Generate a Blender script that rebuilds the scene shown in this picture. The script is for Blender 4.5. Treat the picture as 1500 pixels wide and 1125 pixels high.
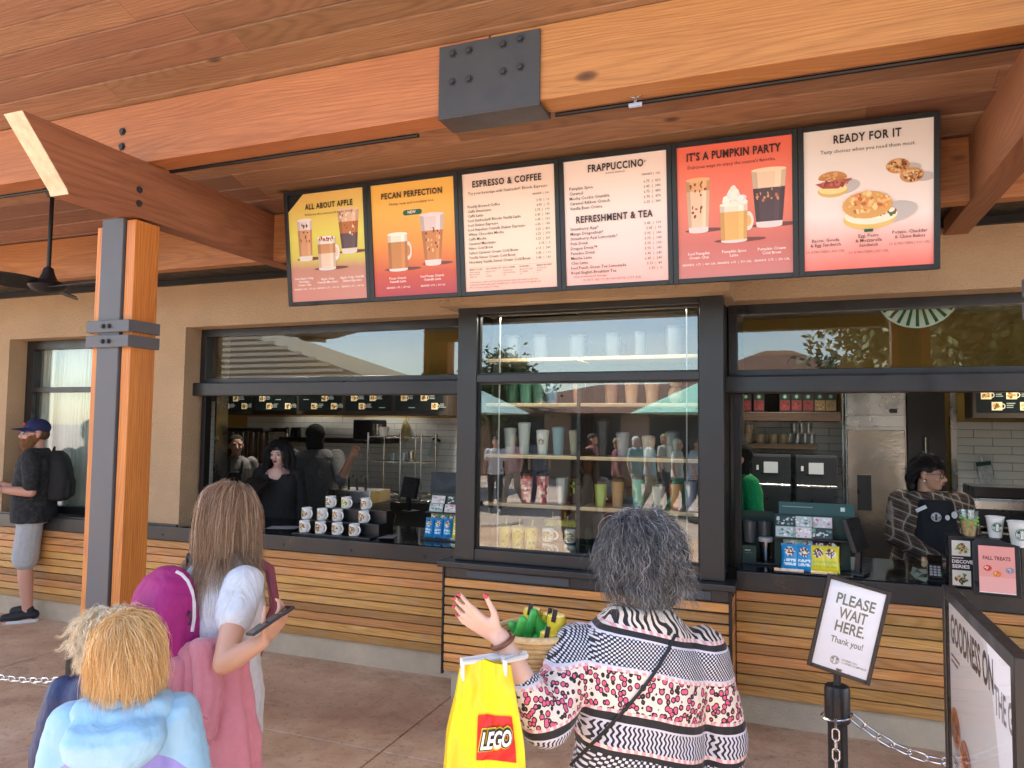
import bpy, bmesh, math, random
import numpy as np
from mathutils import Vector, Matrix, Quaternion, Euler, noise as mnoise
from math import radians, sin, cos, pi
random.seed(7); RNG = np.random.default_rng(7)
for o in list(bpy.data.objects): bpy.data.objects.remove(o)
SC = bpy.context.scene; COL = SC.collection

# ---------------------------------------------------------------- camera
H = 1.80; F = 1067.6
YAW, PITCH, ROLL = radians(20.880), radians(3.360), radians(0.673)
_f = Vector((-sin(YAW)*cos(PITCH), cos(YAW)*cos(PITCH), sin(PITCH)))
_r0 = Vector((cos(YAW), sin(YAW), 0)); _u0 = _r0.cross(_f)
_r = _r0*cos(ROLL) + _u0*sin(ROLL); _u = _u0*cos(ROLL) - _r0*sin(ROLL)
CAMP = Vector((0, 0, H))
cd = bpy.data.cameras.new('Camera'); cam = bpy.data.objects.new('Camera', cd); COL.objects.link(cam)
cd.sensor_width = 36; cd.lens = F/1500*36; cd.clip_end = 2000; cd.clip_start = .05
cam.matrix_world = Matrix(((_r.x, _u.x, -_f.x, 0), (_r.y, _u.y, -_f.y, 0), (_r.z, _u.z, -_f.z, H), (0, 0, 0, 1)))
SC.camera = cam
# a photo pixel (1500 x 1125) gives a direction; the surface it lies on gives the distance
def ray(x, y): return _f + _r*((x-750)/F) - _u*((y-562.5)/F)
def onY(x, y, Y): d = ray(x, y); return CAMP + d*(Y/d.y)
def onX(x, y, X): d = ray(x, y); return CAMP + d*(X/d.x)
def onZ(x, y, Z=0): d = ray(x, y); return CAMP + d*((Z-H)/d.z)
def px(P):
    q = Vector(P)-CAMP; c = q.dot(_f); return (750+F*q.dot(_r)/c, 562.5-F*q.dot(_u)/c, c)

# ---------------------------------------------------------------- sky, sun, exposure
SUN_EL = radians(52); SUN_AZ = radians(-92)      # azimuth from +Y towards +X: the sun stands off to the left, along the front of the building
W = bpy.data.worlds.new('World'); SC.world = W; W.use_nodes = True
wn = W.node_tree; wn.nodes.clear()
def wnode(t): return wn.nodes.new(t)
sky = wnode('ShaderNodeTexSky'); sky.sky_type = 'NISHITA'; sky.sun_disc = False
sky.sun_elevation = SUN_EL; sky.sun_rotation = SUN_AZ; sky.air_density = 1.0; sky.dust_density = .5; sky.ozone_density = 1.0
bg = wnode('ShaderNodeBackground'); bg.inputs[1].default_value = 0.15
tc = wnode('ShaderNodeTexCoord'); mp = wnode('ShaderNodeMapping'); mp.inputs['Scale'].default_value = (1, 1, 2.6)
nz = wnode('ShaderNodeTexNoise'); nz.inputs['Scale'].default_value = 2.6; nz.inputs['Detail'].default_value = 9; nz.inputs['Roughness'].default_value = .58
rp = wnode('ShaderNodeValToRGB'); rp.color_ramp.elements[0].position = .49; rp.color_ramp.elements[1].position = .72
mx = wnode('ShaderNodeMix'); mx.data_type = 'RGBA'
wo = wnode('ShaderNodeOutputWorld')
wn.links.new(tc.outputs['Generated'], mp.inputs[0]); wn.links.new(mp.outputs[0], nz.inputs['Vector'])
wn.links.new(nz.outputs['Fac'], rp.inputs[0]); wn.links.new(rp.outputs[0], mx.inputs[0])
wn.links.new(sky.outputs[0], mx.inputs[6]); mx.inputs[7].default_value = (5.2, 5.4, 5.8, 1)      # white cloud over the blue
wn.links.new(mx.outputs[2], bg.inputs[0]); wn.links.new(bg.outputs[0], wo.inputs[0])
sl = bpy.data.lights.new('Sun', 'SUN'); sl.energy = 4.6; sl.angle = radians(.6); sl.color = (1, .95, .88)
sun = bpy.data.objects.new('Sun', sl); COL.objects.link(sun)
_sd = Vector((sin(SUN_AZ)*cos(SUN_EL), cos(SUN_AZ)*cos(SUN_EL), sin(SUN_EL)))
sun.rotation_euler = (-_sd).to_track_quat('-Z', 'Y').to_euler(); sun.location = _sd*30
vs = SC.view_settings; vs.view_transform = 'Standard'; vs.look = 'None'; vs.gamma = 1; vs.use_curve_mapping = False
vs.exposure = 1.92
SC.cycles.max_bounces = 10; SC.cycles.diffuse_bounces = 5; SC.cycles.transparent_max_bounces = 16
SC.render.resolution_x = 1024; SC.render.resolution_y = 768

# ---------------------------------------------------------------- materials
MATS = {}
class NT:
    def __init__(s, m): s.t = m.node_tree; s.n = s.t.nodes; s.l = s.t.links
    def new(s, typ, **kw):
        n = s.n.new('ShaderNode'+typ)
        for k, v in kw.items():
            if k.startswith('_'): setattr(n, k[1:], v)
            else:
                key = int(k[1:]) if k[0] == 'i' and k[1:].isdigit() else k.replace('__', ' ')
                if hasattr(v, 'is_output'): s.l.new(v, n.inputs[key])
                else: n.inputs[key].default_value = v
        return n
    def math(s, op, a, b=0., c=None):
        kw = dict(i0=a, i1=b)
        if c is not None: kw['i2'] = c
        return s.new('Math', _operation=op, **kw).outputs[0]
    def mix(s, f, a, b, mode='MIX'):
        n = s.new('Mix', _data_type='RGBA', _blend_type=mode, i0=f)
        for i, v in ((6, a), (7, b)):
            if hasattr(v, 'is_output'): s.l.new(v, n.inputs[i])
            else: n.inputs[i].default_value = c4(v)
        return n.outputs[2]
    def ramp(s, f, stops, interp='LINEAR'):
        n = s.new('ValToRGB', Fac=f); r = n.color_ramp; r.interpolation = interp
        while len(r.elements) < len(stops): r.elements.new(.5)
        for e, (p, c) in zip(r.elements, stops): e.position = p; e.color = c4(c)
        return n.outputs[0]
    def obj(s): return s.new('TexCoord').outputs['Object']
    def mapv(s, v, scale=(1, 1, 1), loc=(0, 0, 0), rot=(0, 0, 0)):
        return s.new('Mapping', i0=v, Location=loc, Scale=scale, Rotation=rot).outputs[0]
    def noise(s, v, scale=5., detail=3., rough=.55, dist=0.):
        return s.new('TexNoise', Vector=v, Scale=scale, Detail=detail, Roughness=rough, Distortion=dist).outputs[0]
def c4(c):
    if isinstance(c, (int, float)): c = (c, c, c)
    return (*c, 1) if len(c) == 3 else tuple(c)
def srgb(r, g, b):      # 0..255 colour as seen on the thing
    f = lambda v: (v/255/12.92 if v/255 <= .04045 else ((v/255+.055)/1.055)**2.4)
    return (f(r), f(g), f(b))
def newmat(name):
    m = bpy.data.materials.new(name); m.use_nodes = True; MATS[name] = m
    return m, NT(m), m.node_tree.nodes['Principled BSDF']
def M(name, col=(.5, .5, .5), rough=.5, metal=0., var=0., vs=6., bump=0., bs=60., spec=.5, emit=0., coat=0., sheen=0., trans=0., alpha=1., bstretch=(1, 1, 1)):
    if name in MATS: return MATS[name]
    m, t, b = newmat(name)
    b.inputs['Base Color'].default_value = c4(col); b.inputs['Roughness'].default_value = rough; b.inputs['Metallic'].default_value = metal
    b.inputs['Specular IOR Level'].default_value = spec; b.inputs['Coat Weight'].default_value = coat; b.inputs['Sheen Weight'].default_value = sheen
    b.inputs['Transmission Weight'].default_value = trans
    if emit: b.inputs['Emission Color'].default_value = c4(col); b.inputs['Emission Strength'].default_value = emit
    if var or bump:
        v = t.obj()
        if var:
            n = t.noise(v, vs, 5, .6)
            k = t.new('MapRange', Value=n, i1=.3, i2=.7, i3=1-var, i4=1+var).outputs[0]
            t.l.new(t.mix(1., col, t.new('CombineXYZ', X=k, Y=k, Z=k).outputs[0], 'MULTIPLY'), b.inputs['Base Color'])
            t.l.new(t.new('MapRange', Value=n, i1=.3, i2=.7, i3=max(.03, rough-.12), i4=min(1, rough+.1)).outputs[0], b.inputs['Roughness'])
        if bump:
            n2 = t.noise(t.mapv(v, bstretch) if bstretch != (1, 1, 1) else v, bs, 4, .6)
            t.l.new(t.new('Bump', Strength=bump, Distance=.02, Height=n2).outputs[0], b.inputs['Normal'])
    return m
def wood(name, dark, light, axis=0, freq=9., rough=.5, knots=True, spread=.35, weather=0.):
    """stained softwood; grain runs along the object axis, every board shifted by its own random number"""
    if name in MATS: return MATS[name]
    m, t, b = newmat(name)
    rnd = t.new('ObjectInfo').outputs['Random']
    off = t.new('CombineXYZ', X=t.math('MULTIPLY', rnd, 37.), Y=t.math('MULTIPLY', rnd, 91.), Z=t.math('MULTIPLY', rnd, 53.)).outputs[0]
    v = t.new('VectorMath', _operation='ADD', i0=t.obj(), i1=off).outputs[0]
    st = [1., 1., 1.]; st[axis] = .13
    lo = t.mapv(v, tuple(st))
    warp = t.noise(lo, 2.6, 2, .5)
    cross = t.new('SeparateXYZ', Vector=v).outputs
    oth = [i for i in (0, 1, 2) if i != axis]
    c = t.math('ADD', cross[oth[0]], cross[oth[1]])
    rings = t.math('SINE', t.math('MULTIPLY', t.math('ADD', c, t.math('MULTIPLY', warp, .8)), freq*48))
    st2 = [1., 1., 1.]; st2[axis] = .025
    fine = t.noise(t.mapv(v, tuple(st2)), 190, 3, .6)
    patch = t.noise(lo, 5, 3, .6)
    ringp = t.math('POWER', t.math('MULTIPLY_ADD', rings, .5, .5), 2.2)
    g = t.math('SUBTRACT', t.math('ADD', t.math('MULTIPLY', fine, .8), t.math('MULTIPLY', patch, .62)), t.math('MULTIPLY', ringp, t.math('MULTIPLY', patch, .30)))
    col = t.ramp(g, [(.28, dark), (.62, tuple((a+c_)/2 for a, c_ in zip(dark, light))), (.95, light)])
    if knots:
        k3 = [1., 1., 1.]; k3[axis] = .45
        vor = t.new('TexVoronoi', Vector=t.mapv(v, tuple(k3)), Scale=2.1, Randomness=1.)
        kk = t.ramp(vor.outputs['Distance'], [(.0, (1, 1, 1)), (.035, (.75, .75, .75)), (.06, (0, 0, 0))])
        col = t.mix(kk, col, tuple(x*.28 for x in dark))
    if weather:
        w = t.ramp(t.noise(v, 7, 5, .7), [(.5, (0, 0, 0)), (.72, (weather,)*3)])
        col = t.mix(w, col, (.42, .36, .29))
    hs = t.new('HueSaturation', Color=col, Value=t.new('MapRange', Value=rnd, i3=1-spread, i4=1+spread*.7).outputs[0],
               Hue=t.new('MapRange', Value=t.math('FRACT', t.math('MULTIPLY', rnd, 7.3)), i3=.488, i4=.508).outputs[0])
    t.l.new(hs.outputs[0], b.inputs['Base Color'])
    t.l.new(t.new('MapRange', Value=fine, i3=rough-.1, i4=rough+.15).outputs[0], b.inputs['Roughness'])
    t.l.new(t.new('Bump', Strength=.35, Distance=.004, Height=g).outputs[0], b.inputs['Normal'])
    return m
def attrmat(name, rough=.5, emit=0., spec=.5, bump=0., bs=200., metal=0., aniso=0.):
    """colour printed or dyed on the piece itself, stored per face corner"""
    if name in MATS: return MATS[name]
    m, t, b = newmat(name)
    a = t.new('VertexColor', _layer_name='Col').outputs[0]
    t.l.new(a, b.inputs['Base Color']); b.inputs['Roughness'].default_value = rough; b.inputs['Specular IOR Level'].default_value = spec
    b.inputs['Metallic'].default_value = metal
    if emit: t.l.new(a, b.inputs['Emission Color']); b.inputs['Emission Strength'].default_value = emit
    if bump: t.l.new(t.new('Bump', Strength=bump, Distance=.01, Height=t.noise(t.obj(), bs, 4)).outputs[0], b.inputs['Normal'])
    return m
def glassmat(name, base=.03, tint=(1, 1, 1), mult=1.):
    if name in MATS: return MATS[name]
    m, t, b = newmat(name); t.n.remove(b)
    ior = t.new('MapRange', Value=t.new('NewGeometry').outputs['Backfacing'], i3=1.5, i4=1/1.5).outputs[0]; fr = t.new('Fresnel', IOR=ior).outputs[0]
    tr = t.new('BsdfTransparent', Color=c4(tint)).outputs[0]; gl = t.new('BsdfGlossy', Roughness=.0, Color=(1, 1, 1, 1)).outputs[0]
    k = t.math('MINIMUM', t.math('ADD', t.math('MULTIPLY', fr, mult), base), 1.)
    ms = t.new('MixShader', i0=k, i1=tr, i2=gl)
    t.l.new(ms.outputs[0], t.n['Material Output'].inputs[0])
    return m

# ---------------------------------------------------------------- objects
def link(o): COL.objects.link(o); return o
def tag(o, label=None, cat=None, group=None, kind=None):
    for k, v in (('label', label), ('category', cat), ('group', group), ('kind', kind)):
        if v: o[k] = v
    return o
def thing(name, label, cat, loc=(0, 0, 0), rz=0., group=None, rot=None):
    o = link(bpy.data.objects.new(name, None)); o.location = loc; o.rotation_euler = rot if rot else (0, 0, rz); o.empty_display_size = .1
    return tag(o, label, cat, group)
def ob(name, me, parent=None, mat=None, loc=None, rot=None):
    o = link(bpy.data.objects.new(name, me))
    if mat and not me.materials: me.materials.append(mat)
    if parent: o.parent = parent
    if loc is not None: o.location = loc
    if rot is not None: o.rotation_euler = rot
    return o
def kids(o): return [c for c in COL.objects if c.parent == o]
def dup(root, loc=None, rot=None, label=None, parent=None, scale=None, children=None):
    r = root.copy(); COL.objects.link(r); r.parent = parent
    if loc is not None: r.location = loc
    if rot is not None: r.rotation_euler = rot
    if scale is not None: r.scale = scale
    if label: r['label'] = label
    for ch in (children if children is not None else root.children): dup(ch, parent=r)
    return r
class MB:
    """collects shapes, then becomes one mesh"""
    def __init__(s): s.v = []; s.f = []; s.c = []
    def add(s, vs, fs, col=None):
        n = len(s.v); s.v += [tuple(v) for v in vs]; s.f += [tuple(i+n for i in f) for f in fs]; s.c += [col]*len(fs); return s
    def box(s, x0, x1, y0, y1, z0, z1, col=None):
        return s.add([(x0, y0, z0), (x1, y0, z0), (x1, y1, z0), (x0, y1, z0), (x0, y0, z1), (x1, y0, z1), (x1, y1, z1), (x0, y1, z1)],
                     [(0, 3, 2, 1), (4, 5, 6, 7), (0, 1, 5, 4), (1, 2, 6, 5), (2, 3, 7, 6), (3, 0, 4, 7)], col)
    def bar(s, p, q, w, h, col=None, up=(0, 0, 1)):
        p = Vector(p); q = Vector(q); d = (q-p).normalized(); a = d.cross(Vector(up)); a = a.normalized() if a.length > 1e-5 else Vector((1, 0, 0)); b = a.cross(d)
        vs = [e+a*(w/2*i)+b*(h/2*j) for e in (p, q) for i, j in ((-1, -1), (1, -1), (1, 1), (-1, 1))]
        return s.add(vs, [(0, 1, 2, 3), (7, 6, 5, 4), (0, 4, 5, 1), (1, 5, 6, 2), (2, 6, 7, 3), (3, 7, 4, 0)], col)
    def prism(s, poly, off, col=None):
        """polygon of 3D points pushed along the vector off"""
        n = len(poly); off = Vector(off); a = [Vector(p) for p in poly]
        return s.add(a+[p+off for p in a], [tuple(range(n))[::-1], tuple(range(n, 2*n))]+[(i, (i+1) % n, n+(i+1) % n, n+i) for i in range(n)], col)
    def tube(s, path, r, n=8, col=None, cap=True, closed=False):
        P = [Vector(p) for p in path]; m = len(P); R = r if hasattr(r, '__len__') else [r]*m; vs = []; a = None
        for i in range(m):
            d = (P[(i+1) % m]-P[i-1]) if closed else (P[min(i+1, m-1)]-P[max(i-1, 0)])
            d = d.normalized() if d.length > 1e-9 else Vector((0, 0, 1))
            if a is None: a = d.orthogonal().normalized()
            else:
                a = a-d*a.dot(d); a = a.normalized() if a.length > 1e-6 else d.orthogonal().normalized()
            b = d.cross(a); vs += [P[i]+(a*cos(2*pi*k/n)+b*sin(2*pi*k/n))*R[i] for k in range(n)]
        fs = [(i*n+k, i*n+(k+1) % n, ((i+1) % m)*n+(k+1) % n, ((i+1) % m)*n+k) for i in range(m if closed else m-1) for k in range(n)]
        if cap and not closed: fs += [tuple(range(n))[::-1], tuple(range((m-1)*n, m*n))]
        return s.add(vs, fs, col)
    def lathe(s, prof, n=20, c=(0, 0, 0), col=None, sx=1., sy=1.):
        vs = [(c[0]+r*cos(2*pi*k/n)*sx, c[1]+r*sin(2*pi*k/n)*sy, c[2]+z) for r, z in prof for k in range(n)]; m = len(prof)
        fs = [(i*n+k, i*n+(k+1) % n, (i+1)*n+(k+1) % n, (i+1)*n+k) for i in range(m-1) for k in range(n)]
        if prof[0][0] > 1e-6: fs.append(tuple(range(n))[::-1])
        if prof[-1][0] > 1e-6: fs.append(tuple(range((m-1)*n, m*n)))
        return s.add(vs, fs, col)
    def ell(s, c, r, n=16, m=10, col=None, rot=None):
        R = rot if rot is not None else Matrix.Identity(3); r = r if hasattr(r, '__len__') else (r,)*3; c = Vector(c); vs = []
        for i in range(1, m):
            th = pi*i/m; vs += [c+R @ Vector((r[0]*sin(th)*cos(2*pi*k/n), r[1]*sin(th)*sin(2*pi*k/n), r[2]*cos(th))) for k in range(n)]
        vs += [c+R @ Vector((0, 0, r[2])), c+R @ Vector((0, 0, -r[2]))]; t = len(vs)-2
        fs = [(i*n+k, (i+1)*n+k, (i+1)*n+(k+1) % n, i*n+(k+1) % n) for i in range(m-2) for k in range(n)]
        fs += [(t, k, (k+1) % n) for k in range(n)]+[(t+1, (m-2)*n+(k+1) % n, (m-2)*n+k) for k in range(n)]
        return s.add(vs, fs, col)
    def mesh(s, name, mat=None, smooth=False, bevel=0., seg=2, fix=True):
        me = bpy.data.meshes.new(name); me.from_pydata(s.v, [], s.f)
        if any(c is not None for c in s.c):
            at = me.color_attributes.new('Col', 'FLOAT_COLOR', 'CORNER')
            arr = np.ones((len(me.loops), 4), np.float32)
            for p, c in zip(me.polygons, s.c):
                if c is not None: arr[p.loop_start:p.loop_start+p.loop_total] = c4(c)
            at.data.foreach_set('color', arr.ravel())
        if bevel or fix:
            bm = bmesh.new(); bm.from_mesh(me)
            if fix: bmesh.ops.recalc_face_normals(bm, faces=bm.faces)
            if bevel:
                es = [e for e in bm.edges if len(e.link_faces) == 2 and e.calc_face_angle(0) > .5]
                bmesh.ops.bevel(bm, geom=es, offset=bevel, segments=seg, affect='EDGES', profile=.6, clamp_overlap=True)
            bm.to_mesh(me); bm.free()
        if smooth:
            me.polygons.foreach_set('use_smooth', [True]*len(me.polygons))
            if smooth != 'all': me.set_sharp_from_angle(angle=radians(40))
        if mat: me.materials.append(mat)
        me.update(); return me
    def build(s, name, mat=None, parent=None, loc=None, rot=None, **kw):
        return ob(name, s.mesh(name, mat, **kw), parent, None, loc, rot)
def box(name, mat, parent, x0, x1, y0, y1, z0, z1, bevel=.003, **kw):
    """one box, its origin at its own centre"""
    c = Vector(((x0+x1)/2, (y0+y1)/2, (z0+z1)/2)); a, b, d = (x1-x0)/2, (y1-y0)/2, (z1-z0)/2
    o = MB().box(-a, a, -b, b, -d, d).build(name, mat, parent, bevel=bevel, seg=1, **kw); o.location = c; return o
# ---------------------------------------------------------------- lettering and flat print
_TC = {}
def glyphs(s, bold=0., res=2, space=1.):
    k = (s, bold, res, space)
    if k in _TC: return _TC[k]
    cu = bpy.data.curves.new('t', 'FONT'); cu.body = s; cu.size = 1; cu.resolution_u = res; cu.offset = bold; cu.space_character = space; cu.fill_mode = 'FRONT'
    o = bpy.data.objects.new('t', cu); me = o.to_mesh()
    vs = [(v.co.x, v.co.y) for v in me.vertices]; fs = [tuple(p.vertices) for p in me.polygons]
    o.to_mesh_clear(); bpy.data.objects.remove(o); bpy.data.curves.remove(cu)
    _TC[k] = (vs, fs); return _TC[k]
class Print:
    """flat print: coloured polygons in the (u, v) plane of a sheet, later colours lie a hair above earlier ones"""
    def __init__(s, step=.00007): s.m = MB(); s.k = 0; s.step = step
    def poly(s, pts, col, z=None):
        s.k += 1; z = s.step*s.k if z is None else z
        s.m.add([(p[0], p[1], z) for p in pts], [tuple(range(len(pts)))], col); return s
    def rect(s, u0, v0, u1, v1, col): return s.poly([(u0, v0), (u1, v0), (u1, v1), (u0, v1)], col)
    def oval(s, u, v, ru, rv, col, n=22, a0=0., a1=2*pi, rot=0.):
        pts = [(ru*cos(a0+(a1-a0)*i/n), rv*sin(a0+(a1-a0)*i/n)) for i in range(n+(a1-a0 < 6.28))]
        return s.poly([(u+x*cos(rot)-y*sin(rot), v+x*sin(rot)+y*cos(rot)) for x, y in pts], col)
    def blobs(s, u, v, ru, rv, cols, n, r0, r1, rnd):
        for i in range(n):
            a = rnd.uniform(0, 2*pi); q = math.sqrt(rnd.random())
            s.oval(u+ru*q*cos(a), v+rv*q*sin(a), rnd.uniform(r0, r1), rnd.uniform(r0, r1)*.75, rnd.choice(cols), 7, rot=rnd.uniform(0, 3))
        return s
    def text(s, t, u, v, size, col, align='c', bold=.0, res=2, space=1., width=None, slant=0., shear=0.):
        if not t.strip(): return s
        vs, fs = glyphs(t, bold, res, space); x0 = min(p[0] for p in vs); x1 = max(p[0] for p in vs)
        kx = ky = size
        if width: kx = width/(x1-x0)
        ox = {'l': x0, 'c': (x0+x1)/2, 'r': x1}[align]; s.k += 1; z = s.step*s.k
        s.m.add([(u+(p[0]-ox)*kx+shear*p[1]*ky, v+p[1]*ky+slant*(p[0]-ox)*kx, z) for p in vs], fs, col); return s
    def build(s, name, mat, parent, loc=(0, 0, 0), rot=(pi/2, 0, 0)):
        return s.m.build(name, mat, parent, loc, rot, fix=False)
# ================================================================ THE SETTING
YW, YF, YC = 4.814, 4.99, 4.448            # stucco face, window frames, face of the projecting middle bay
m_stucco = M('stucco', (.56, .385, .23), .9, var=.10, vs=1.7, bump=.9, bs=95)
m_plinth = M('plinth_stucco', (.54, .425, .30), .9, var=.16, vs=3., bump=.45, bs=140)
m_frame = M('dark_aluminium', (.017, .0165, .0175), .38, metal=.0, var=.18, vs=5., bump=.04, bs=40, spec=.6)
m_frame2 = M('brown_black_metal', (.020, .0185, .018), .42, var=.15, vs=4., spec=.6)
m_black = M('black_metal', (.008, .008, .009), .45, var=.15, vs=9.)
m_steel = M('grey_painted_steel', (.095, .098, .108), .5, var=.10, vs=7., bump=.03, bs=60)
m_slat = wood('cedar_slat', (.30, .105, .022), (.86, .44, .125), 0, 7., .42, knots=False, spread=.42, weather=.35)
m_slat_y = wood('cedar_slat_return', (.26, .085, .018), (.70, .32, .09), 1, 7., .42, knots=False, spread=.3)
m_plank = wood('ceiling_cedar', (.145, .066, .037), (.35, .188, .104), 0, 6., .5, spread=.24)
m_beam = wood('fir_beam', (.27, .098, .030), (.57, .255, .088), 0, 4.5, .5, spread=.05)
m_beam_y = wood('fir_outrigger', (.17, .066, .032), (.40, .175, .078), 1, 4.5, .55, spread=.1)
m_post = wood('fir_post', (.30, .095, .014), (.74, .31, .055), 2, 5., .42, spread=.14)
m_endgrain = M('sawn_end', (.74, .56, .38), .8, var=.18, vs=22., bump=.3, bs=90)

# concrete ground: one sheet, cast in slabs with saw-cut joints near the building
def concrete():
    m, t, b = newmat('stained_concrete'); v = t.new('NewGeometry').outputs['Position']
    a = t.noise(v, 1.1, 6, .62, .4); c = t.noise(v, 7., 6, .7); d = t.noise(v, 60., 4, .7); e = t.noise(t.mapv(v, (1, 1, 1), (3, 9, 0)), .6, 4, .6)
    col = t.ramp(a, [(.3, (.52, .29, .165)), (.5, (.70, .465, .295)), (.7, (.82, .62, .43))])
    col = t.mix(t.math('MULTIPLY', c, .6), col, t.ramp(c, [(.36, (.35, .185, .105)), (.62, (.78, .57, .40))]))
    col = t.mix(t.ramp(e, [(.5, (0, 0, 0)), (.68, (.45,)*3)]), col, (.36, .16, .085))
    col = t.mix(t.ramp(t.noise(v, 24., 5, .75), [(.56, (0, 0, 0)), (.70, (.8,)*3)]), col, (.13, .08, .06))
    col = t.mix(t.ramp(t.noise(v, 37., 5, .75), [(.62, (0, 0, 0)), (.74, (.5,)*3)]), col, (.58, .46, .38))
    vo = t.new('TexVoronoi', Vector=v, Scale=2.3, Randomness=1.).outputs['Distance']
    col = t.mix(t.ramp(vo, [(.0, (.75,)*3), (.035, (.7,)*3), (.055, (0, 0, 0))]), col, (.10, .065, .05))
    col = t.mix(t.ramp(t.noise(v, 3.1, 6, .7, .8), [(.52, (0, 0, 0)), (.66, (.5,)*3)]), col, (.30, .185, .135))
    t.l.new(col, b.inputs['Base Color'])
    t.l.new(t.new('MapRange', Value=c, i3=.38, i4=.7).outputs[0], b.inputs['Roughness'])
    t.l.new(t.new('Bump', Strength=.35, Distance=.006, Height=t.math('ADD', d, c)).outputs[0], b.inputs['Normal'])
    return m
m_conc = concrete(); m_joint = M('joint_dirt', (.035, .025, .02), .95)
g = MB().add([(-400, -400, -.02), (400, -400, -.02), (400, 400, -.02), (-400, 400, -.02)], [(0, 1, 2, 3)]).build('ground', M('plaza_paving', (.46, .36, .29), .9, var=.2, vs=.8)); tag(g, kind='structure')
# joints run square to the building; the one beside the middle bay meets its corner
def slab(x0, x1, y0, y1):
    s = MB().box(x0+.004, x1-.004, y0+.004, y1-.004, -.06, 0).build('slab', m_conc, g, bevel=.004, seg=1)
jx = [-14, -8.6, -5.4, -2.13, .95, 4.2, 8]; jy = [-3.2, -.4, 2.28, 3.62, 4.86]
for a, b_ in zip(jx, jx[1:]):
    for c, d in zip(jy, jy[1:]): slab(a, b_, c, d)
MB().add([(-14, -3.2, -.012), (8, -3.2, -.012), (8, 4.9, -.012), (-14, 4.9, -.012)], [(0, 1, 2, 3)]).build('joint_filler', m_joint, g)

# ---------------------------------------------------------------- cafe building
cafe = thing('cafe_building', 'tan stucco cafe building with dark framed serving windows and cedar slat skirting', 'building', (-2, YW, 0))
cafe.location = (0, 0, 0)
CT = .93; HD = 2.62                         # countertop, head of the windows
LBX = -4.84; CX0, CX1 = -2.163, -.335; RBX = 1.95
w = MB()
T = .22
w.box(-14, -7.03, YW, YW+T, 0, 3.4); w.box(-5.72, LBX, YW, YW+T, 0, 3.4)
w.box(-7.03, -5.72, YW, YW+T, 2.585, 3.4); w.box(-7.03, -5.72, YW+.002, YW+T, 0, .80)
w.box(LBX, 5, YW, YW+T, HD, 3.4); w.box(RBX, 5, YW, YW+T, 0, HD)
w.box(-2.2, -.32, 4.37, YW-.002, 2.605, 3.3)
w.build('wall', m_stucco, cafe)
w = MB(); w.box(LBX, CX0+.04, YW+.012, YW+T, 0, .8); w.box(CX1-.04, RBX, YW+.012, YW+T, 0, .8); w.box(CX0+.045, CX1-.045, YC+.035, YW+.01, 0, .8)
w.build('plinth', m_plinth, cafe)
w = MB(); w.box(-14, LBX, YW-.004, YW, .0, .176); w.build('plinth', m_plinth, cafe)
# cedar slats, each board its own piece on a black backing
def slats(x0, x1, yf, z0, z1, n, cuts, mat=m_slat, gap=.0065):
    back = MB().box(x0, x1, yf+.022, yf+.03, z0, z1).build('slat_backing', m_black, cafe)
    p = (z1-z0)/n
    for i in range(n):
        xs = [x0]+sorted(random.uniform(a-.5, a+.5) for a in cuts)+[x1]
        for a, b_ in zip(xs, xs[1:]):
            box('slat', mat, back, a+.001, b_-.001, yf+random.uniform(-.002, .002), yf+.021, z0+i*p+gap/2, z0+(i+1)*p-gap/2, bevel=.003)
slats(-13, CX0-.012, YW-.032, .176, .808, 10, (-9.2,))
slats(CX0, CX1-.003, YC, .182, .795, 10, (), gap=.011)
slats(CX1+.012, RBX, YW-.032, .176, .808, 10, ())
back = MB().box(CX1-.02, CX1-.006, YC+.03, YW-.04, .18, .8).build('slat_backing', m_black, cafe)
for i in range(10):
    z = .182+i*.0613; box('slat', m_slat_y, back, CX1-.006, CX1+.008, YC+.03, YW-.034, z+.006, z+.056)
for a, b_ in ((CX0-.014, CX0), (CX1-.003, CX1+.013)): MB().box(a, b_, YC-.005, YC+.021, .165, .86).build('corner_trim', m_black, cafe, bevel=.002)
# counters
m_stone = M('black_stone', (.010, .010, .011), .09, var=.25, vs=30., spec=.6)
for (a, b_) in ((-4.79, CX0-.005), (CX1+.016, RBX)):
    c = box('countertop', m_stone, cafe, a, b_, YW-.02, 5.62, CT-.03, CT, bevel=.004)
for (a, b_) in ((-13, CX0+.03), (CX1+.016, RBX)):
    c = MB().box(a, b_, YW-.05, YW-.021, .812, CT-.004).build('counter_trim', m_steel if 0 else m_frame, cafe, bevel=.004)
    x = a+.6
    while x < b_:
        MB().lathe([(.0, .004), (.009, .003), (.01, 0)], 10).build('screw', m_black, c, (x, YW-.05, .858), (pi/2, 0, 0)); x += .62
MB().box(-13, LBX-.002, YW-.021, YW+.0, .9, CT+.012).build('window_sill', m_frame, cafe)
w = MB().box(CX0+.002, CX1-.004, YC+.004, YC+.03, .797, .862); w.build('skirt_rail', m_steel if 0 else m_frame, cafe, bevel=.003)
w = MB().box(CX0-.04, CX1+.035, YC-.035, 4.62, .866, .905); w.build('window_sill', m_frame, cafe, bevel=.006)
for a, b_ in ((-2.0, -1.3), (-.62, -.44)): MB().box(a, b_, YC-.006, YC+.004, .806, .855).build('cover_plate', M('slate_metal', (.06, .066, .075), .5), cafe, bevel=.003)
# the wall under the counters inside
MB().box(LBX, RBX, YW+T+.002, YW+T+.05, 0, CT-.035).build('counter_back', m_black, cafe)

m_glass = glassmat('window_glass', .02, (.94, .97, .95), 1.0)
m_glass_d = glassmat('display_glass', .045, (.93, .96, .94), 1.15)
m_glass_t = glassmat('transom_glass', .03, (.93, .96, .94), 1.1)
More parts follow.
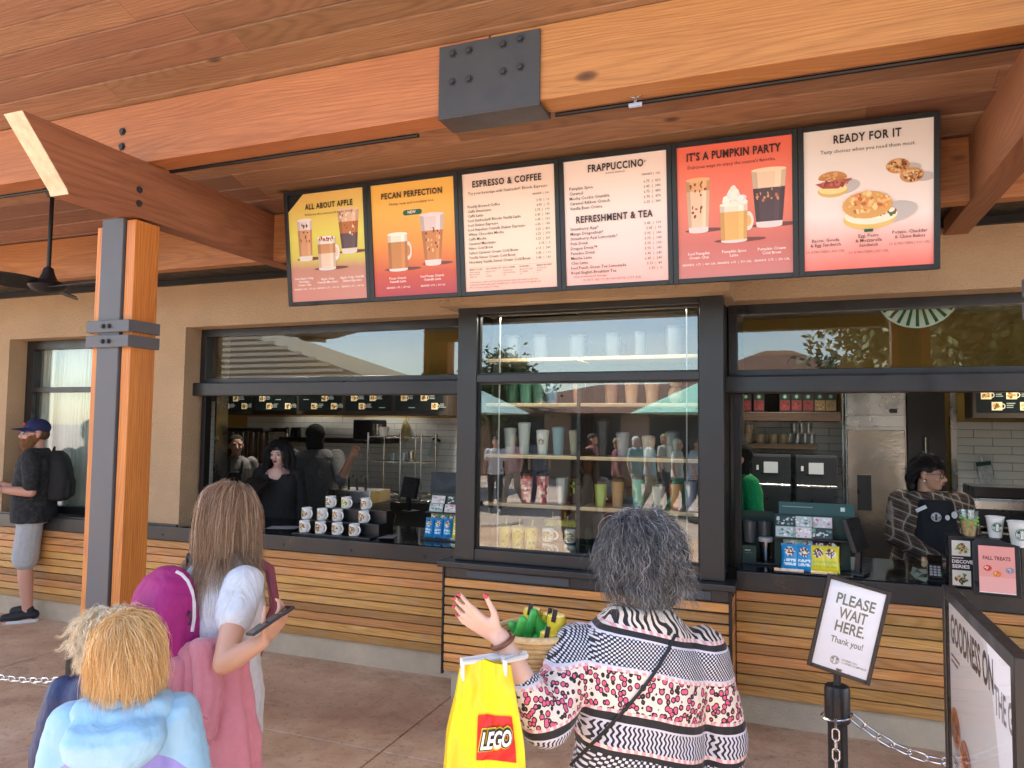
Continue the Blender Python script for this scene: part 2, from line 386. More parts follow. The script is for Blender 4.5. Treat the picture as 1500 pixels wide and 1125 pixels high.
# projecting display window
YD = 4.50
disp = MB()
disp.box(-2.115, -1.975, YD, YD+.10, .906, 2.604); disp.box(-.508, -.368, YD, YD+.10, .906, 2.604)
disp.box(-1.974, -.509, YD+.004, YD+.10, .907, .985); disp.box(-1.974, -.509, YD+.004, YD+.10, 2.562, 2.604); disp.box(-1.974, -.509, YD+.003, YD+.098, 2.098, 2.148)
fr = disp.build('display_window', m_frame2, cafe, bevel=.004)
for X in (-2.10, -.413): MB().box(X, X+.03, YD+.10, YF+.1, .906, 2.603).build('display_side', m_black, cafe)
w = MB()
for a, b_ in ((.985, 2.098), (2.148, 2.562)):
    MB().box(-1.974, -.509, YD+.045, YD+.052, a, b_).build('pane', m_glass_d, fr)
    gk = MB()
    for (x0, x1, z0, z1) in ((-1.974, -1.962, a, b_), (-.521, -.509, a, b_), (-1.962, -.521, a, a+.012), (-1.962, -.521, b_-.012, b_)): gk.box(x0, x1, YD+.03, YD+.07, z0, z1)
    gk.build('gasket', m_black, fr)
# serving windows: fixed light above, open below
def serving(x0, x1, jambL, jambR, mull=()):
    f = MB(); f.box(x0, x1, YF, YF+.09, 2.555, HD+.0); f.box(x0, x0+jambL, YF-.002, YF+.088, 2.16, 2.555); f.box(x1-jambR, x1, YF-.002, YF+.088, 2.16, 2.555)
    f.box(x0, x1, YF+.002, YF+.09, 2.15, 2.19)
    fo = f.build('serving_window', m_frame, cafe, bevel=.003)
    MB().box(x0-.035, x1, YF-.075, YF+.06, 2.035, 2.149).build('shutter_box', m_frame, cafe, bevel=.012)
    MB().box(x0+jambL, x1-jambR, YF+.04, YF+.047, 2.19, 2.555).build('pane', m_glass_t, fo)
    for a, b_ in ((x0+.03, x0+.075), (x1-.05, x1-.012)): MB().box(a, b_, YF, YF+.07, CT, 2.035).build('jamb_track', m_black, fo, bevel=.003)
serving(LBX+.005, CX0+.055, .06, .05)
serving(CX1-.04, RBX, .055, .05)
# the small curtained window on the left
f = MB()
f.box(-7.03, -5.72, YF, YF+.08, 2.50, 2.585); f.box(-7.03, -6.93, YF, YF+.08, .93, 2.5); f.box(-5.80, -5.72, YF, YF+.08, .93, 2.5); f.box(-6.93, -5.8, YF+.002, YF+.08, 2.08, 2.13); f.box(-6.93, -5.8, YF+.002, YF+.08, .93, 1.0)
fo = f.build('curtained_window', m_frame, cafe, bevel=.003)
for a, b_ in ((1.0, 2.08), (2.13, 2.5)): MB().box(-6.93, -5.8, YF+.04, YF+.047, a, b_).build('pane', m_glass, fo)
m_curtain = M('curtain_cloth', (.62, .64, .60), .9, bump=.1, bs=150)
def curtain(x0, x1, z0, z1, y, folds, amp=.022):
    m = MB(); n = folds*10; vs = []
    for j in range(9):
        z = z1+(z0-z1)*j/8
        vs += [(x0+(x1-x0)*i/n+.012*sin(i*.7+j*.5), y+amp*sin(2*pi*i/10+.4*sin(i*.21))*(.6+.4*j/8), z) for i in range(n+1)]
    m.add(vs, [(j*(n+1)+i, j*(n+1)+i+1, (j+1)*(n+1)+i+1, (j+1)*(n+1)+i) for j in range(8) for i in range(n)])
    return m.build('curtain', m_curtain, cafe, smooth='all', fix=False)
curtain(-7.48, -5.75, .95, 2.52, YF+.20, 34, .014); curtain(-7.15, -6.78, .95, 2.52, YF+.13, 5, .028); curtain(-6.0, -5.75, .95, 2.52, YF+.13, 4, .028)
MB().box(-7.5, -5.72, YF+.4, YF+.42, 0, 3.0).build('partition', M('pale_partition', (.55, .56, .52), .8), cafe)

# ---------------------------------------------------------------- inside shell
YB = 8.0
m_ochre = M('ochre_paint', (.52, .36, .10), .8, var=.06, vs=2.)
m_grout = M('grout', (.16, .155, .145), .9)
m_tile = M('white_tile', (.76, .77, .74), .12, var=.05, vs=2.5, spec=.6, bump=.02, bs=9)
w = MB(); w.box(-7.6, 3.6, YW+T, YB+.3, -.01, .01); w.build('kitchen_floor', M('kitchen_floor', (.12, .07, .05), .5), cafe)
w = MB(); w.box(-7.6, 3.6, YW+T, YB+.4, 2.95, 3.0); w.build('kitchen_ceiling', M('kitchen_ceiling', (.55, .50, .40), .9), cafe)
w = MB(); w.box(-7.6, 3.6, YB+.02, YB+.2, 0, 2.95); w.box(-7.6, -7.5, YW+T, YB+.02, 0, 2.95); w.box(3.5, 3.6, YW+T, YB+.02, 0, 2.95); w.build('kitchen_wall', m_ochre, cafe)
def tiles(x0, x1, z0, z1, y, tw=.305, th=.0762, g=.004):
    bk = MB().box(x0, x1, y+.004, y+.019, z0, z1).build('tile_backing', m_grout, cafe)
    memo = {}; row = 0; z = z1
    while z-th > z0-.01:
        x = x0-(tw/2 if row % 2 else 0)
        while x < x1-.01:
            a, b_ = max(x, x0), min(x+tw, x1)
            if b_-a > .03:
                k = round(b_-a, 3)
                if k not in memo: memo[k] = MB().box(-k/2+g/2, k/2-g/2, -.006, .004, -th/2+g/2, th/2-g/2).mesh('tile', m_tile, bevel=.002, seg=1)
                ob('tile', memo[k], bk, None, ((a+b_)/2, y, z-th/2), (random.uniform(-.006, .006), 0, random.uniform(-.006, .006)))
            x += tw
        z -= th; row += 1
TLX0 = onY(318, 650, YB).x; TLX1 = onY(640, 650, YB).x
tiles(-6.9, -3.62, .98, 1.90, YB)
tiles(onY(1075, 650, YB).x-.15, onY(1234, 650, YB).x, .75, 1.90, YB)
tiles(onY(1399, 650, YB).x, onY(1500, 650, YB).x+.25, .9, 1.90, YB)
# tiled pier just inside the left serving window
pier = MB().box(-5.75, onY(313, 700, 5.75).x, 5.756, 5.9, 0, 2.95).build('tiled_pier', m_grout, cafe)
xx = onY(313, 700, 5.75).x; zz = 2.02; row = 0
while zz > .9:
    for (a, b_) in (((xx-.305, xx),) if row % 2 else ((xx-.15, xx), (xx-.455, xx-.15))): box('tile', m_tile, pier, a+.002, b_-.002, 5.746, 5.757, zz-.0742, zz, bevel=.002)
    zz -= .0762; row += 1
MB().box(xx, xx+.016, 5.74, 5.9, 0, 2.95).build('corner_guard', M('brushed_steel', (.55, .55, .54), .28, metal=1., var=.1, vs=3., bump=.03, bs=300, bstretch=(1, 1, .02)), cafe)
m_inox = MATS['brushed_steel']
for X in (onY(1234, 650, YB).x, onY(1392, 650, YB).x): MB().box(X-.004, X+.045, YB-.06, YB+.02, 0, 2.3).build('corner_guard', m_inox, cafe)
# ceiling lamps of the kitchen: round downlights, lit
m_lamp = M('lamp_glow', (1, .9, .74), .5, emit=6.)
def downlight(x, y, p):
    l = MB().lathe([(.0, 0), (.085, 0)], 20).build('lamp', m_lamp, cafe, (x, y, 2.938))
    MB().lathe([(.085, 0), (.11, -.006), (.112, .012)], 20).build('trim_ring', m_frame, l)
    d = bpy.data.lights.new('downlight', 'AREA'); d.shape = 'DISK'; d.size = .16; d.spread = radians(86); d.energy = p*.24; d.color = (1, .92, .80)
    o = link(bpy.data.objects.new('downlight', d)); o.location = (x, y, 2.925)
for x, y, p in ((-5.7, 7.2, 18), (-4.7, 7.25, 16), (-3.3, 7.1, 26), (-.1, 7.0, 20), (.85, 6.8, 18), (2.0, 6.9, 22)): downlight(x, y, p)

# ================================================================ timber canopy
ZR = lambda Y: 3.275+.318*(4.12-Y)
canopy = thing('timber_canopy', 'timber porch canopy of cedar planks and heavy fir beams on steel-cored posts', 'canopy')
SL = math.atan(.318)
deck = MB().prism([(-14, YW, ZR(YW)+.035), (-14, 1.0, ZR(1.)+.035), (-14, 1.0, ZR(1.)+.2), (-14, YW+6, ZR(YW)+.2), (-14, YW+6, ZR(YW)+.035)], (22, 0, 0)).build('roof_deck', m_black, canopy)
rows = 0; Y = YW-.01; PW = .145
pm = {}
while Y > 1.05:
    y0 = Y-PW*cos(SL)
    vis = 1.9 < Y < 4.4
    xs = [-13.9]; x = -13.9+random.uniform(1, 4.5)
    while vis and x < 7: xs.append(x); x += random.choice((2.4, 3.05, 3.66, 4.27))
    xs.append(7.9)
    for a, b_ in zip(xs, xs[1:]):
        k = round(b_-a, 2)
        if k not in pm:
            L = k/2-.0006; hw = PW/2
            p = MB().prism([(-L, -hw+.0005, .018), (-L, -hw+.0005, .004), (-L, -hw+.007, -.004), (-L, hw-.007, -.004), (-L, hw-.0005, .004), (-L, hw-.0005, .018)], (2*L, 0, 0)); pm[k] = p.mesh('plank', m_plank)
        ym = (Y+y0)/2
        ob('plank', pm[k], deck, None, ((a+b_)/2, ym, ZR(ym)+.012+random.uniform(0, .0015)), (-SL, 0, 0))
    Y = y0
# main beam in two lengths, joined in a steel bucket
YMB = 3.035; BX0 = onY(642, 110, YMB-.02).x; BX1 = onY(790, 100, YMB-.02).x; BXM = (BX0+BX1)/2
for a, b_ in ((-13.8, BXM-.003), (BXM+.003, 7.8)):
    L = (b_-a)/2
    p = MB().prism([(-L, 0, 0), (-L, .14, 0), (-L, .14, ZR(YMB+.14)-3.272), (-L, 0, ZR(YMB)-3.272)], (2*L, 0, 0))
    p.build('main_beam', m_beam, canopy, ((a+b_)/2, YMB, 3.272), bevel=.006, seg=2)
bk = MB(); bk.prism([(BX0, YMB-.014, 3.258), (BX0, YMB-.004, 3.258), (BX0, YMB-.004, ZR(YMB)-.02), (BX0, YMB-.014, ZR(YMB)-.02)], (BX1-BX0, 0, 0)); bk.box(BX0, BX1, YMB-.012, YMB+.158, 3.246, 3.262); bk.box(BX0, BX1, YMB+.146, YMB+.157, 3.262, 3.45)
m_bucket = M('bucket_steel', (.05, .052, .058), .5, var=.15, vs=9., bump=.05, bs=80)
bo = bk.build('beam_bucket', m_bucket, canopy, bevel=.003)
hexm = MB().lathe([(.021, 0), (.021, .003), (.014, .003), (.014, .013), (.0, .014)], 6).mesh('bolt', M('bolt_steel', (.03, .031, .034), .45), bevel=0)
for bx, by in ((663.5, 79), (687, 74), (737, 65), (762, 57), (662.5, 120), (687, 116), (737, 105), (762, 98)):
    P = onY(bx, by, YMB-.014); ob('bolt', hexm, bo, None, P, (pi/2, 0, 0))
for bx, by in ((180, 193), (179, 215)): ob('bolt', hexm, canopy, None, onY(bx, by, YMB), (pi/2, 0, 0), ).scale = (1.2, 1.2, 1)
# conduit along the back of the beam with its little clip
MB().tube([(-13.5, YMB+.165, 3.268), (BX0-.2, YMB+.165, 3.268)], .011, 8).build('conduit', m_black, canopy, smooth=True)
MB().tube([(BX1+.02, YMB+.165, 3.268), (7.5, YMB+.165, 3.268)], .011, 8).build('conduit', m_black, canopy, smooth=True)
cp = MB(); P = onY(931, 140, YMB+.10)
cp.tube([P+Vector((.03*cos(a), 0, .03*sin(a)+.02)) for a in np.linspace(0, 2*pi, 14)[:-1]], .005, 6, closed=True); cp.box(P.x-.03, P.x+.03, P.y-.008, P.y+.008, P.z-.05, P.z-.035); cp.box(P.x-.006, P.x+.006, P.y-.006, P.y+.006, P.z-.045, P.z+.06)
cp.build('cable_clip', m_inox, canopy, smooth=True)
# ledger in front of the wall, black flashing behind it
MB().box(-6.9, 6, -.0, .09, 0, .325).build('ledger', m_beam, canopy, (0, 4.12, 2.945), bevel=.004)
MB().box(-13.5, 6, YW-.035, YW-.003, 2.985, 3.062).build('flashing', m_black, canopy)
MB().box(-13.5, 6, 4.215, YW-.036, 3.03, 3.045).build('gap_shade', m_black, canopy)  # black sheet standing in for the shade in the open gap behind the ledger
# outriggers
def outrigger(xr, wd=.125):
    a = MB(); L = -wd
    prof = [(2.316, 3.268), (4.80, 3.268), (4.80, 2.94), (2.569, 2.94), (2.559, 2.965)]
    o = MB().prism([(-wd, y, z) for y, z in prof], (wd, 0, 0)).build('outrigger', m_beam_y, canopy, (xr, 0, 0), bevel=.004)
    # pale freshly sawn end, a thin cap on the sloping cut
    e = MB().prism([(-wd, 2.3145, 3.264), (-wd, 2.557, 2.965), (-wd, 2.567, 2.942), (-wd, 2.5635, 2.940), (-wd, 2.5535, 2.9635), (-wd, 2.3105, 3.264)], (wd, 0, 0)).build('sawn_end', m_endgrain, o)
    return o
o = outrigger(-3.375)
for q in ((204, 278), (203.5, 298)): ob('bolt', hexm, o, None, onX(*q, -3.375)-o.location, (0, pi/2, 0))
outrigger(.97); outrigger(-7.72)
# posts: timber boards either side of a steel core, two steel straps
YP = 2.97
def post(xr):
    xs = [onY(v, 570, YP).x+3.375+xr for v in (132, 140.8, 173, 175, 188)]; d = .165
    # measured edges from left to right: board, steel, shadow gap, board; all seen at eye height
    sc = (xs[4]-xs[0]); X0 = xr-sc
    e = [X0+(v-xs[0]) for v in xs]
    p = MB().box(e[1]+.004, e[2], YP-.012, YP+d-.03, .02, 2.938).build('post', m_steel, canopy, bevel=.004)
    for (a, b_, t) in ((e[0], e[1]+.003, 2.90), (e[3], xr, 2.925)):
        MB().box(-(b_-a)/2, (b_-a)/2, -d/2, d/2, 0, t).build('post_board', m_post, p, ((a+b_)/2, YP+d/2+.002, 0), bevel=.004)
    MB().box(e[1]-.01, e[4]+.01, YP-.03, YP+d+.02, .0, .012).build('base_plate', m_steel, p, bevel=.002)
    for zc in (onY(180, 478, YP).z, onY(180, 500, YP).z):
        s = MB(); a, b_ = e[0]-.016, xr+.016; y0, y1 = YP-.03, YP+d+.018
        s.box(a, b_, y0, y0+.014, zc-.033, zc+.033); s.box(a, b_, y1-.014, y1, zc-.033, zc+.033); s.box(a, a+.012, y0+.014, y1-.014, zc-.033, zc+.033); s.box(b_-.012, b_, y0+.014, y1-.014, zc-.033, zc+.033)
        so = s.build('strap', m_steel, p, bevel=.003)
        for k in (.38, .62): ob('bolt', hexm, p, None, (e[1]+(e[2]-e[1])*k*1.1, y0, zc), (pi/2, 0, 0)).scale = (.75, .75, 1.1)
    return p
post(-3.375); post(1.105); post(-7.72)
# ---------------------------------------------------------------- ceiling fan
FY = 3.55; hub = onY(70, 418, FY); top = ZR(FY)
fan = thing('ceiling_fan', 'black three-bladed ceiling fan on a long downrod under the canopy', 'ceiling fan', (hub.x, FY, hub.z))
dz = top-hub.z
MB().tube([(0, 0, .08), (0, 0, dz)], .014, 10).build('downrod', m_black, fan, smooth=True)
MB().lathe([(.0, dz-.09), (.03, dz-.085), (.065, dz-.03), (.07, dz+.01)], 20).build('ceiling_cup', m_black, fan, smooth=True)
MB().lathe([(.0, -.055), (.05, -.052), (.1, -.035), (.125, -.005), (.11, .015), (.06, .035), (.04, .08), (.03, .12), (.016, .13)], 24).build('motor', m_black, fan, smooth=True)
for k in range(3):
    a = radians(8+120*k); m = MB(); vs = []; n = 14
    for i in range(n+1):
        t = i/n; r = .06+.68*t; c = .075+.03*sin(pi*min(1, t*1.6))-.07*t**3; tw = radians(20-12*t); z = .0+.02*t
        for s in (-1, 1):
            for dzz in (-.004, .004): vs.append((r, s*c*cos(tw), z+s*c*sin(tw)+dzz))
    for i in range(n):
        b0, b1 = i*4, i*4+4
        for q in ((0, 1, 3, 2),): pass
        m_f = [(b0, b1, b1+2, b0+2), (b0+1, b0+3, b1+3, b1+1), (b0, b0+1, b1+1, b1), (b0+2, b1+2, b1+3, b0+3)]
        if i == 0: m.add(vs, [(0, 2, 3, 1), (n*4, n*4+1, n*4+3, n*4+2)])
        m.f += m_f; m.c += [None]*4
    m.build('blade', m_black, fan, rot=(0, 0, a), smooth=True)
# ================================================================ menu boards
def gradmat(name, stops, emit=.5, axis=1, lo=-.3475, hi=.3475, rough=.35):
    m, t, b = newmat(name)
    v = t.new('SeparateXYZ', Vector=t.obj()).outputs
    f = t.new('MapRange', Value=t.math('ADD', v[axis], t.math('MULTIPLY', t.math('SUBTRACT', t.noise(t.obj(), 5, 4), .5), .07)), i1=lo, i2=hi).outputs[0]
    c = t.ramp(f, [(p, srgb(*q)) for p, q in stops])
    t.l.new(c, b.inputs['Base Color']); t.l.new(c, b.inputs['Emission Color']); b.inputs['Emission Strength'].default_value = emit; b.inputs['Roughness'].default_value = rough
    return m
EM = .03
m_print = attrmat('backlit_print', .4, EM); m_paperprint = attrmat('paper_print', .6)
m_board = M('board_frame', (.022, .026, .03), .4, var=.1)
INK = srgb(48, 40, 38)
def C_(*a): return srgb(*a)
def drink(p, u, v, wt, wb, h, layers, base=(225, 215, 210), handle=None, rim=None, specks=None, rnd=random.Random(3)):
    """a picture of a glass on a poster: layers = (from, to, colour) up the glass"""
    W_ = lambda t: wb+(wt-wb)*t
    p.oval(u+.03, v+.004, wb*1.0, .011, C_(120, 70, 62) if base[0] > 200 else C_(90, 60, 60), 16)
    p.oval(u, v, wb/2, .010, C_(*base)); p.poly([(u-wb/2, v), (u+wb/2, v), (u+W_(.09)/2, v+h*.09), (u-W_(.09)/2, v+h*.09)], C_(*base))
    if handle:
        for k, c in ((.026, handle), (.015, layers[0][2])):
            p.oval(u+W_(.55)/2+.004, v+h*.52, k*1.05, h*.24*k/.024, C_(*c), 16)
    for a, b_, c in layers:
        for s0, s1, f in ((-.5, -.34, .86), (-.34, .18, 1.0), (.18, .36, 1.07), (.36, .5, .9)):
            cc = C_(*[min(255, x*f) for x in c])
            p.poly([(u+W_(a)*s0, v+h*a), (u+W_(a)*s1, v+h*a), (u+W_(b_)*s1, v+h*b_), (u+W_(b_)*s0, v+h*b_)], cc)
    tp = rim or layers[-1][2]; p.oval(u, v+h, wt/2, .0115, C_(*[min(255, x*1.06) for x in tp]))
    if specks:
        c, n, a, b_ = specks
        for i in range(n):
            t = rnd.uniform(a, b_); p.oval(u+rnd.uniform(-.4, .4)*W_(t), v+h*t, rnd.uniform(.003, .008), rnd.uniform(.004, .013), C_(*rnd.choice(c)), 8, rot=rnd.uniform(-.5, .5))
BH, BW = .372, .315; PH, PW_ = .3475, .2875
def board(cx, label, stops, draw, cut=False):
    t = thing('menu_board', label, 'menu board', (cx, 3.915, 2.95), rot=(radians(97), 0, 0), group='menu boards hung in a row above the windows')
    f = MB(); e = .0006
    f.box(-BW+e, -PW_, -BH, BH, -.05, .012); f.box(PW_, BW-e, -BH, BH, -.05, .012); f.box(-PW_, PW_, PH, BH, -.05, .0115); f.box(-PW_, PW_, -BH, -PH, -.05, .0115); f.box(-PW_, PW_, -PH, PH, -.05, -.006)
    f.build('frame', m_board, t, bevel=.002, seg=1)
    pts = [(-PW_, -PH), (PW_, -PH), (PW_, PH), (-PW_, PH)]
    if cut: pts[3:] = [(-PW_+.12, PH), (-PW_, PH-.105)]
    MB().add([(a, b_, 0) for a, b_ in pts], [tuple(range(len(pts)))]).build('poster', gradmat('poster_'+label[:24].replace(' ', '_'), stops, EM), t)
    art, let = Print(), Print(); draw(art, let)
    if art.m.v: art.build('picture', m_print, t, (0, 0, .0006), (0, 0, 0))
    let.build('lettering', m_print, t, (0, 0, .009), (0, 0, 0))
    return t
WH = C_(250, 238, 232)
def cap3(l, items, y, col):
    for u, lines, pr in items:
        for i, s in enumerate(lines): l.text(s, u, y-i*.021+(len(lines)-2)*.012, .021, col, bold=.012, res=1)
        l.text(pr, u, y-.056, .0155, col, bold=.012, res=1)
def b1(a, l):
    l.text('ALL ABOUT APPLE', .03, .245, .05, INK, bold=.03, space=1.15, width=.36); l.text('Welcome the newest pick in the bunch.', .03, .205, .02, INK, width=.37, res=1)
    drink(a, -.165, -.075, .115, .10, .255, [(.1, .75, (214, 160, 120)), (.75, 1, (232, 220, 216))], specks=([(120, 60, 40), (150, 80, 50)], 14, .45, .9))
    drink(a, .17, -.05, .16, .11, .27, [(.1, .45, (105, 85, 90)), (.45, .72, (190, 120, 70)), (.72, 1, (228, 190, 160))], specks=([(246, 225, 200), (170, 80, 40)], 22, .4, .95))
    drink(a, .0, -.145, .135, .13, .2, [(.05, .5, (235, 205, 180)), (.5, .8, (205, 150, 105)), (.8, 1, (242, 228, 220))], handle=(240, 232, 228), specks=([(150, 70, 40), (170, 90, 50)], 16, .9, 1.02))
    cap3(l, [(-.18, ('Iced Apple Crisp', 'Nondairy', 'Cream Chai'), 'GRANDE  6.45  |  370 Cal'), (.0, ('Apple Crisp', 'Oatmilk Macchiato'), 'GRANDE  6.75  |  300 Cal'), (.185, ('Apple Crisp Oatmilk', 'Shaken Espresso'), 'GRANDE  6.75  |  180 Cal')], -.215, WH)
def b2(a, l):
    l.text('PECAN PERFECTION', .0, .255, .05, INK, bold=.03, space=1.15, width=.42); l.text('Nutty, new and nondairy too.', 0, .212, .022, INK, width=.31, res=1)
    a.poly([(.0+x, .16+y) for x, y in [(.05*sx+.016*cos(t), .016*sin(t)) for sx, r in ((1, (-pi/2, pi/2)), (-1, (pi/2, 3*pi/2))) for t in np.linspace(*r, 7)]], C_(38, 92, 70)); l.text('NEW', 0, .152, .024, WH, bold=.02)
    drink(a, .13, -.165, .165, .105, .30, [(.09, .68, (205, 135, 80)), (.68, 1, (226, 205, 204))], specks=([(130, 70, 40), (235, 190, 140)], 20, .2, .75))
    drink(a, -.11, -.185, .14, .13, .22, [(.04, .78, (200, 135, 80)), (.78, 1, (244, 226, 205))], handle=(236, 214, 196))
    cap3(l, [(-.115, ('Pecan Crunch', 'Oatmilk Latte'), 'GRANDE  6.75  |  270 Cal'), (.125, ('Iced Pecan Crunch', 'Oatmilk Latte'), 'GRANDE  6.95  |  310 Cal')], -.243, WH)
def rows(l, items, y, dy, prices, size=.0225):
    for i, s in enumerate(items):
        l.text(s, -.255, y-i*dy, size, INK, 'l', bold=.006, res=1); l.text(prices[i], .255, y-i*dy, size*.86, INK, 'r', res=1)
def b3(a, l):
    l.text('ESPRESSO & COFFEE', -.005, .265, .052, INK, bold=.03, space=1.15, width=.43); l.text('Try your beverage with Starbucks® Blonde Espresso.', .0, .222, .024, INK, width=.50, res=1)
    l.text('GRANDE  |  CAL', .255, .185, .014, INK, 'r', res=1, bold=.01)
    it = ['Freshly Brewed Coffee', 'Caffè Americano', 'Caffè Latte', 'Iced Starbucks® Blonde Vanilla Latte', 'Iced Shaken Espresso', 'Iced Hazelnut Oatmilk Shaken Espresso', 'White Chocolate Mocha', 'Caffè Mocha', 'Caramel Macchiato', 'Nitro Cold Brew', 'Salted Caramel Cream Cold Brew', 'Vanilla Sweet Cream Cold Brew', 'Nondairy Vanilla Sweet Cream Cold Brew']
    rows(l, it, .145, .0272, ['3.75  |  10', '4.75  |  15', '5.75  |  190', '6.45  |  180', '6.45  |  150', '6.45  |  140', '6.25  |  430', '6.25  |  370', '6.25  |  250', '5.95  |  5', '6.15  |  240', '5.45  |  110', '5.45  |  130'])
    a.rect(-.265, -.2055, .265, -.2045, C_(150, 120, 110))
    for i, (hd, s) in enumerate((('MAKE IT YOURS', ('Add any syrup', 'flavor to your', 'drink  .80')), ('ADD SHAKEN OAT', ('Espresso shot', '1.00', 'oatmilk')), ('ADD A CREAM', ('Vanilla sweet', 'cream cold foam', '1.25')), ('NONDAIRY', ('Almond, coconut', 'or soymilk', '.70')), ('MAKE IT BLONDE', ('Smooth and', 'mellow', '.0')))):
        u = -.255+i*.106; l.text(hd, u, -.222, .0115, INK, 'l', bold=.012, res=1)
        for j, q in enumerate(s): l.text(q, u, -.238-j*.0135, .0115, INK, 'l', res=1)
    for i, s in enumerate(('2,000 calories a day is used for general nutrition advice, but calorie needs vary.', 'Additional nutrition information available upon request. Prices are for grande size.', 'Menu and prices subject to change.')): l.text(s, -.255, -.298-i*.0155, .0135, C_(120, 80, 72), 'l', res=1)
def b4(a, l):
    l.text('FRAPPUCCINO', .01, .275, .055, INK, bold=.03, space=1.15, width=.31); l.text('®', .175, .292, .02, INK, res=1); l.text('BLENDED BEVERAGES', .01, .255, .011, INK, res=1)
    l.text('GRANDE  |  CAL', .255, .225, .014, INK, 'r', res=1, bold=.01)
    rows(l, ['Pumpkin Spice', 'Caramel', 'Mocha Cookie Crumble', 'Caramel Ribbon Crunch', 'Vanilla Bean Crème'], .185, .0277, ['6.75  |  420', '6.45  |  380', '6.75  |  480', '6.75  |  470', '6.25  |  380'], .0235)
    l.text('REFRESHMENT & TEA', -.005, .0, .052, INK, bold=.03, space=1.15, width=.43)
    rows(l, ['Strawberry Açaí*', 'Mango Dragonfruit*', 'Strawberry Açaí Lemonade*', 'Pink Drink', 'Dragon Drink™', 'Paradise Drink', 'Matcha Latte', 'Chai Latte', 'Iced Peach Green Tea Lemonade', 'Royal English Breakfast Tea'], -.04, .0272, ['5.45  |  100', '5.45  |  90', '5.95  |  140', '5.95  |  140', '5.95  |  130', '5.95  |  140', '6.45  |  240', '6.45  |  240', '5.15  |  80', '3.75  |  0'], .0235)
    l.text('*Starbucks Refreshers® Beverages', -.245, -.305, .014, INK, 'l', res=1); l.text("DON'T SEE YOUR FAVORITE? JUST ASK.", -.02, -.327, .0165, C_(120, 70, 66), res=1, space=1.15)
def b5(a, l):
    l.text("IT'S A PUMPKIN PARTY", .0, .27, .058, INK, bold=.03, space=1.1, width=.47); l.text("Delicious ways to enjoy the season's favorite.", -.01, .228, .024, INK, width=.44, res=1)
    drink(a, -.18, -.1, .125, .10, .27, [(.08, .78, (238, 200, 168)), (.78, 1, (225, 170, 120))], specks=([(140, 70, 45)], 15, .25, .95))
    drink(a, .175, -.1, .17, .125, .285, [(.08, .68, (88, 68, 72)), (.68, 1, (240, 208, 178))], specks=([(214, 150, 110), (190, 120, 85)], 14, .45, .7))
    drink(a, -.0, -.165, .14, .13, .19, [(.03, .8, (238, 178, 105)), (.8, 1, (246, 228, 208))], handle=(246, 222, 205))
    r = random.Random(5)
    for i in range(26):
        h = i/26; a.oval(.0+r.uniform(-.06, .06)*(1-h), .035+.07*h+r.uniform(-.006, .006), .024*(1-.5*h), .015, C_(*[x-r.uniform(0, 26) for x in (252, 246, 240)]), 10)
    cap3(l, [(-.18, ('Iced Pumpkin', 'Cream Chai'), 'GRANDE  6.75  |  460 CAL'), (.0, ('Pumpkin Spice', 'Latte'), 'GRANDE  6.75  |  390 CAL'), (.185, ('Pumpkin Cream', 'Cold Brew'), 'GRANDE  5.75  |  250 CAL')], -.225, WH)
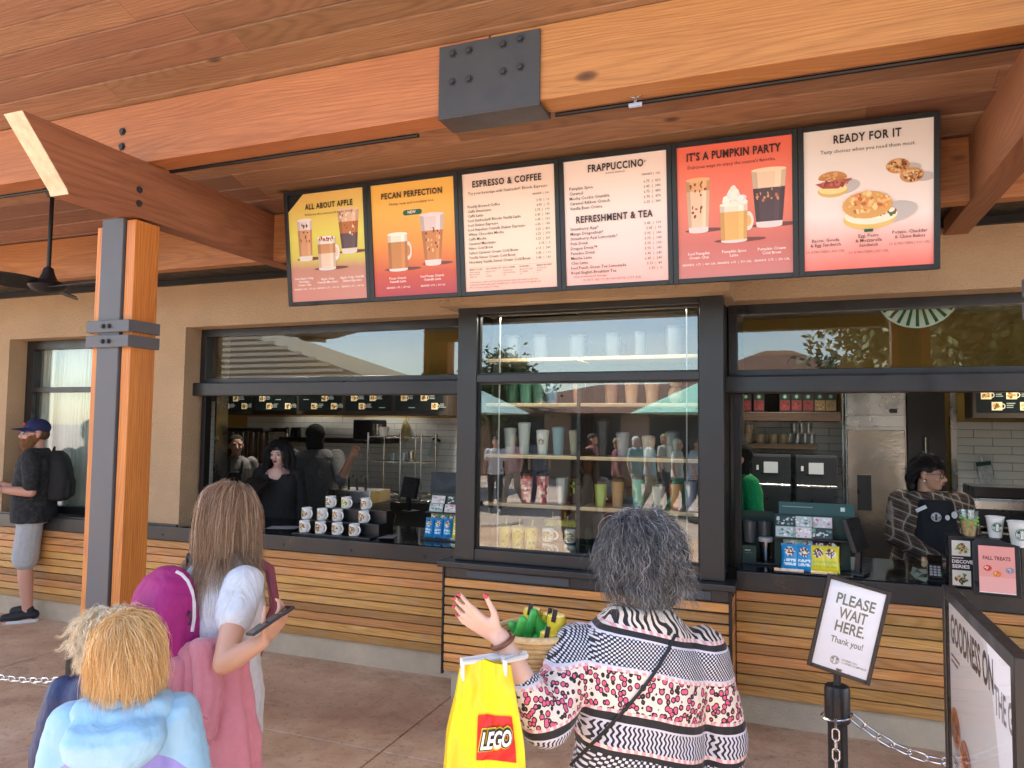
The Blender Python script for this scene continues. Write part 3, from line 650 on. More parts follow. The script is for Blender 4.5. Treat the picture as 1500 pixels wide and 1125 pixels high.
def b6(a, l):
    l.text('READY FOR IT', .0, .275, .056, INK, bold=.03, space=1.15, width=.30); l.text('Tasty choices when you need them most.', .0, .228, .026, INK, width=.42, res=1)
    r = random.Random(9); sh = C_(196, 188, 184)
    def bun(u, v, w_, h, top, seed):
        r = random.Random(seed); a.oval(u+w_*.34, v-h*.15, w_*.5, h*.36, sh, rot=.15)
        a.oval(u, v-h*.28, w_*.46, h*.34, C_(226, 186, 110)); a.oval(u-.0, v-h*.2, w_*.44, h*.26, C_(246, 222, 150))
        return r
    r1 = bun(-.155, .075, .15, .10, 0, 1); a.poly([(-.235, .085), (-.2, .06), (-.13, .055), (-.07, .092), (-.065, .1), (-.12, .1)], C_(176, 84, 66)); a.blobs(-.15, .08, .065, .012, [C_(150, 60, 50), C_(200, 110, 90)], 18, .006, .014, r1)
    a.oval(-.155, .108, .066, .033, C_(205, 140, 76), 20, 0, pi+.0); a.oval(-.155, .107, .066, .011, C_(196, 130, 70)); a.blobs(-.158, .118, .04, .015, [C_(222, 168, 104), C_(188, 118, 62)], 12, .005, .012, r1)
    for (u, v) in ((.135, .135), (.195, .085)):
        a.oval(u+.05, v-.012, .05, .022, sh); a.oval(u, v, .052, .036, C_(206, 150, 92)); a.blobs(u, v, .044, .028, [C_(232, 186, 124), C_(150, 86, 46), C_(240, 205, 150), C_(120, 66, 40)], 40, .004, .011, r)
    a.oval(.10, -.085, .12, .05, sh, rot=.15); a.oval(.01, -.105, .118, .052, C_(230, 196, 110)); a.oval(.015, -.09, .118, .045, C_(250, 236, 210)); a.blobs(.03, -.085, .1, .02, [C_(70, 92, 48), C_(176, 84, 66), C_(250, 240, 220), C_(96, 118, 60)], 40, .006, .016, r)
    a.oval(.0, -.04, .112, .066, C_(222, 168, 96)); a.blobs(.0, -.03, .095, .05, [C_(240, 196, 124), C_(196, 110, 60), C_(232, 150, 84), C_(246, 214, 150)], 70, .005, .016, r)
    a.rect(-.015, -.172, .025, -.158, C_(38, 92, 70)); l.text('NEW', .005, -.169, .0115, WH, bold=.02, res=1)
    ink = C_(86, 62, 60)
    for u, v, s, q in ((-.19, -.205, ('Bacon, Gouda', '& Egg Sandwich'), '19 G PROTEIN | 360 CAL'), (.005, -.196, ('Egg, Pesto', '& Mozzarella', 'Sandwich'), '21 G PROTEIN | 390 CAL'), (.185, -.19, ('Potato, Cheddar', '& Chive Bakes'), '12 G PROTEIN | 210 CAL')):
        for i, x in enumerate(s): l.text(x, u, v-i*.023, .0225, ink, res=1, bold=.008)
        l.text(q, u, v-len(s)*.023-.008, .0165, C_(150, 90, 86), res=1)
AP = [(0, (206, 140, 128)), (.30, (196, 140, 120)), (.40, (214, 200, 96)), (.62, (232, 222, 108)), (.85, (238, 204, 110)), (1, (240, 192, 108))]
PE = [(0, (178, 74, 84)), (.2, (206, 92, 72)), (.45, (236, 150, 66)), (.75, (246, 186, 82)), (1, (246, 188, 92))]
CO = [(0, (246, 196, 180)), (.3, (250, 222, 198)), (.6, (248, 226, 206)), (1, (244, 216, 200))]
CO2 = [(0, (250, 190, 180)), (.25, (252, 212, 202)), (.6, (250, 230, 222)), (1, (246, 226, 214))]
PU = [(0, (206, 132, 128)), (.25, (206, 116, 106)), (.55, (238, 130, 104)), (1, (242, 112, 90))]
RE = [(0, (246, 124, 112)), (.15, (250, 168, 156)), (.38, (248, 230, 222)), (1, (238, 230, 222))]
for cx, lb, st, dr, cut in ((-2.784, 'menu board headed all about apple, yellow poster with a cut corner', AP, b1, True), (-2.154, 'orange and red menu board headed pecan perfection with two drinks', PE, b2, False),
        (-1.524, 'cream menu board headed espresso and coffee with price list', CO, b3, False), (-.894, 'cream menu board listing frappuccino above refreshment and tea', CO2, b4, False),
        (-.264, "coral menu board headed it's a pumpkin party with three drinks", PU, b5, False), (.366, 'pale menu board headed ready for it with three sandwiches', RE, b6, False)):
    board(cx, lb, st, dr, cut)
# ================================================================ things on the counters and in the kitchen
GREEN = srgb(0, 98, 65)
m_white = M('white_ceramic', (.85, .84, .80), .18, var=.03); m_cream = M('cream_ceramic', (.62, .47, .28), .3, var=.08)
m_blackp = M('black_plastic', (.015, .015, .017), .35, var=.1); m_dgreen = M('dark_green_card', (.012, .05, .038), .5); m_gp = attrmat('gloss_print', .28)
m_darkwood = wood('dark_shelf', (.03, .018, .012), (.09, .05, .03), 0, 6., .5, knots=False, spread=.1)
m_clear = glassmat('clear_plastic', .04, (.92, .95, .94), 1.2); m_paper = M('white_paper', (.72, .72, .70), .7)
m_screen = M('dark_screen', (.006, .007, .008), .08)
def emblem(p, u, v, r, fg=GREEN, bgc=(.8, .8, .78), simple=False):
    """round emblem: ring and a crowned figure between two wavy tails, in one colour"""
    p.oval(u, v, r, r, fg, 26); p.oval(u, v, r*.9, r*.9, bgc, 26); p.oval(u, v, r*.84, r*.84, fg, 26)
    if simple: p.oval(u, v-.05*r, r*.3, r*.42, bgc, 12); p.oval(u, v+.2*r, r*.2, r*.24, fg, 10); return
    for s in (-1, 1):
        for k in range(4):
            q = .34+.13*k; p.poly([(u+s*r*(q), v-r*.62*(1-k*.16)), (u+s*r*(q+.07), v-r*.6*(1-k*.16)), (u+s*r*(q+.10), v+r*(.1+.03*k)), (u+s*r*(q+.02), v+r*(.1+.02*k))], bgc)
    p.oval(u, v+r*.12, r*.27, r*.36, bgc, 16); p.poly([(u-.26*r, v-.75*r), (u+.26*r, v-.75*r), (u+.2*r, v-.05*r), (u-.2*r, v-.05*r)], bgc)
    p.poly([(u-.28*r, v+.42*r), (u-.3*r, v+.66*r), (u-.13*r, v+.54*r), (u, v+.76*r), (u+.13*r, v+.54*r), (u+.3*r, v+.66*r), (u+.28*r, v+.42*r)], bgc)
    for s in (-1, 1): p.oval(u+s*.1*r, v+.16*r, .045*r, .03*r, fg, 8)
    p.rect(u-.08*r, v-.04*r, u+.08*r, v-.02*r, fg)
# ---- mugs
def mug_parts(r=.042, h=.09, mat=None):
    b = MB().lathe([(.0, .002), (r*.86, 0), (r*.95, .006), (r, h*.2), (r, h), (r-.004, h+.001), (r-.006, h*.9), (r-.006, .012), (0, .01)], 24).mesh('body', mat or m_white, smooth=True)
    pts = [(r-.002+.030*sin(a)*1.0, 0, h*.5+h*.33*cos(a)) for a in np.linspace(.15, pi-.15, 11)]
    hd = MB().tube(pts, .0062, 8).mesh('handle', mat or m_white, smooth=True)
    return b, hd
def mug(loc, label, rz=0., cols=None, seed=0, group=None, mat=None, r=.042, h=.09, proto={}):
    k = (mat.name if mat else 'w', r, h)
    if k not in proto: proto[k] = mug_parts(r, h, mat)
    t = thing('mug', label, 'mug', loc, rz, group); ob('body', proto[k][0], t); ob('handle', proto[k][1], t)
    if cols:
        rn = random.Random(seed); m = MB(); nu, nv = 14, 8; R = r+.0006
        for i in range(nu):
            for j in range(nv):
                a0, a1 = [-pi/2+(x/nu-.5)*2.1 for x in (i, i+1)]; z0, z1 = [h*(.16+.7*x/nv) for x in (j, j+1)]
                e = ((i+.5)/nu-.5)**2*4+((j+.5)/nv-.5)**2*4
                if e > .95 or rn.random() < .3: continue
                m.add([(R*cos(a0), R*sin(a0), z0), (R*cos(a1), R*sin(a1), z0), (R*cos(a1), R*sin(a1), z1), (R*cos(a0), R*sin(a0), z1)], [(0, 1, 2, 3)], rn.choice(cols))
        m.build('decoration', m_gp, t, fix=False)
    return t
MC = [srgb(150, 108, 60), srgb(190, 150, 90), srgb(84, 96, 60), srgb(210, 180, 120), srgb(120, 66, 48), srgb(170, 130, 70)]
MC2 = [srgb(190, 196, 70), srgb(120, 150, 70), srgb(220, 214, 130), srgb(96, 110, 60)]
# stepped display of mugs on the left counter
Pm = onZ(480, 786, CT); ang = radians(0)
rs = thing('mug_riser', 'black stepped riser holding white picture mugs on the counter', 'display riser', (Pm.x, Pm.y+.06, CT))
x0 = onY(436, 770, Pm.y+.06).x-Pm.x; x1 = onY(549, 770, Pm.y+.06).x-Pm.x
MB().box(x0, x1, -.07, .06, 0, .012).build('step', m_blackp, rs, bevel=.003); MB().box(x0+.01, x1, .061, .17, 0, .10).build('step', m_blackp, rs, bevel=.003); MB().box(x0+.17, x1, .171, .28, 0, .19).build('step', m_blackp, rs, bevel=.003)
yy = Pm.y+.06
for (row, z, dy, xs, py) in ((0, .013, 0, (446, 469.5, 494, 519), 772), (1, .101, .115, (449.5, 472, 494.5, 533), 752), (2, .191, .225, (484.5, 507.5, 536), 735)):
    for i, q in enumerate(xs):
        P = onY(q, py, yy+dy)
        mug((P.x, yy+dy, CT+z), 'white mug with brown picture on the stepped riser, handle to the right' if (row, i) != (2, 1) else 'white mug with yellow-green picture on the top step of the riser', rz=radians(-18), cols=MC2 if (row, i) == (2, 1) else MC, seed=row*7+i, group='picture mugs on the riser')
for k, (q, z) in enumerate(((500, .10), (512, .19))):
    pass
# ---- snack bags in clear racks
def snack_bag(loc, col, col2, label, w=.105, h=.17, tilt=.14, rz=0., seed=0, group=None):
    rn = random.Random(seed); m = MB(); nu, nv = 14, 20; vs = {}
    f = lambda i, j: ((i/nu-.5)*w*(1-.05*sin(pi*j/nv)), .022*max(0, 1-(2*i/nu-1)**2)**.6*min(1, 4*min(j/nv, 1-j/nv))**.7, j/nv*h)
    for side in (-1, 1):
        for i in range(nu):
            for j in range(nv):
                q = [f(a, b_) for a, b_ in ((i, j), (i+1, j), (i+1, j+1), (i, j+1))]; q = [(x, side*y, z+.0008*side) for x, y, z in q]
                u, v = (i+.5)/nu, (j+.5)/nv; c = col
                if v < .05 or v > .95: c = tuple(x*.8+.1 for x in col)
                elif ((u-.5)/.3)**2+((v-.72)/.17)**2 < 1: c = rn.choice((srgb(90, 56, 40), srgb(236, 226, 214), srgb(120, 70, 50), srgb(250, 240, 225)))
                elif .2 < v < .46 and .14 < u < .86 and (j % 3 != 0) and rn.random() < .78: c = col2
                m.add(q if side < 0 else q[::-1], [(0, 1, 2, 3)], c)
    t = m.build('snack_bag', m_gp, None, loc, (-tilt, 0, rz), smooth='all', fix=False); tag(t, label, 'snack bag', group); return t
BLU, YEL = srgb(28, 150, 214), srgb(236, 218, 40)
def gift_card(loc, cols, label, group, tilt=.35, seed=0, w=.086, h=.054):
    rn = random.Random(seed); m = MB().box(-w/2, w/2, 0, .0015, 0, h, cols[0])
    for k in range(16):
        u, v, r = rn.uniform(-.4, .4)*w, rn.uniform(.12, .88)*h, rn.uniform(.004, .011)
        m.add([(u+r*cos(a), -.0004-.00005*k, v+r*.8*sin(a)) for a in np.linspace(0, 2*pi, 9)[:-1]], [tuple(range(8))], rn.choice(cols[1:]))
    t = m.build('gift_card', m_gp, None, loc, (-tilt, 0, 0), fix=False); tag(t, label, 'gift card', group); return t
CARD = [[srgb(190, 205, 200), srgb(120, 170, 150), srgb(240, 240, 236), srgb(90, 130, 110)], [srgb(226, 220, 220), srgb(214, 130, 140), srgb(170, 190, 160), srgb(250, 246, 240)], [srgb(40, 60, 52), srgb(200, 210, 200), srgb(226, 226, 214), srgb(120, 150, 130)]]
def snack_rack(P, label, n, pitch, which):
    """black rack: snack bags on the front lip, gift cards on the tier above"""
    W_ = n*pitch
    t = thing('snack_rack', label, 'display rack', P)
    MB().box(-.02, W_+.02, -.05, .16, 0, .012).build('tray', m_blackp, t, bevel=.002); MB().box(-.02, W_+.02, .125, .14, .012, .34).build('back_panel', m_dgreen, t, bevel=.002)
    MB().box(-.02, W_+.02, .03, .125, .195, .205).build('upper_tray', m_blackp, t, bevel=.002)
    MB().box(-.02, W_+.02, -.05, -.046, .012, .03).build('lip', m_clear, t)
    return t
P1 = onZ(621, 790, CT); P1.y += .02
snack_rack(P1, 'black rack of snack bags and gift cards beside the display window post', 5, .085, 0)
for i, (c, c2, nm) in enumerate(((BLU, srgb(220, 240, 250), 'blue'), (BLU, srgb(220, 240, 250), 'blue'), (BLU, srgb(220, 240, 250), 'blue'), (YEL, srgb(250, 246, 210), 'yellow'), (YEL, srgb(250, 246, 210), 'yellow'))):
    snack_bag(P1+Vector((.03+i*.078, 0, .014)), c, c2, f'{nm} snack bag in the rack beside the mug riser', w=.078, h=.15, tilt=.2, seed=i, group='snack bags in the left window')
    snack_bag(P1+Vector((.045+i*.078, .07, .075)), (srgb(190, 205, 150), srgb(120, 200, 180))[i % 2], srgb(90, 60, 50), 'pale green snack bag behind the row of bags by the display post', w=.076, h=.125, tilt=.1, seed=i+9, group='back row snack bags in the left window')
for i in range(3):
    for k in range(2): gift_card(P1+Vector((.06+i*.13, .05+.035*k, .207+.06*k)), CARD[(i+k) % 3], 'gift card on the rack above the blue snack bags', 'gift cards in the left window', seed=i*3+k, w=.115, h=.062)
# right window: tumbler stand, gift cards, four snack bags
P2 = onZ(1139, 838, CT); P2.y += .03
snack_rack(P2, 'dark green rack with gift cards and snack bags in the right window', 4, .1, 1)
for i, (q, nm) in enumerate(((1161, 'blue'), (1182, 'blue'), (1203, 'yellow'), (1221, 'yellow'))):
    P = onY(q-4, 830, P2.y-.02); snack_bag((P.x, P2.y-.02, CT+.014), BLU if nm == 'blue' else YEL, srgb(225, 242, 250) if nm == 'blue' else srgb(190, 205, 80), ('blue snack bag standing in the rack next to the silver tumbler', 'blue snack bag in the rack touching the yellow bags', 'yellow snack bag in the rack touching the blue bags', 'yellow snack bag at the till end of the right-hand rack')[i], w=.10, h=.16, tilt=.16, seed=i+20, group='snack bags in the right window')
    snack_bag((P.x+.01, P2.y+.06, CT+.06), (srgb(184, 206, 170), srgb(150, 200, 196), srgb(70, 40, 90), srgb(50, 40, 36))[i], srgb(240, 240, 220), ('pale green', 'pale teal', 'purple', 'dark brown')[i]+' snack bag in the back row of the right-hand rack', w=.098, h=.14, tilt=.1, seed=i+30)
for i, q in enumerate((1151, 1177, 1204)):
    for k in range(2):
        P = onY(q, 780, P2.y+.05+.03*k); gift_card((P.x, P2.y+.045+.04*k, CT+.207+.062*k), CARD[(i+2*k) % 3], 'gift card on the dark green rack in the right window', 'gift cards in the right window', seed=40+i*2+k, w=.118, h=.066)
p = Print(); p.rect(0, 0, .44, .075, srgb(22, 66, 54)); p.text('', 0, 0, .01, WH); p.rect(.36, .03, .385, .055, srgb(190, 205, 200)); p.rect(.02, .045, .2, .05, srgb(120, 150, 140)); 
hd = MB().box(0, .44, 0, .012, 0, .08).build('rack_header', m_dgreen, None, (onY(1141, 748, P2.y+.16).x, P2.y+.15, CT+.335), (-.2, 0, 0)); tag(hd, 'dark green header card on top of the gift card rack in the right window', 'sign'); p.build('print', m_gp, hd, (0, -.0006, .003))
ts = thing('tumbler_stand', 'dark green stand with clear cups beside the right window jamb', 'display stand', onZ(1108, 826, CT))
MB().box(-.09, .13, -.03, .12, 0, .015).build('tray', m_blackp, ts, bevel=.003); MB().box(-.1, .11, .115, .13, .015, .33).build('back_panel', m_dgreen, ts, bevel=.003); MB().box(-.085, .0, -.02, .0, .016, .12).build('info_card', M('green_card', (.015, .06, .045), .4), ts)
Pq = Print(); Pq.rect(-.07, .085, -.035, .092, srgb(200, 214, 206)); Pq.rect(-.07, .07, -.02, .073, srgb(120, 150, 136)); Pq.build('print', m_gp, ts, (0, -.0206, .0))
tb = ts.location
for k, (dx, dy) in enumerate(((-.045, .06), (.05, .07))):
    c = MB().lathe([(.036, .0), (.047, .14), (.045, .14), (.034, .004)], 20).build('plastic_cup', M('smoke_plastic', (.10, .12, .13), .2, trans=.0, spec=.6), None, tb+Vector((dx, dy, .13)), smooth=True); tag(c, ('smoky plastic cup on the dark green stand next to the window jamb', 'smoky plastic cup on the dark green stand behind the silver tumbler')[k], 'cup', 'smoky cups on the stand')
tm = thing('tumbler', 'shiny silver tumbler with white lid on the right counter', 'tumbler', onZ(1122, 826, CT)+Vector((0, -.0, .016)))
MB().lathe([(.0, 0), (.03, 0), (.032, .004), (.042, .13), (.0, .131)], 28).build('body', M('silver', (.8, .8, .8), .12, metal=1.), tm, smooth=True); MB().lathe([(.045, .13), (.047, .135), (.047, .15), (.04, .158), (.0, .158)], 24).build('lid', m_white, tm, smooth=True)
# ---- terminals
def pos(P, label, rz, w=.30, h=.22, tilt=.35, sz=.17):
    t = thing('till_screen', label, 'till', P, rz)
    MB().box(-.07, .07, -.06, .08, 0, .015).build('foot', m_blackp, t, bevel=.005); MB().bar((0, .03, .01), (0, .04, sz), .05, .03).build('stand', m_blackp, t)
    sc = MB().box(-w/2, w/2, -.015, .015, -h/2, h/2).build('display', m_blackp, t, (0, .02, sz+h*.35), (tilt, 0, 0), bevel=.006); return t
pos(onZ(592, 752, CT)+Vector((0, .15, 0)), 'black till screen turned away behind the mug riser', radians(150), .28, .21, .2)
pos(onZ(640, 760, CT)+Vector((0, .2, 0)), 'large black till back beside the snack rack', radians(195), .30, .30, .1)
pos(onZ(1246, 846, CT)+Vector((.02, .12, 0)), 'black till screen seen from behind near the yellow snack bags', radians(250), .26, .2, .3)
pos(onZ(372, 762, CT)+Vector((-.12, .14, 0)), 'tilted black till screen in front of the barista with long black hair', radians(165), .34, .2, .9, .22)
def pinpad(P, label, rz):
    t = thing('card_reader', label, 'card reader', P, rz)
    b = MB().box(-.04, .04, -.085, .085, -.012, .012).build('body', m_blackp, t, (0, 0, .075), (.75, 0, 0), bevel=.006)
    MB().box(-.032, .032, .02, .07, .0121, .0135).build('screen', m_screen, b)
    for i in range(3):
        for j in range(4): MB().box(-.028+i*.02, -.013+i*.02, -.07+j*.019, -.058+j*.019, .0121, .0155).build('key', M('grey_key', (.55, .56, .56), .5), b)
    MB().box(.03, .034, -.07, -.05, .0121, .016).build('enter_key', M('green_key', (.02, .4, .1), .5), b)
    MB().box(-.05, .05, -.05, .06, 0, .012).build('foot', m_blackp, t, bevel=.004); MB().tube([(0, .02, .01), (0, .02, .07)], .012, 8).build('stem', m_blackp, t)
    return t
pinpad(onZ(1370, 850, CT), 'black card reader with grey keys beside the glass tip jar', radians(-8)); pinpad(onZ(570, 778, CT), 'black card reader lying near the till on the left counter', radians(20))
tj = thing('tip_jar', 'square clear tip jar with a few notes inside', 'jar', onZ(1343, 850, CT))
jm = MB()
for a in ((-.05, .05, -.05, -.047), (-.05, .05, .047, .05), (-.05, -.047, -.047, .047), (.047, .05, -.047, .047)): jm.box(*a, 0, .13)
jm.box(-.046, .046, -.046, .046, .001, .006); jm.build('jar', m_clear, tj)
rn = random.Random(2)
nt = MB()
for k in range(7):
    a, x, y, z = rn.uniform(0, 3), rn.uniform(-.02, .02), rn.uniform(-.02, .02), .01+.009*k
    nt.add([(x+.03*cos(a)*s-.018*sin(a)*q, y+.03*sin(a)*s+.018*cos(a)*q, z+.012*s*q) for s, q in ((-1, -1), (1, -1), (1, 1), (-1, 1))], [(0, 1, 2, 3)])
tag(nt.build('banknotes', M('note_paper', (.42, .46, .38), .8), tj), None)
for (a, b_) in (((415, 773), 'sheet of paper on the counter left of the mugs'), ((556, 786), 'sheet of paper on the counter right of the mugs')):
    P = onZ(*a, CT); s = MB().add([(x*.13, y*.09, .002+.002*sin(x*2+y)) for y in (-1, 0, 1) for x in (-1, -.33, .33, 1)], [(r*4+i, r*4+i+1, r*4+i+5, r*4+i+4) for r in (0, 1) for i in range(3)]).build('paper_sheet', M('grey_paper', (.40, .41, .44), .6, var=.2, vs=40), None, P, (0, 0, .3)); tag(s, b_, 'paper')
# ---- right counter: sign, cups, gift boxes, iced drink
Pf = onZ(1462, 874, CT)
fs = thing('counter_sign', 'black counter sign holder with pink fall treats card', 'sign', Pf, radians(-6))
hw, hh = .108, .30
shp = [(-hw, 0), (hw, 0), (hw, hh-.03), (hw*.6, hh-.02), (0, hh), (-hw*.7, hh-.0), (-hw, hh-.02)]
MB().prism([(a, 0, b_) for a, b_ in shp], (0, .014, 0)).build('frame', m_blackp, fs, rot=(-.10, 0, 0), bevel=.004); MB().box(-hw, hw, -.0, .12, 0, .01).build('foot', m_blackp, fs, bevel=.003)
p = Print(); p.rect(-.082, .02, .082, .262, srgb(238, 160, 150)); p.rect(-.082, .02, .082, .1, srgb(244, 178, 168)); p.rect(-.082, .016, .082, .02, WH); p.text('FALL TREATS', 0, .19, .026, srgb(110, 50, 56), bold=.03, width=.125)
for (u, v, c) in ((-.042, .145, (206, 70, 60)), (.0, .118, (232, 130, 50)), (.058, .14, (150, 150, 170))): p.oval(u, v, .019, .016, C_(*c)); p.oval(u-.004, v+.004, .008, .006, C_(*[min(255, x+45) for x in c]), 10); p.blobs(u, v, .014, .01, [C_(*[x*.8 for x in c]), C_(250, 214, 170)], 7, .002, .005, rn)
p.build('card', m_paperprint, fs, (0, -.001, 0), (pi/2-.10, 0, 0))
def paper_cup(P, label, s=1.):
    t = thing('paper_cup', label, 'cup', P); MB().lathe([(.0, 0), (.03*s, 0), (.043*s, .105*s), (.046*s, .107*s), (.046*s, .112*s), (.041*s, .112*s), (.03*s, .01), (0, .01)], 28).build('cup', m_white, t, smooth=True)
    p = Print(); emblem(p, 0, 0, .026*s); p.build('emblem', m_paperprint, t, (0, -.0445*s, .058*s), (pi/2+.12, 0, 0)); return t
ck = CT
bx = thing('mug_gift_box', 'black gift box with mug pictures and discovery series lettering', 'box', onZ(1420, 868, CT)+Vector((.05, .13, 0)), radians(-4))
MB().box(-.12, .13, 0, .14, 0, .28).build('carton', m_blackp, bx, bevel=.003)
p = Print(); 
for (u, v) in ((-.06, .215), (-.06, .05), (.07, .05)):
    p.rect(u-.045, v-.04, u+.045, v+.045, srgb(228, 224, 210)); p.blobs(u, v, .03, .028, [srgb(120, 140, 60), srgb(160, 60, 50), srgb(70, 90, 50), srgb(210, 180, 110)], 26, .004, .011, rn)
p.text('DISCOVERY', -.105, .135, .026, WH, 'l', bold=.03, width=.13); p.text('SERIES', -.105, .108, .026, WH, 'l', bold=.03, width=.085); p.rect(-.105, .162, -.05, .166, WH)
p.build('print', m_gp, bx, (0, -.0008, 0))
paper_cup(onY(1458, 784, bx.location.y+.07)*1.0, 'white paper cup with green round emblem on the gift box', 1.05); bpy.context.view_layer.update()
c1 = [o for o in COL.objects if o.name.startswith('paper_cup')][-1]; c1.location.z = CT+.281
paper_cup((onY(1492, 800, bx.location.y+.02).x, bx.location.y-.02+.02, CT+.245), 'white paper cup at the end of the counter beyond the fall treats sign', 1.25)
st_ = MB().box(-.06, .16, -.02, .12, 0, .244).build('carton', m_blackp, None, (onY(1492, 800, bx.location.y+.02).x+.06, bx.location.y, CT), bevel=.003); tag(st_, 'plain black carton under the paper cup behind the fall treats sign', 'box')
ic = thing('iced_drink', 'clear plastic cup of iced drink with green leaf print beside the plaid barista', 'drink', (onY(1419, 778, bx.location.y+.06).x, bx.location.y+.05, CT+.281))
MB().lathe([(.033, 0), (.05, .145), (.048, .146), (.031, .003)], 24).build('cup', m_clear, ic, smooth=True); MB().lathe([(0, .004), (.031, .004), (.041, .09), (.0, .092)], 20).build('drink', M('iced_latte', (.66, .42, .18), .3, var=.35, vs=45), ic, smooth=True)
lf = MB()
for k in range(16):
    a, z = rn.uniform(pi, 2*pi), rn.uniform(.085, .13); r_ = .0475; lf.ell((r_*.93*cos(a), r_*.93*sin(a), z-.02), (.007, .003, .007), 7, 5)
lf.build('leaf_print', M('leaf_green', (.16, .42, .05), .5), ic, smooth=True)
# ---- kitchen fittings
def dark_unit(x0, x1, y0, y1, z0, z1, name, label, cat, mat=m_blackp): return tag(box(name, mat, None, x0, x1, y0, y1, z0, z1, bevel=.01), label, cat)
# back counter on both sides
m_cab = M('dark_cabinet', (.03, .028, .027), .5, var=.2)
xL0, xL1 = -6.9, -3.55; xR0 = onY(1075, 700, YB).x-.1; xR1 = onY(1232, 700, YB).x
bc = thing('back_counter', 'dark back counter along the tiled wall behind the left baristas', 'counter'); box('cabinet', m_cab, bc, xL0, xL1, 7.35, YB-.01, 0, .93); box('worktop', m_inox, bc, xL0, xL1, 7.32, YB-.01, .931, .965)
bc = thing('back_counter', 'dark back counter under the two black ovens', 'counter'); box('cabinet', m_cab, bc, xR0-.2, xR1-.02, 7.35, YB-.01, 0, .90); box('worktop', m_inox, bc, xR0-.2, xR1-.02, 7.32, YB-.01, .901, .93)
xT0, xT1 = onY(1402, 700, YB).x, onY(1500, 700, YB).x+.5
bc = thing('back_counter', 'dark back counter under the clear bag hung on tiles', 'counter'); box('cabinet', m_cab, bc, xT0, xT1, 7.35, YB-.01, 0, .93); box('worktop', m_inox, bc, xT0, xT1, 7.32, YB-.01, .931, .965)
# dark partition between the two kitchens (behind the display case)
MB().box(-2.07, -2.02, YF+.1, YB, 0, 2.95).build('partition', m_cab, cafe); MB().box(-.41, -.37, YF+.1, 6.6, 0, 2.95).build('partition', m_cab, cafe)
# overhead boxes with mug pictures
def overhead(x0, x1, z0, z1, yf, n, label, seed):
    t = thing('overhead_menu', label, 'menu board'); box('case', M('brown_case', (.05, .038, .03), .5), t, x0, x1, yf, yf+.3, z0, z1, bevel=.006)
    p = Print(); r = random.Random(seed); pw = (x1-x0)/n; hh = z1-z0
    for i in range(n):
        u0 = x0+i*pw; p.rect(u0+.03, z0+.05, u0+pw-.03, z1-.01, srgb(14, 22, 22))
        for k, (fx, zz_) in enumerate(((.38, .105), (.80, .105), (.22, .2), (.60, .2), (.36, .295), (.78, .295), (.24, .39), (.64, .39))):
            u, v = u0+fx*pw, z0+zz_; s = .042
            if (i+k) % 5 == 4: p.rect(u-.05, v-.02, u+.03, v-.012, srgb(150, 160, 150)); continue
            p.oval(u+s*.95, v, s*.45, s*.55, srgb(222, 206, 170), 14); p.oval(u+s*.95, v, s*.28, s*.38, srgb(14, 22, 22), 12)
            p.rect(u-s, v-s*.85, u+s*.85, v+s*.85, srgb(226, 206, 160)); p.blobs(u-.005, v, s*.6, s*.5, [srgb(120, 80, 40), srgb(170, 120, 60), srgb(90, 90, 50), srgb(206, 160, 90)], 14, .006, .017, r)
            for q in range(3): p.rect(u+s*1.6, v+.02-q*.017, u+s*1.6+r.uniform(.04, .075), v+.028-q*.017, srgb(150, 160, 150))
    p.build('print', attrmat('dim_backlit_print', .4, .12), t, (0, yf-.001, 0)); return t
zL = onY(480, 608, 7.3).z
overhead(onY(318, 590, 7.3).x-.1, onY(655, 590, 7.3).x, zL, zL+.46, 7.3, 5, 'long overhead case with rows of mug pictures above the left baristas', 1)
overhead(onY(1424, 590, 7.3).x, onY(1500, 590, 7.3).x+.6, onY(1460, 613, 7.3).z, onY(1460, 613, 7.3).z+.45, 7.3, 2, 'overhead case with mug pictures above the clear hanging bag', 2)
# coffee bags on the dark shelf, right window
zs = onY(1150, 604, 7.5).z
sh = box('wall_shelf', m_darkwood, None, onY(1060, 606, 7.5).x, onY(1231, 606, 7.5).x, 7.45, YB-.01, zs-.085, zs); tag(sh, 'thick dark wall shelf carrying the row of coffee bags', 'shelf')
MB().box(onY(1060, 606, 7.5).x, onY(1231, 606, 7.5).x, YB-.03, YB-.005, zs+.001, zs+.6).build('back_board', m_cab, sh, -sh.location)
def coffee_bag(P, label, col):
    r = random.Random(int(P[0]*1000)); t = thing('coffee_bag', label, 'coffee bag', P)
    MB().add([(-.05, -.035, 0), (.05, -.035, 0), (.05, .035, 0), (-.05, .035, 0), (-.052, -.03, .2), (.052, -.03, .2), (.052, .03, .2), (-.052, .03, .2), (-.05, -.004, .26), (.05, -.004, .26), (.05, .004, .26), (-.05, .004, .26)],
        [(0, 3, 2, 1), (0, 1, 5, 4), (1, 2, 6, 5), (2, 3, 7, 6), (3, 0, 4, 7), (4, 5, 9, 8), (5, 6, 10, 9), (6, 7, 11, 10), (7, 4, 8, 11), (8, 9, 10, 11)]).build('bag', M('dark_bag', (.025, .022, .022), .35), t, bevel=.004)
    p = Print(); p.rect(-.045, .02, .045, .12, C_(*col)); p.oval(0, .155, .028, .028, srgb(30, 86, 66), 16); p.oval(0, .155, .015, .017, srgb(150, 170, 150), 10); p.blobs(0, .07, .035, .04, [C_(*[x*.75 for x in col]), C_(*[min(255, x*1.25) for x in col])], 14, .005, .014, r)
    p.build('print', m_gp, t, (0, -.0362, 0), (pi/2-.02, 0, 0)); return t
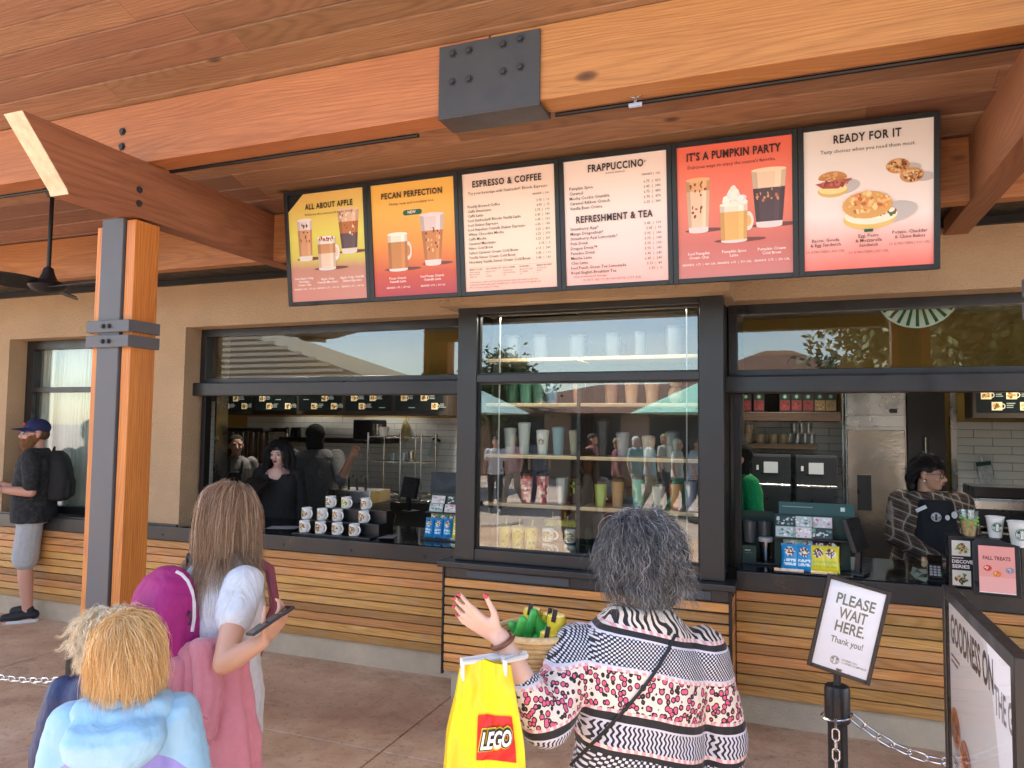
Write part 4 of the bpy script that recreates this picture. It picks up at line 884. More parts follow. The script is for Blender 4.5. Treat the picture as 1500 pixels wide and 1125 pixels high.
for i, q in enumerate((1076, 1093, 1112, 1150, 1167, 1184, 1201, 1217)):
    P = onY(q, 603, 7.62); coffee_bag((P.x, 7.62, zs), 'dark coffee bag with red label on the upper wall shelf' if i < 6 else 'dark coffee bag with tan label at the end of the upper wall shelf', (112, 52, 50) if i < 6 else (128, 108, 74))
for o in [o for o in COL.objects if o.name.startswith('coffee_bag')]: o['group'] = 'coffee bags on the upper shelf'
# wooden shelf with cream mugs and stacked glasses
zs2 = onY(1150, 650, 7.6).z
sh = box('wall_shelf', m_darkwood, None, onY(1050, 650, 7.6).x, onY(1197, 650, 7.6).x, 7.55, YB-.01, zs2-.05, zs2); tag(sh, 'brown wall shelf carrying cream mugs and stacked glasses', 'shelf')
for i, (q, lv) in enumerate(((1078, 0), (1094, 0), (1113, 0), (1132, 0), (1147, 0), (1096, 1))):
    P = onY(q, 648, 7.66); mug((P.x, 7.66, zs2+lv*.093), 'cream mug on the brown wall shelf' if not lv else 'cream mug stacked upside on the other cream mugs', radians(-10), mat=m_cream, group='cream mugs on the shelf' if not lv else None, r=.048)
gm = MB().lathe([(.0, .004), (.034, .004), (.04, .1), (.038, .1), (.033, .006)], 16).mesh('drinking_glass', m_clear, smooth=True)
for i, (q, lv) in enumerate(((1157, 0), (1168, 0), (1179, 0), (1189, 0), (1163, 1), (1174, 1), (1184, 1), (1171, 2))):
    P = onY(q, 648, 7.68); tag(ob('drinking_glass', gm, None, None, (P.x, 7.68, zs2+lv*.102)), 'clear drinking glass in the pyramid on the wall shelf', 'glass', 'pyramid of glasses')
# two ovens
for k, (a, b_) in enumerate(((1100, 1159), (1165, 1227))):
    x0, x1 = onY(a, 700, 7.2).x, onY(b_, 700, 7.2).x; z1 = onY(1160, 667, 7.2).z
    t = thing('speed_oven', ('black speed oven beside the green-shirted barista', 'black speed oven beside the steel refrigerator')[k], 'oven', ((x0+x1)/2, 7.2, .93)); w_ = (x1-x0)/2; h_ = z1-.93
    MB().box(-w_, w_, .02, .6, 0, h_).build('body', M('oven_black', (.02, .022, .026), .35, var=.1), t, bevel=.012)
    MB().box(-w_+.004, w_-.004, -.0, .018, h_*.60, h_-.012).build('control_panel', MATS['oven_black'], t, bevel=.005); MB().box(-w_*.35, w_*.35, -.004, .001, h_*.74, h_*.90).build('touch_screen', M('pale_screen', (.40, .42, .42), .2, emit=.1), t)
    MB().box(-w_*.72, -w_*.6, -.004, .001, h_*.78, h_*.85).build('label_plate', m_paper, t); MB().box(-w_+.004, w_-.004, -.0, .018, .03, h_*.56).build('door', MATS['oven_black'], t, bevel=.006)
    MB().tube([(-w_+.01, -.04, h_*.57), (w_-.01, -.04, h_*.57)], .012, 10).build('handle', m_inox, t, smooth=True)
# refrigerator and dark doorway
XF0, XF1 = onY(1240, 700, 7.6).x, onY(1329, 700, 7.6).x; zf = onY(1280, 630, 7.6).z
t = thing('refrigerator', 'tall stainless steel refrigerator between the tiled walls', 'refrigerator', (XF0, 7.6, 0)); wf = XF1-XF0
MB().box(0, wf, .03, .7, 0, 2.25).build('body', m_inox, t); MB().box(.01, wf-.01, 0, .028, .1, zf).build('door', M('polished_steel', (.60, .58, .53), .2, metal=1., bump=.15, bs=6), t, bevel=.006)
MB().box(.01, wf-.01, .0, .028, zf+.03, zf+.13).build('grille', m_inox, t, bevel=.004); MB().box(.01, wf-.01, .0, .028, zf+.14, 2.18).build('top_panel', m_inox, t, bevel=.004); MB().box(.09, .21, -.012, 0, zf-.75, zf-.42).build('handle_recess', m_blackp, t, bevel=.004)
MB().box(wf*.73, wf*.86, -.01, .0, zf+.16, zf+.2).build('lock', m_blackp, t, bevel=.003)
t = thing('cold_room_door', 'dark door with upright steel handle beside the refrigerator', 'door', (XF1+.03, 7.75, 0)); wd_ = onY(1390, 700, 7.75).x-XF1-.05
MB().box(0, wd_, 0, .05, 0, 2.2).build('leaf', M('door_dark', (.02, .02, .022), .4), t); MB().tube([(.14, -.05, 1.2), (.14, -.05, 1.75)], .018, 10).build('handle', m_inox, t, smooth=True)
def wire_bag(P, label, h, w_=.12, top=m_dgreen):
    t = thing('hanging_bag', label, 'bag', P); MB().box(-w_/2, w_/2, -.006, .006, -h*.14, 0).build('header', top, t, rot=(0, .2, 0)); MB().box(-w_/2, w_/2, -.01, .01, -h, -h*.14).build('sleeve', M('cloudy_plastic', (.52, .56, .56), .25, var=.25, vs=30.), t, rot=(0, -.2 if 0 else .2, 0), bevel=.008); MB().tube([(0, 0, 0), (0, .01, .05)], .004, 6).build('hook', m_inox, t); return t
b_ = wire_bag(onY(1440, 676, YB-.05), 'clear plastic sleeve hung slanting on the tiles behind the plaid barista', .26); b_.rotation_euler = (0, -.35, 0)
b_ = wire_bag(onY(640, 642, YB-.05), 'pale clipboard sheet hung slanting on the tiles of the left kitchen', .24, .11, m_blackp); b_.rotation_euler = (0, .12, 0)
# espresso machine at the far right, machines on the left back counter
em = thing('espresso_machine', 'steel and black espresso machine behind the plaid barista', 'coffee machine', (onY(1421, 760, 6.6).x, 6.6, .93)); we = .75
MB().box(0, we, 0, .5, .12, .36).build('body', m_inox, em, bevel=.02); MB().box(0, we, -.12, .5, -.93, .11).build('cabinet', m_cab, em, bevel=.01); MB().box(.02, we, -.015, -.002, .15, .28).build('front_panel', m_blackp, em, bevel=.004)
for k in range(4): MB().lathe([(0, 0), (.02, 0), (.022, .05), (.0, .055)], 12).build('group_head', m_inox, em, (.12+k*.16, -.05, .1), smooth=True)
MB().box(.03, we-.02, .03, .4, .361, .45).build('cup_rail', m_blackp, em, bevel=.01)
br = thing('coffee_brewer', 'dark coffee brewer with clear hoppers on the left back counter', 'coffee machine', (onY(350, 700, 7.2).x, 7.2, .966)); wz = onY(350, 626, 7.2).z-.966
MB().box(-.3, .32, 0, .35, 0, .34).build('body', m_blackp, br, bevel=.015); MB().box(-.36, .36, -.02, .4, wz-.05, wz).build('top', m_blackp, br, bevel=.01)
for k in range(4): MB().lathe([(.05, .35), (.055, .38), (.055, wz-.06), (.05, wz-.055)], 14).build('hopper', M('bean_hopper', (.12, .075, .05), .15), br, (-.25+k*.16, .15, 0), smooth=True)
dark_unit(onY(520, 640, 7.4).x, onY(547, 640, 7.4).x, 7.35, 7.7, onY(530, 645, 7.4).z, onY(530, 615, 7.4).z, 'coffee_grinder', 'black coffee grinder box high on the rack against white tiles', 'grinder')
# long dark machine shelf with canisters
zk = onY(470, 641, 7.5).z
sh = box('equipment_shelf', m_blackp, None, onY(412, 645, 7.5).x, onY(560, 645, 7.5).x, 7.45, 7.9, zk-.06, zk); tag(sh, 'black equipment shelf behind the grey-shirted barista', 'shelf')
for i, q in enumerate((421, 430, 437, 444, 453)):
    P = onY(q, 640, 7.6); c = MB().lathe([(.0, 0), (.035, 0), (.035, .11), (.028, .12), (0, .12)], 14).build('canister', (m_inox, m_blackp, m_blackp, m_white, m_cab)[i], None, (P.x, 7.6, zk), smooth=True); tag(c, ('steel', 'black', 'short black', 'white', 'dark')[i]+' canister on the black equipment shelf', 'canister')
# wire rack with jugs
wr = thing('wire_rack', 'chrome wire rack standing on the left back counter', 'rack', (0, 0, 0)); xa, xb = onY(538, 700, 7.2).x, onY(616, 700, 7.2).x; z0 = .966
for X in (xa, (xa+xb)/2+.08, xb):
    for Y_ in (7.2, 7.55): MB().tube([(X, Y_, z0), (X, Y_, onY(580, 634, 7.2).z)], .011, 8).build('post', m_inox, wr, smooth=True)
for z in (onY(580, 640, 7.2).z, onY(580, 677, 7.2).z, z0+.06):
    s = MB()
    for Y_ in np.linspace(7.2, 7.55, 7): s.tube([(xa, Y_, z), (xb, Y_, z)], .004, 5)
    for X in np.linspace(xa, xb, 14): s.tube([(X, 7.2, z-.006), (X, 7.55, z-.006)], .003, 5)
    s.build('wire_shelf', m_inox, wr)
for i, (q, py, w_, h_, m_) in enumerate(((553, 640, .05, .14, m_clear), (562, 640, .06, .11, m_white), (575, 677, .05, .09, m_clear), (590, 677, .05, .1, m_clear), (603, 677, .04, .12, m_inox))):
    P = onY(q, py, 7.35); c = MB().lathe([(.0, 0), (w_*.8, 0), (w_, h_), (w_*.9, h_), (w_*.7, .01)], 16).build('jug', m_, None, (P.x, 7.35, onY(580, py, 7.2).z), smooth=True); tag(c, ('tall clear', 'wide white', 'small clear', 'mid clear', 'steel')[i]+' jug on the chrome wire rack', 'jug')
hb = thing('hanging_bunch', 'pale yellow bag hung on the tiles above the wire rack', 'bag', onY(594, 612, YB-.06)); MB().lathe([(0, -.3), (.05, -.28), (.065, -.2), (.045, -.08), (.012, -.02), (.01, 0)], 14, sy=.6).build('bag', M('yellow_net', (.62, .52, .25), .6, var=.3, vs=30), hb, smooth=True); MB().tube([(0, 0, 0), (0, .03, .03)], .004, 6).build('hook', m_inox, hb)
rkp = MB().box(-.3, .3, 0, .4, 0, .5).build('undercounter_fridge', M('glass_door_grey', (.16, .20, .21), .15), None, (onY(540, 720, 7.0).x, 6.95, .0), bevel=.01); tag(rkp, 'grey undercounter fridge below the chrome wire rack', 'refrigerator')
rk = MB()
tk = thing('drip_station', 'steel drip tray station with black taps in the left kitchen', 'coffee machine', (onY(505, 735, 6.4).x, 6.4, 0)); MB().box(-.22, .3, 0, .4, 0, 1.0).build('cabinet', m_cab, tk, bevel=.01); MB().box(-.22, .3, 0, .4, 1.001, 1.13).build('tray', m_inox, tk, bevel=.01)
for k in range(4): MB().tube([(-.12+k*.1, .1, 1.13), (-.12+k*.1, .1, 1.25), (-.12+k*.1, .02, 1.28)], .012, 8).build('tap', m_blackp, tk, smooth=True)
# ================================================================ contents of the display window
DX0, DX1 = -1.97, -.51; dm = onY(861, 650, 4.9).x; YS0, YS1 = 4.66, 4.98
m_shelf = wood('pale_shelf', (.50, .34, .17), (.78, .60, .36), 0, 6., .5, knots=False, spread=.05)
cs = thing('display_case', 'pale wood display shelving inside the projecting window', 'shelving')
MB().box(DX0-.09, DX1+.09, 5.0, 5.04, .91, 2.6).build('back_panel', M('display_back', (.07, .065, .06), .8), cs); MB().box(dm-.012, dm+.012, YS0, 5.0, .915, 2.14).build('divider', m_frame, cs)
MB().box(DX0-.05, DX1+.05, YS0-.06, 5.0, .907, .93).build('floor', m_blackp, cs)
ZS = [onY(770, q, YS0).z for q in (741, 669, 593)]+[onY(860, 525, YS0).z]
for z in ZS:
    for a, b_ in ((DX0, dm-.013), (dm+.013, DX1)): MB().box(-(b_-a)/2, (b_-a)/2, -.16, .16, -.011, .011).build('shelf', m_shelf, cs, ((a+b_)/2, 4.82, z), bevel=.002)
for X in (-1.86, -.6): MB().box(X-.004, X+.004, YS0-.03, YS0-.022, .93, 2.55).build('shelf_standard', M('grey_standard', (.35, .35, .34), .4), cs)
MB().box(DX0+.05, DX1-.05, 4.612, 4.64, 2.568, 2.598).build('fill_strip', M('fill_glow', (1, .93, .8), .5, emit=1.), cs)  # added glowing strip, out of sight behind the top rail
L = bpy.data.lights.new('strip', 'AREA'); L.shape = 'RECTANGLE'; L.size = 1.3; L.size_y = .03; L.energy = 7; L.color = (1, .93, .82); lo = link(bpy.data.objects.new('strip', L)); lo.location = (-1.24, 4.63, 2.565); lo.rotation_euler = (-.25, 0, 0)  # unseen fill light added to brighten the goods on the display shelves
def cup(name, P, label, prof, col, n=20, lid=None, straw=False, rough=.3, metal=0., group=None, pat=None, seed=0):
    t = thing(name, label, name.replace('_', ' '), P, 0, group)
    b = MB(); b.lathe(prof, n)
    if pat:
        rn = random.Random(seed); b.c = [rn.choice(pat) if 1 < i//n else pat[0] for i in range(len(b.c))]
        b.build('body', m_gp, t, smooth=True)
    else: b.build('body', M('cup_%s' % '_'.join(str(int(x*100)) for x in col)+('m' if metal else ''), col, rough, metal), t, smooth=True)
    top = prof[-1][1]; R = max(r for r, z in prof[-4:])
    if lid is not None: MB().lathe([(R*1.03, top-.004), (R*1.05, top+.012), (R*.9, top+.02), (0, top+.024)], n).build('lid', M('lid_%s' % '_'.join(str(int(x*100)) for x in lid), lid, .3), t, smooth=True)
    if straw: MB().tube([(0.01, 0, top), (.014, 0, top+.07)], .005, 7).build('straw', M('lid_%s' % '_'.join(str(int(x*100)) for x in lid or col), lid or col, .3), t, smooth=True)
    return t
def tall(h, r0=.032, r1=.043, k=9): return [(0, 0)]+[(r0+(r1-r0)*i/k, h*i/k) for i in range(k+1)]
def at(q, y, z): return (onY(q, 650, y).x, y, z)
yb = .931
YP_ = [srgb(222, 206, 60), srgb(240, 226, 110), srgb(150, 160, 60), srgb(230, 214, 80), srgb(222, 206, 60)]
for i, q in enumerate((741, 760, 779)): cup('tumbler', at(q, 4.74, yb), 'yellow patterned tall cup on the display floor beside the boxed mugs', tall(.17), (.6, .5, .1), lid=(.6, .55, .1), straw=True, pat=YP_, seed=i, group='yellow cups on the display floor')
for i, q in enumerate((808, 826, 842)): cup('tumbler', at(q, 4.9, yb), 'yellow cup behind the boxed mugs in the display window', tall(.21), (.6, .5, .1), lid=(.62, .56, .1), straw=True, pat=YP_, seed=i+5, group='yellow cups behind the boxed mugs')
mb = thing('mug_box', 'black carton framing two rows of white souvenir mugs in the display', 'box', (0, 0, 0)); xa, xb = onY(792, 800, 4.74).x, onY(859, 800, 4.74).x
MB().box(xa, xb, 4.80, 4.84, yb, yb+.19).build('carton', m_dgreen, mb); MB().box(xa, xb, 4.70, 4.80, yb+.094, yb+.100).build('tray', m_dgreen, mb)
for r_, z in ((0, yb+.004), (1, yb+.101)):
    for i, q in enumerate((804, 836)): mug(at(q, 4.745, z), 'white souvenir mug with green and brown picture in the black display carton', 0, MC+MC2, 60+r_*2+i, 'souvenir mugs in the display', r=.04, h=.082)
PK = [srgb(190, 70, 70), srgb(230, 150, 140), srgb(240, 220, 210), srgb(120, 40, 50), srgb(214, 100, 90)]
for i, q in enumerate((772, 796)): cup('tumbler', at(q, 4.76, ZS[0]+.012), 'red and pink swirled tall cup on the lower display shelf', tall(.19, .034, .046), (.5, .2, .2), lid=(.03, .03, .03), straw=True, pat=PK, seed=i, group='red swirled cups on the lower shelf')
cup('tumbler', at(824, 4.75, ZS[0]+.012), 'plain grey steel tumbler on the lower display shelf', tall(.18, .032, .044), (.36, .40, .41), rough=.35, metal=.5)
cup('tumbler', at(845, 4.82, ZS[0]+.012), 'black tumbler with a lime band on the lower display shelf', tall(.17, .04, .05), (.02, .02, .02), pat=[srgb(20, 24, 22), srgb(20, 24, 22), srgb(160, 200, 40), srgb(20, 24, 22)], seed=3)
for i, (q, c, lb) in enumerate(((880, (.45, .55, .10), 'lime green'), (905, (.50, .30, .14), 'amber'), (935, (.12, .42, .30), 'sea green'), (965, (.55, .52, .46), 'stone white'), (990, (.62, .20, .06), 'orange'), (1012, (.30, .34, .46), 'slate blue'))):
    cup('tumbler', at(q, 4.78, ZS[0]+.012), lb+' tumbler on the lower shelf behind the grey-haired woman', tall(.15+.02*(i % 3)), c, lid=(.03, .03, .03))
for i, (q, c, lb, h) in enumerate(((747, (.50, .54, .52), 'frosted', .16), (768, (.62, .64, .60), 'pale frosted', .2), (795, (.74, .73, .66), 'white', .15), (818, (.20, .38, .44), 'teal blue', .17), (843, (.42, .40, .30), 'khaki', .15), (883, (.05, .05, .055), 'tall black', .22), (912, (.3, .32, .34), 'grey', .14), (950, (.52, .45, .36), 'sand', .12), (985, (.18, .22, .2), 'dark green', .15))):
    t = cup('tumbler', at(q, 4.78, ZS[1]+.012), lb+' tumbler on the middle shelf of the display window', tall(h), c, lid=c)
    if i == 2: p = Print(); emblem(p, 0, 0, .02, (.03, .03, .03), (.7, .7, .64)); p.build('emblem', m_paperprint, t, (0, -.0400, .09), (pi/2+.1, 0, 0))
for i, (q, c, lb, h) in enumerate(((750, (.04, .14, .10), 'bottle green', .13), (770, (.10, .30, .24), 'jade', .12), (789, (.07, .22, .18), 'deep jade', .14), (808, (.14, .30, .48), 'sky blue', .15), (848, (.70, .36, .28), 'salmon', .15), (895, (.4, .24, .18), 'copper', .14), (925, (.66, .44, .30), 'peach', .13), (955, (.60, .42, .32), 'tan', .12))):
    cup('tumbler', at(q, 4.78, ZS[2]+.012), lb+' cup on the upper shelf below the display rail', tall(h, .036, .046), c, lid=c)
# a plush dog-shaped holdall would be a character; a plain cream soft toy stands there instead
so = thing('soft_toy', 'plain cream soft toy on the upper display shelf beside the right stile', 'toy', at(990, 4.8, ZS[2]+.012)); MB().ell((0, 0, .06), (.05, .04, .06)).build('body', M('plush', (.62, .54, .42), .95, bump=.5, bs=200), so, smooth='all'); MB().ell((.0, -.01, .14), (.04, .036, .038)).build('head', MATS['plush'], so, smooth='all')
for i, (q, w_, h_, hnd, lb) in enumerate(((748, .06, .16, 0, 'square grey'), (790, .06, .16, 0, 'plain grey'), (845, .06, .15, 1, 'wide jug-shaped'), (897, .052, .155, 1, 'tapered jug-shaped'), (938, .042, .16, 0, 'slim ribbed'), (990, .065, .19, 0, 'tall wide'))):
    t = cup('travel_cup', at(q, 4.85, ZS[3]+.012), lb+' dark travel cup on the top display shelf', tall(h_, w_*.85, w_), (.05, .055, .06), lid=(.03, .03, .03))
    if hnd: MB().tube([(w_*.9+.04*sin(a), 0, h_*.5+h_*.33*cos(a)) for a in np.linspace(.1, pi-.1, 9)], .008, 7).build('handle', m_blackp, t, smooth=True)

# round emblem sign hanging just inside the right window, its top hidden by the frame
em_c = onY(1343, 424, 5.16); rs_ = thing('emblem_sign', 'round green and white striped emblem hung inside the top of the right window', 'sign', em_c)
MB().tube([(0, 0, 0), (0, .012, 0)], .245, 40).build('disc', M('emblem_pale', (.62, .72, .64), .5), rs_)
p = Print()
for i in range(-5, 6):
    a = radians(-90+i*13.5); w_ = .045
    p.poly([(.05*cos(a-w_*2), .05*sin(a-w_*2)+.0), (.05*cos(a+w_*2), .05*sin(a+w_*2)), (.235*cos(a+w_+.02*i*.3), .235*sin(a+w_+.02*i*.3)), (.235*cos(a-w_+.02*i*.3), .235*sin(a-w_+.02*i*.3))], srgb(24, 92, 62))
p.build('print', m_paperprint, rs_, (0, -.001, 0)); MB().tube([(0, .006, .2), (0, .006, 2.95-em_c.z)], .006, 6).build('hanger', m_black, rs_)
# ================================================================ people
from mathutils.bvhtree import BVHTree
def bake(mb, name, voxel=.007, smooth=6, mat=None, disp=0., dscale=.12, parent=None, flat=False, post=None):
    """closed shapes melt into one continuous skin"""
    me = mb.mesh('tmp', None, fix=True); o = link(bpy.data.objects.new('tmp', me))
    r = o.modifiers.new('r', 'REMESH'); r.mode = 'VOXEL'; r.voxel_size = voxel; r.adaptivity = 0
    if smooth: s = o.modifiers.new('s', 'SMOOTH'); s.factor = .5; s.iterations = smooth
    if disp:
        tx = bpy.data.textures.new('folds', 'CLOUDS'); tx.noise_scale = dscale; tx.noise_depth = 3
        d = o.modifiers.new('d', 'DISPLACE'); d.texture = tx; d.strength = disp; d.mid_level = .5
    dg = bpy.context.evaluated_depsgraph_get(); ev = o.evaluated_get(dg)
    m2 = bpy.data.meshes.new_from_object(ev, depsgraph=dg); m2.name = name
    bpy.data.objects.remove(o); bpy.data.meshes.remove(me)
    m2.polygons.foreach_set('use_smooth', [True]*len(m2.polygons)); m2.materials.clear()
    if mat: m2.materials.append(mat)
    if post: post(m2)
    return ob(name, m2, parent)
def cone(mb, p, q, r0, r1, n=16, k=4):
    """round-ended tapering limb"""
    p, q = Vector(p), Vector(q); d = q-p; L = d.length
    if L < 1e-5: return mb.ell(p, r0, n, 8)
    d /= L; path = []; rr = []
    for a in np.linspace(-pi/2+.15, 0, k): path.append(p+d*(r0*sin(a))); rr.append(r0*cos(a))
    for t in (.25, .5, .75): path.append(p+d*L*t); rr.append(r0+(r1-r0)*t)
    for a in np.linspace(0, pi/2-.15, k): path.append(q+d*(r1*sin(a))); rr.append(r1*cos(a))
    return mb.tube(path, rr, n)
def loft(mb, rings, n=24, ex=2.3):
    """rings = (centre, half width, half depth), closed at both ends"""
    vs = []
    for c, a, b_ in rings:
        for k in range(n):
            t = 2*pi*k/n; cx, sy = cos(t), sin(t)
            vs.append((c[0]+a*math.copysign(abs(cx)**(2/ex), cx), c[1]+b_*math.copysign(abs(sy)**(2/ex), sy), c[2]))
    m = len(rings); fs = [(i*n+k, i*n+(k+1) % n, (i+1)*n+(k+1) % n, (i+1)*n+k) for i in range(m-1) for k in range(n)]
    return mb.add(vs, fs+[tuple(range(n))[::-1], tuple(range((m-1)*n, m*n))])
def limb(mb, pts, rad):
    for (a, b_), (r0, r1) in zip(zip(pts, pts[1:]), zip(rad, rad[1:])): cone(mb, a, b_, r0, r1)
def hand(mb, wrist, fwd, nrm, side, curl=.35, k=1., spread=.12, fcurl=None):
    """palm and five fingers; nrm is the way the palm looks, side = +1 when the thumb lies to fwd x nrm"""
    f = Vector(fwd).normalized(); n_ = Vector(nrm); n_ = (n_-f*n_.dot(f)).normalized(); t = f.cross(n_)*side; w = Vector(wrist)
    for u in (-.026, -.009, .009, .026): cone(mb, w+f*.012*k+t*u*.8*k, w+f*.085*k+t*u*k, .0125*k, .0115*k, 10, 3)
    tips = []
    for i, (u, L) in enumerate(((.030, .072), (.010, .080), (-.011, .074), (-.030, .058))):
        c = (fcurl[i] if fcurl else curl); p = w+f*.088*k+t*u*k; a = .0; d0 = (f+t*u/.03*spread).normalized(); r = (.0095, .0088, .0078, .0066)
        for j, q in enumerate((.45, .3, .25)):
            a += c*(.6, 1.0, .8)[j]; d = d0*cos(a)+n_*sin(a); e = p+d*L*k*q; cone(mb, p, e, r[j]*k, r[j+1]*k, 10, 3); p = e
        tips.append(p)
    p = w+f*.022*k+t*.026*k; d1 = (f*.62+t*.72+n_*.25).normalized(); e = p+d1*.042*k; cone(mb, p, e, .0135*k, .011*k, 10, 3)
    c = curl*.8; d2 = (f*(.85+.1*c)+t*(.42-.3*c)+n_*(.2+.8*c)).normalized(); e2 = e+d2*.030*k; cone(mb, e, e2, .0105*k, .0092*k, 10, 3); e3 = e2+d2*.022*k; cone(mb, e2, e3, .0092*k, .0075*k, 10, 3)
    return e3, d2, tips
SKIN = {}
def skin(col):
    k = 'skin_%d_%d' % (col[0]*100, col[1]*100)
    if k in MATS: return MATS[k]
    m, t, b = newmat(k); v = t.obj()
    c = t.mix(t.math('MULTIPLY', t.noise(v, 14, 4), .5), col, tuple(min(1, x*f) for x, f in zip(col, (1.05, .82, .78))))
    c = t.mix(t.ramp(t.noise(v, 90, 3), [(.62, (0, 0, 0)), (.75, (.35,)*3)]), c, tuple(x*.6 for x in col))
    t.l.new(c, b.inputs['Base Color']); b.inputs['Roughness'].default_value = .48; b.inputs['Subsurface Weight'].default_value = .12; b.inputs['Subsurface Radius'].default_value = (.6, .25, .12); b.inputs['Subsurface Scale'].default_value = .02
    t.l.new(t.new('Bump', Strength=.12, Distance=.002, Height=t.noise(v, 260, 3)).outputs[0], b.inputs['Normal'])
    return m
def cloth(name, col, rough=.85, folds=.5, scale=16., weave=900., sheen=.04, var=.06, stretch=(1, 1, .45)):
    if name in MATS: return MATS[name]
    m, t, b = newmat(name); v = t.obj(); n = t.noise(t.mapv(v, stretch), scale, 4, .55, 1.2)
    k = t.new('MapRange', Value=t.noise(v, 30, 4), i1=.3, i2=.7, i3=1-var, i4=1+var).outputs[0]
    t.l.new(t.mix(1., col, t.new('CombineXYZ', X=k, Y=k, Z=k).outputs[0], 'MULTIPLY'), b.inputs['Base Color'])
    b.inputs['Roughness'].default_value = rough; b.inputs['Sheen Weight'].default_value = sheen
    b1 = t.new('Bump', Strength=folds, Distance=.03, Height=n).outputs[0]
    t.l.new(t.new('Bump', Strength=.25, Distance=.001, Height=t.noise(v, weave, 2), Normal=b1).outputs[0], b.inputs['Normal'])
    return m
def local(root, P): return root.matrix_world.inverted() @ Vector(P)
def headrot(yaw, pitch, roll=0.): return (Matrix.Rotation(yaw, 3, 'Z') @ Matrix.Rotation(pitch, 3, 'X') @ Matrix.Rotation(roll, 3, 'Y'))
def head_shapes(mb, c, R, k=1., fem=1.):
    P = lambda x, y, z: c+R @ (Vector((x, y, z))*k)
    E = lambda x, y, z, a, b_, d: mb.ell(P(x, y, z), (a*k, b_*k, d*k), 18, 12, rot=R)
    E(0, .014, .032, .076, .094, .083); E(0, -.022, -.028, .061, .068, .078); E(0, -.052, -.086, .032, .032, .025); E(0, -.02, -.075, .052, .055, .035)
    for s in (-1, 1):
        E(s*.034, -.062, -.026, .026, .022, .022); E(s*.078, .012, -.008, .009, .021, .031); E(s*.078, .004, -.034, .008, .010, .010)
        E(s*.03, -.074, .022, .026, .016, .010)
    cone(mb, P(0, -.086, .006), P(0, -.108, -.030), .0085*k, .0125*k, 12); E(0, -.1, -.036, .017, .011, .009)
    E(0, -.084, -.060, .024, .012, .012); cone(mb, P(0, .03, -.06), P(0, .022, -.16), .052*k*fem, .056*k*fem)
def face(parent, c, R, k, lips=(.45, .16, .14), brow=(.02, .012, .01), iris=(.03, .02, .012), shut=False):
    P = lambda x, y, z: c+R @ (Vector((x, y, z))*k)
    ew = M('eye_white', (.72, .70, .68), .2); im = M('iris_%d' % (iris[0]*100), iris, .1)
    for s in (-1, 1):
        e = MB().ell(P(s*.031, -.0745, .002), (.0125*k, .0125*k, .0085*k), 14, 10, rot=R).build('eye', ew, parent, smooth='all')
        MB().ell(P(s*.031, -.0845, .001), (.0062*k, .0035*k, .0062*k), 12, 8, rot=R).build('iris', im, e, smooth='all')
        MB().tube([P(s*(.031+x), -.0865+.02*abs(x)/.02*.35, .0085-18*x*x) for x in (-.014, -.007, 0, .007, .014)], .0016*k, 6).build('lash_line', M('lash', (.01, .008, .008), .6), parent, smooth='all')
        MB().tube([P(s*(.014+x*.036), -.0915+.016*x, .0225+.006*sin(pi*x*.9)) for x in np.linspace(0, 1, 6)], [.0022*k, .003*k, .003*k, .0028*k, .002*k, .001*k], 6).build('eyebrow', M('brow_%d' % (brow[0]*1000), brow, .8), parent, smooth='all')
    lp = M('lips_%d_%d' % (lips[0]*100, lips[1]*100), lips, .35)
    MB().ell(P(0, -.0925, -.0555), (.021*k, .006*k, .0045*k), 14, 8, rot=R).ell(P(0, -.0915, -.0635), (.018*k, .0065*k, .0055*k), 14, 8, rot=R).build('lips', lp, parent, smooth='all')
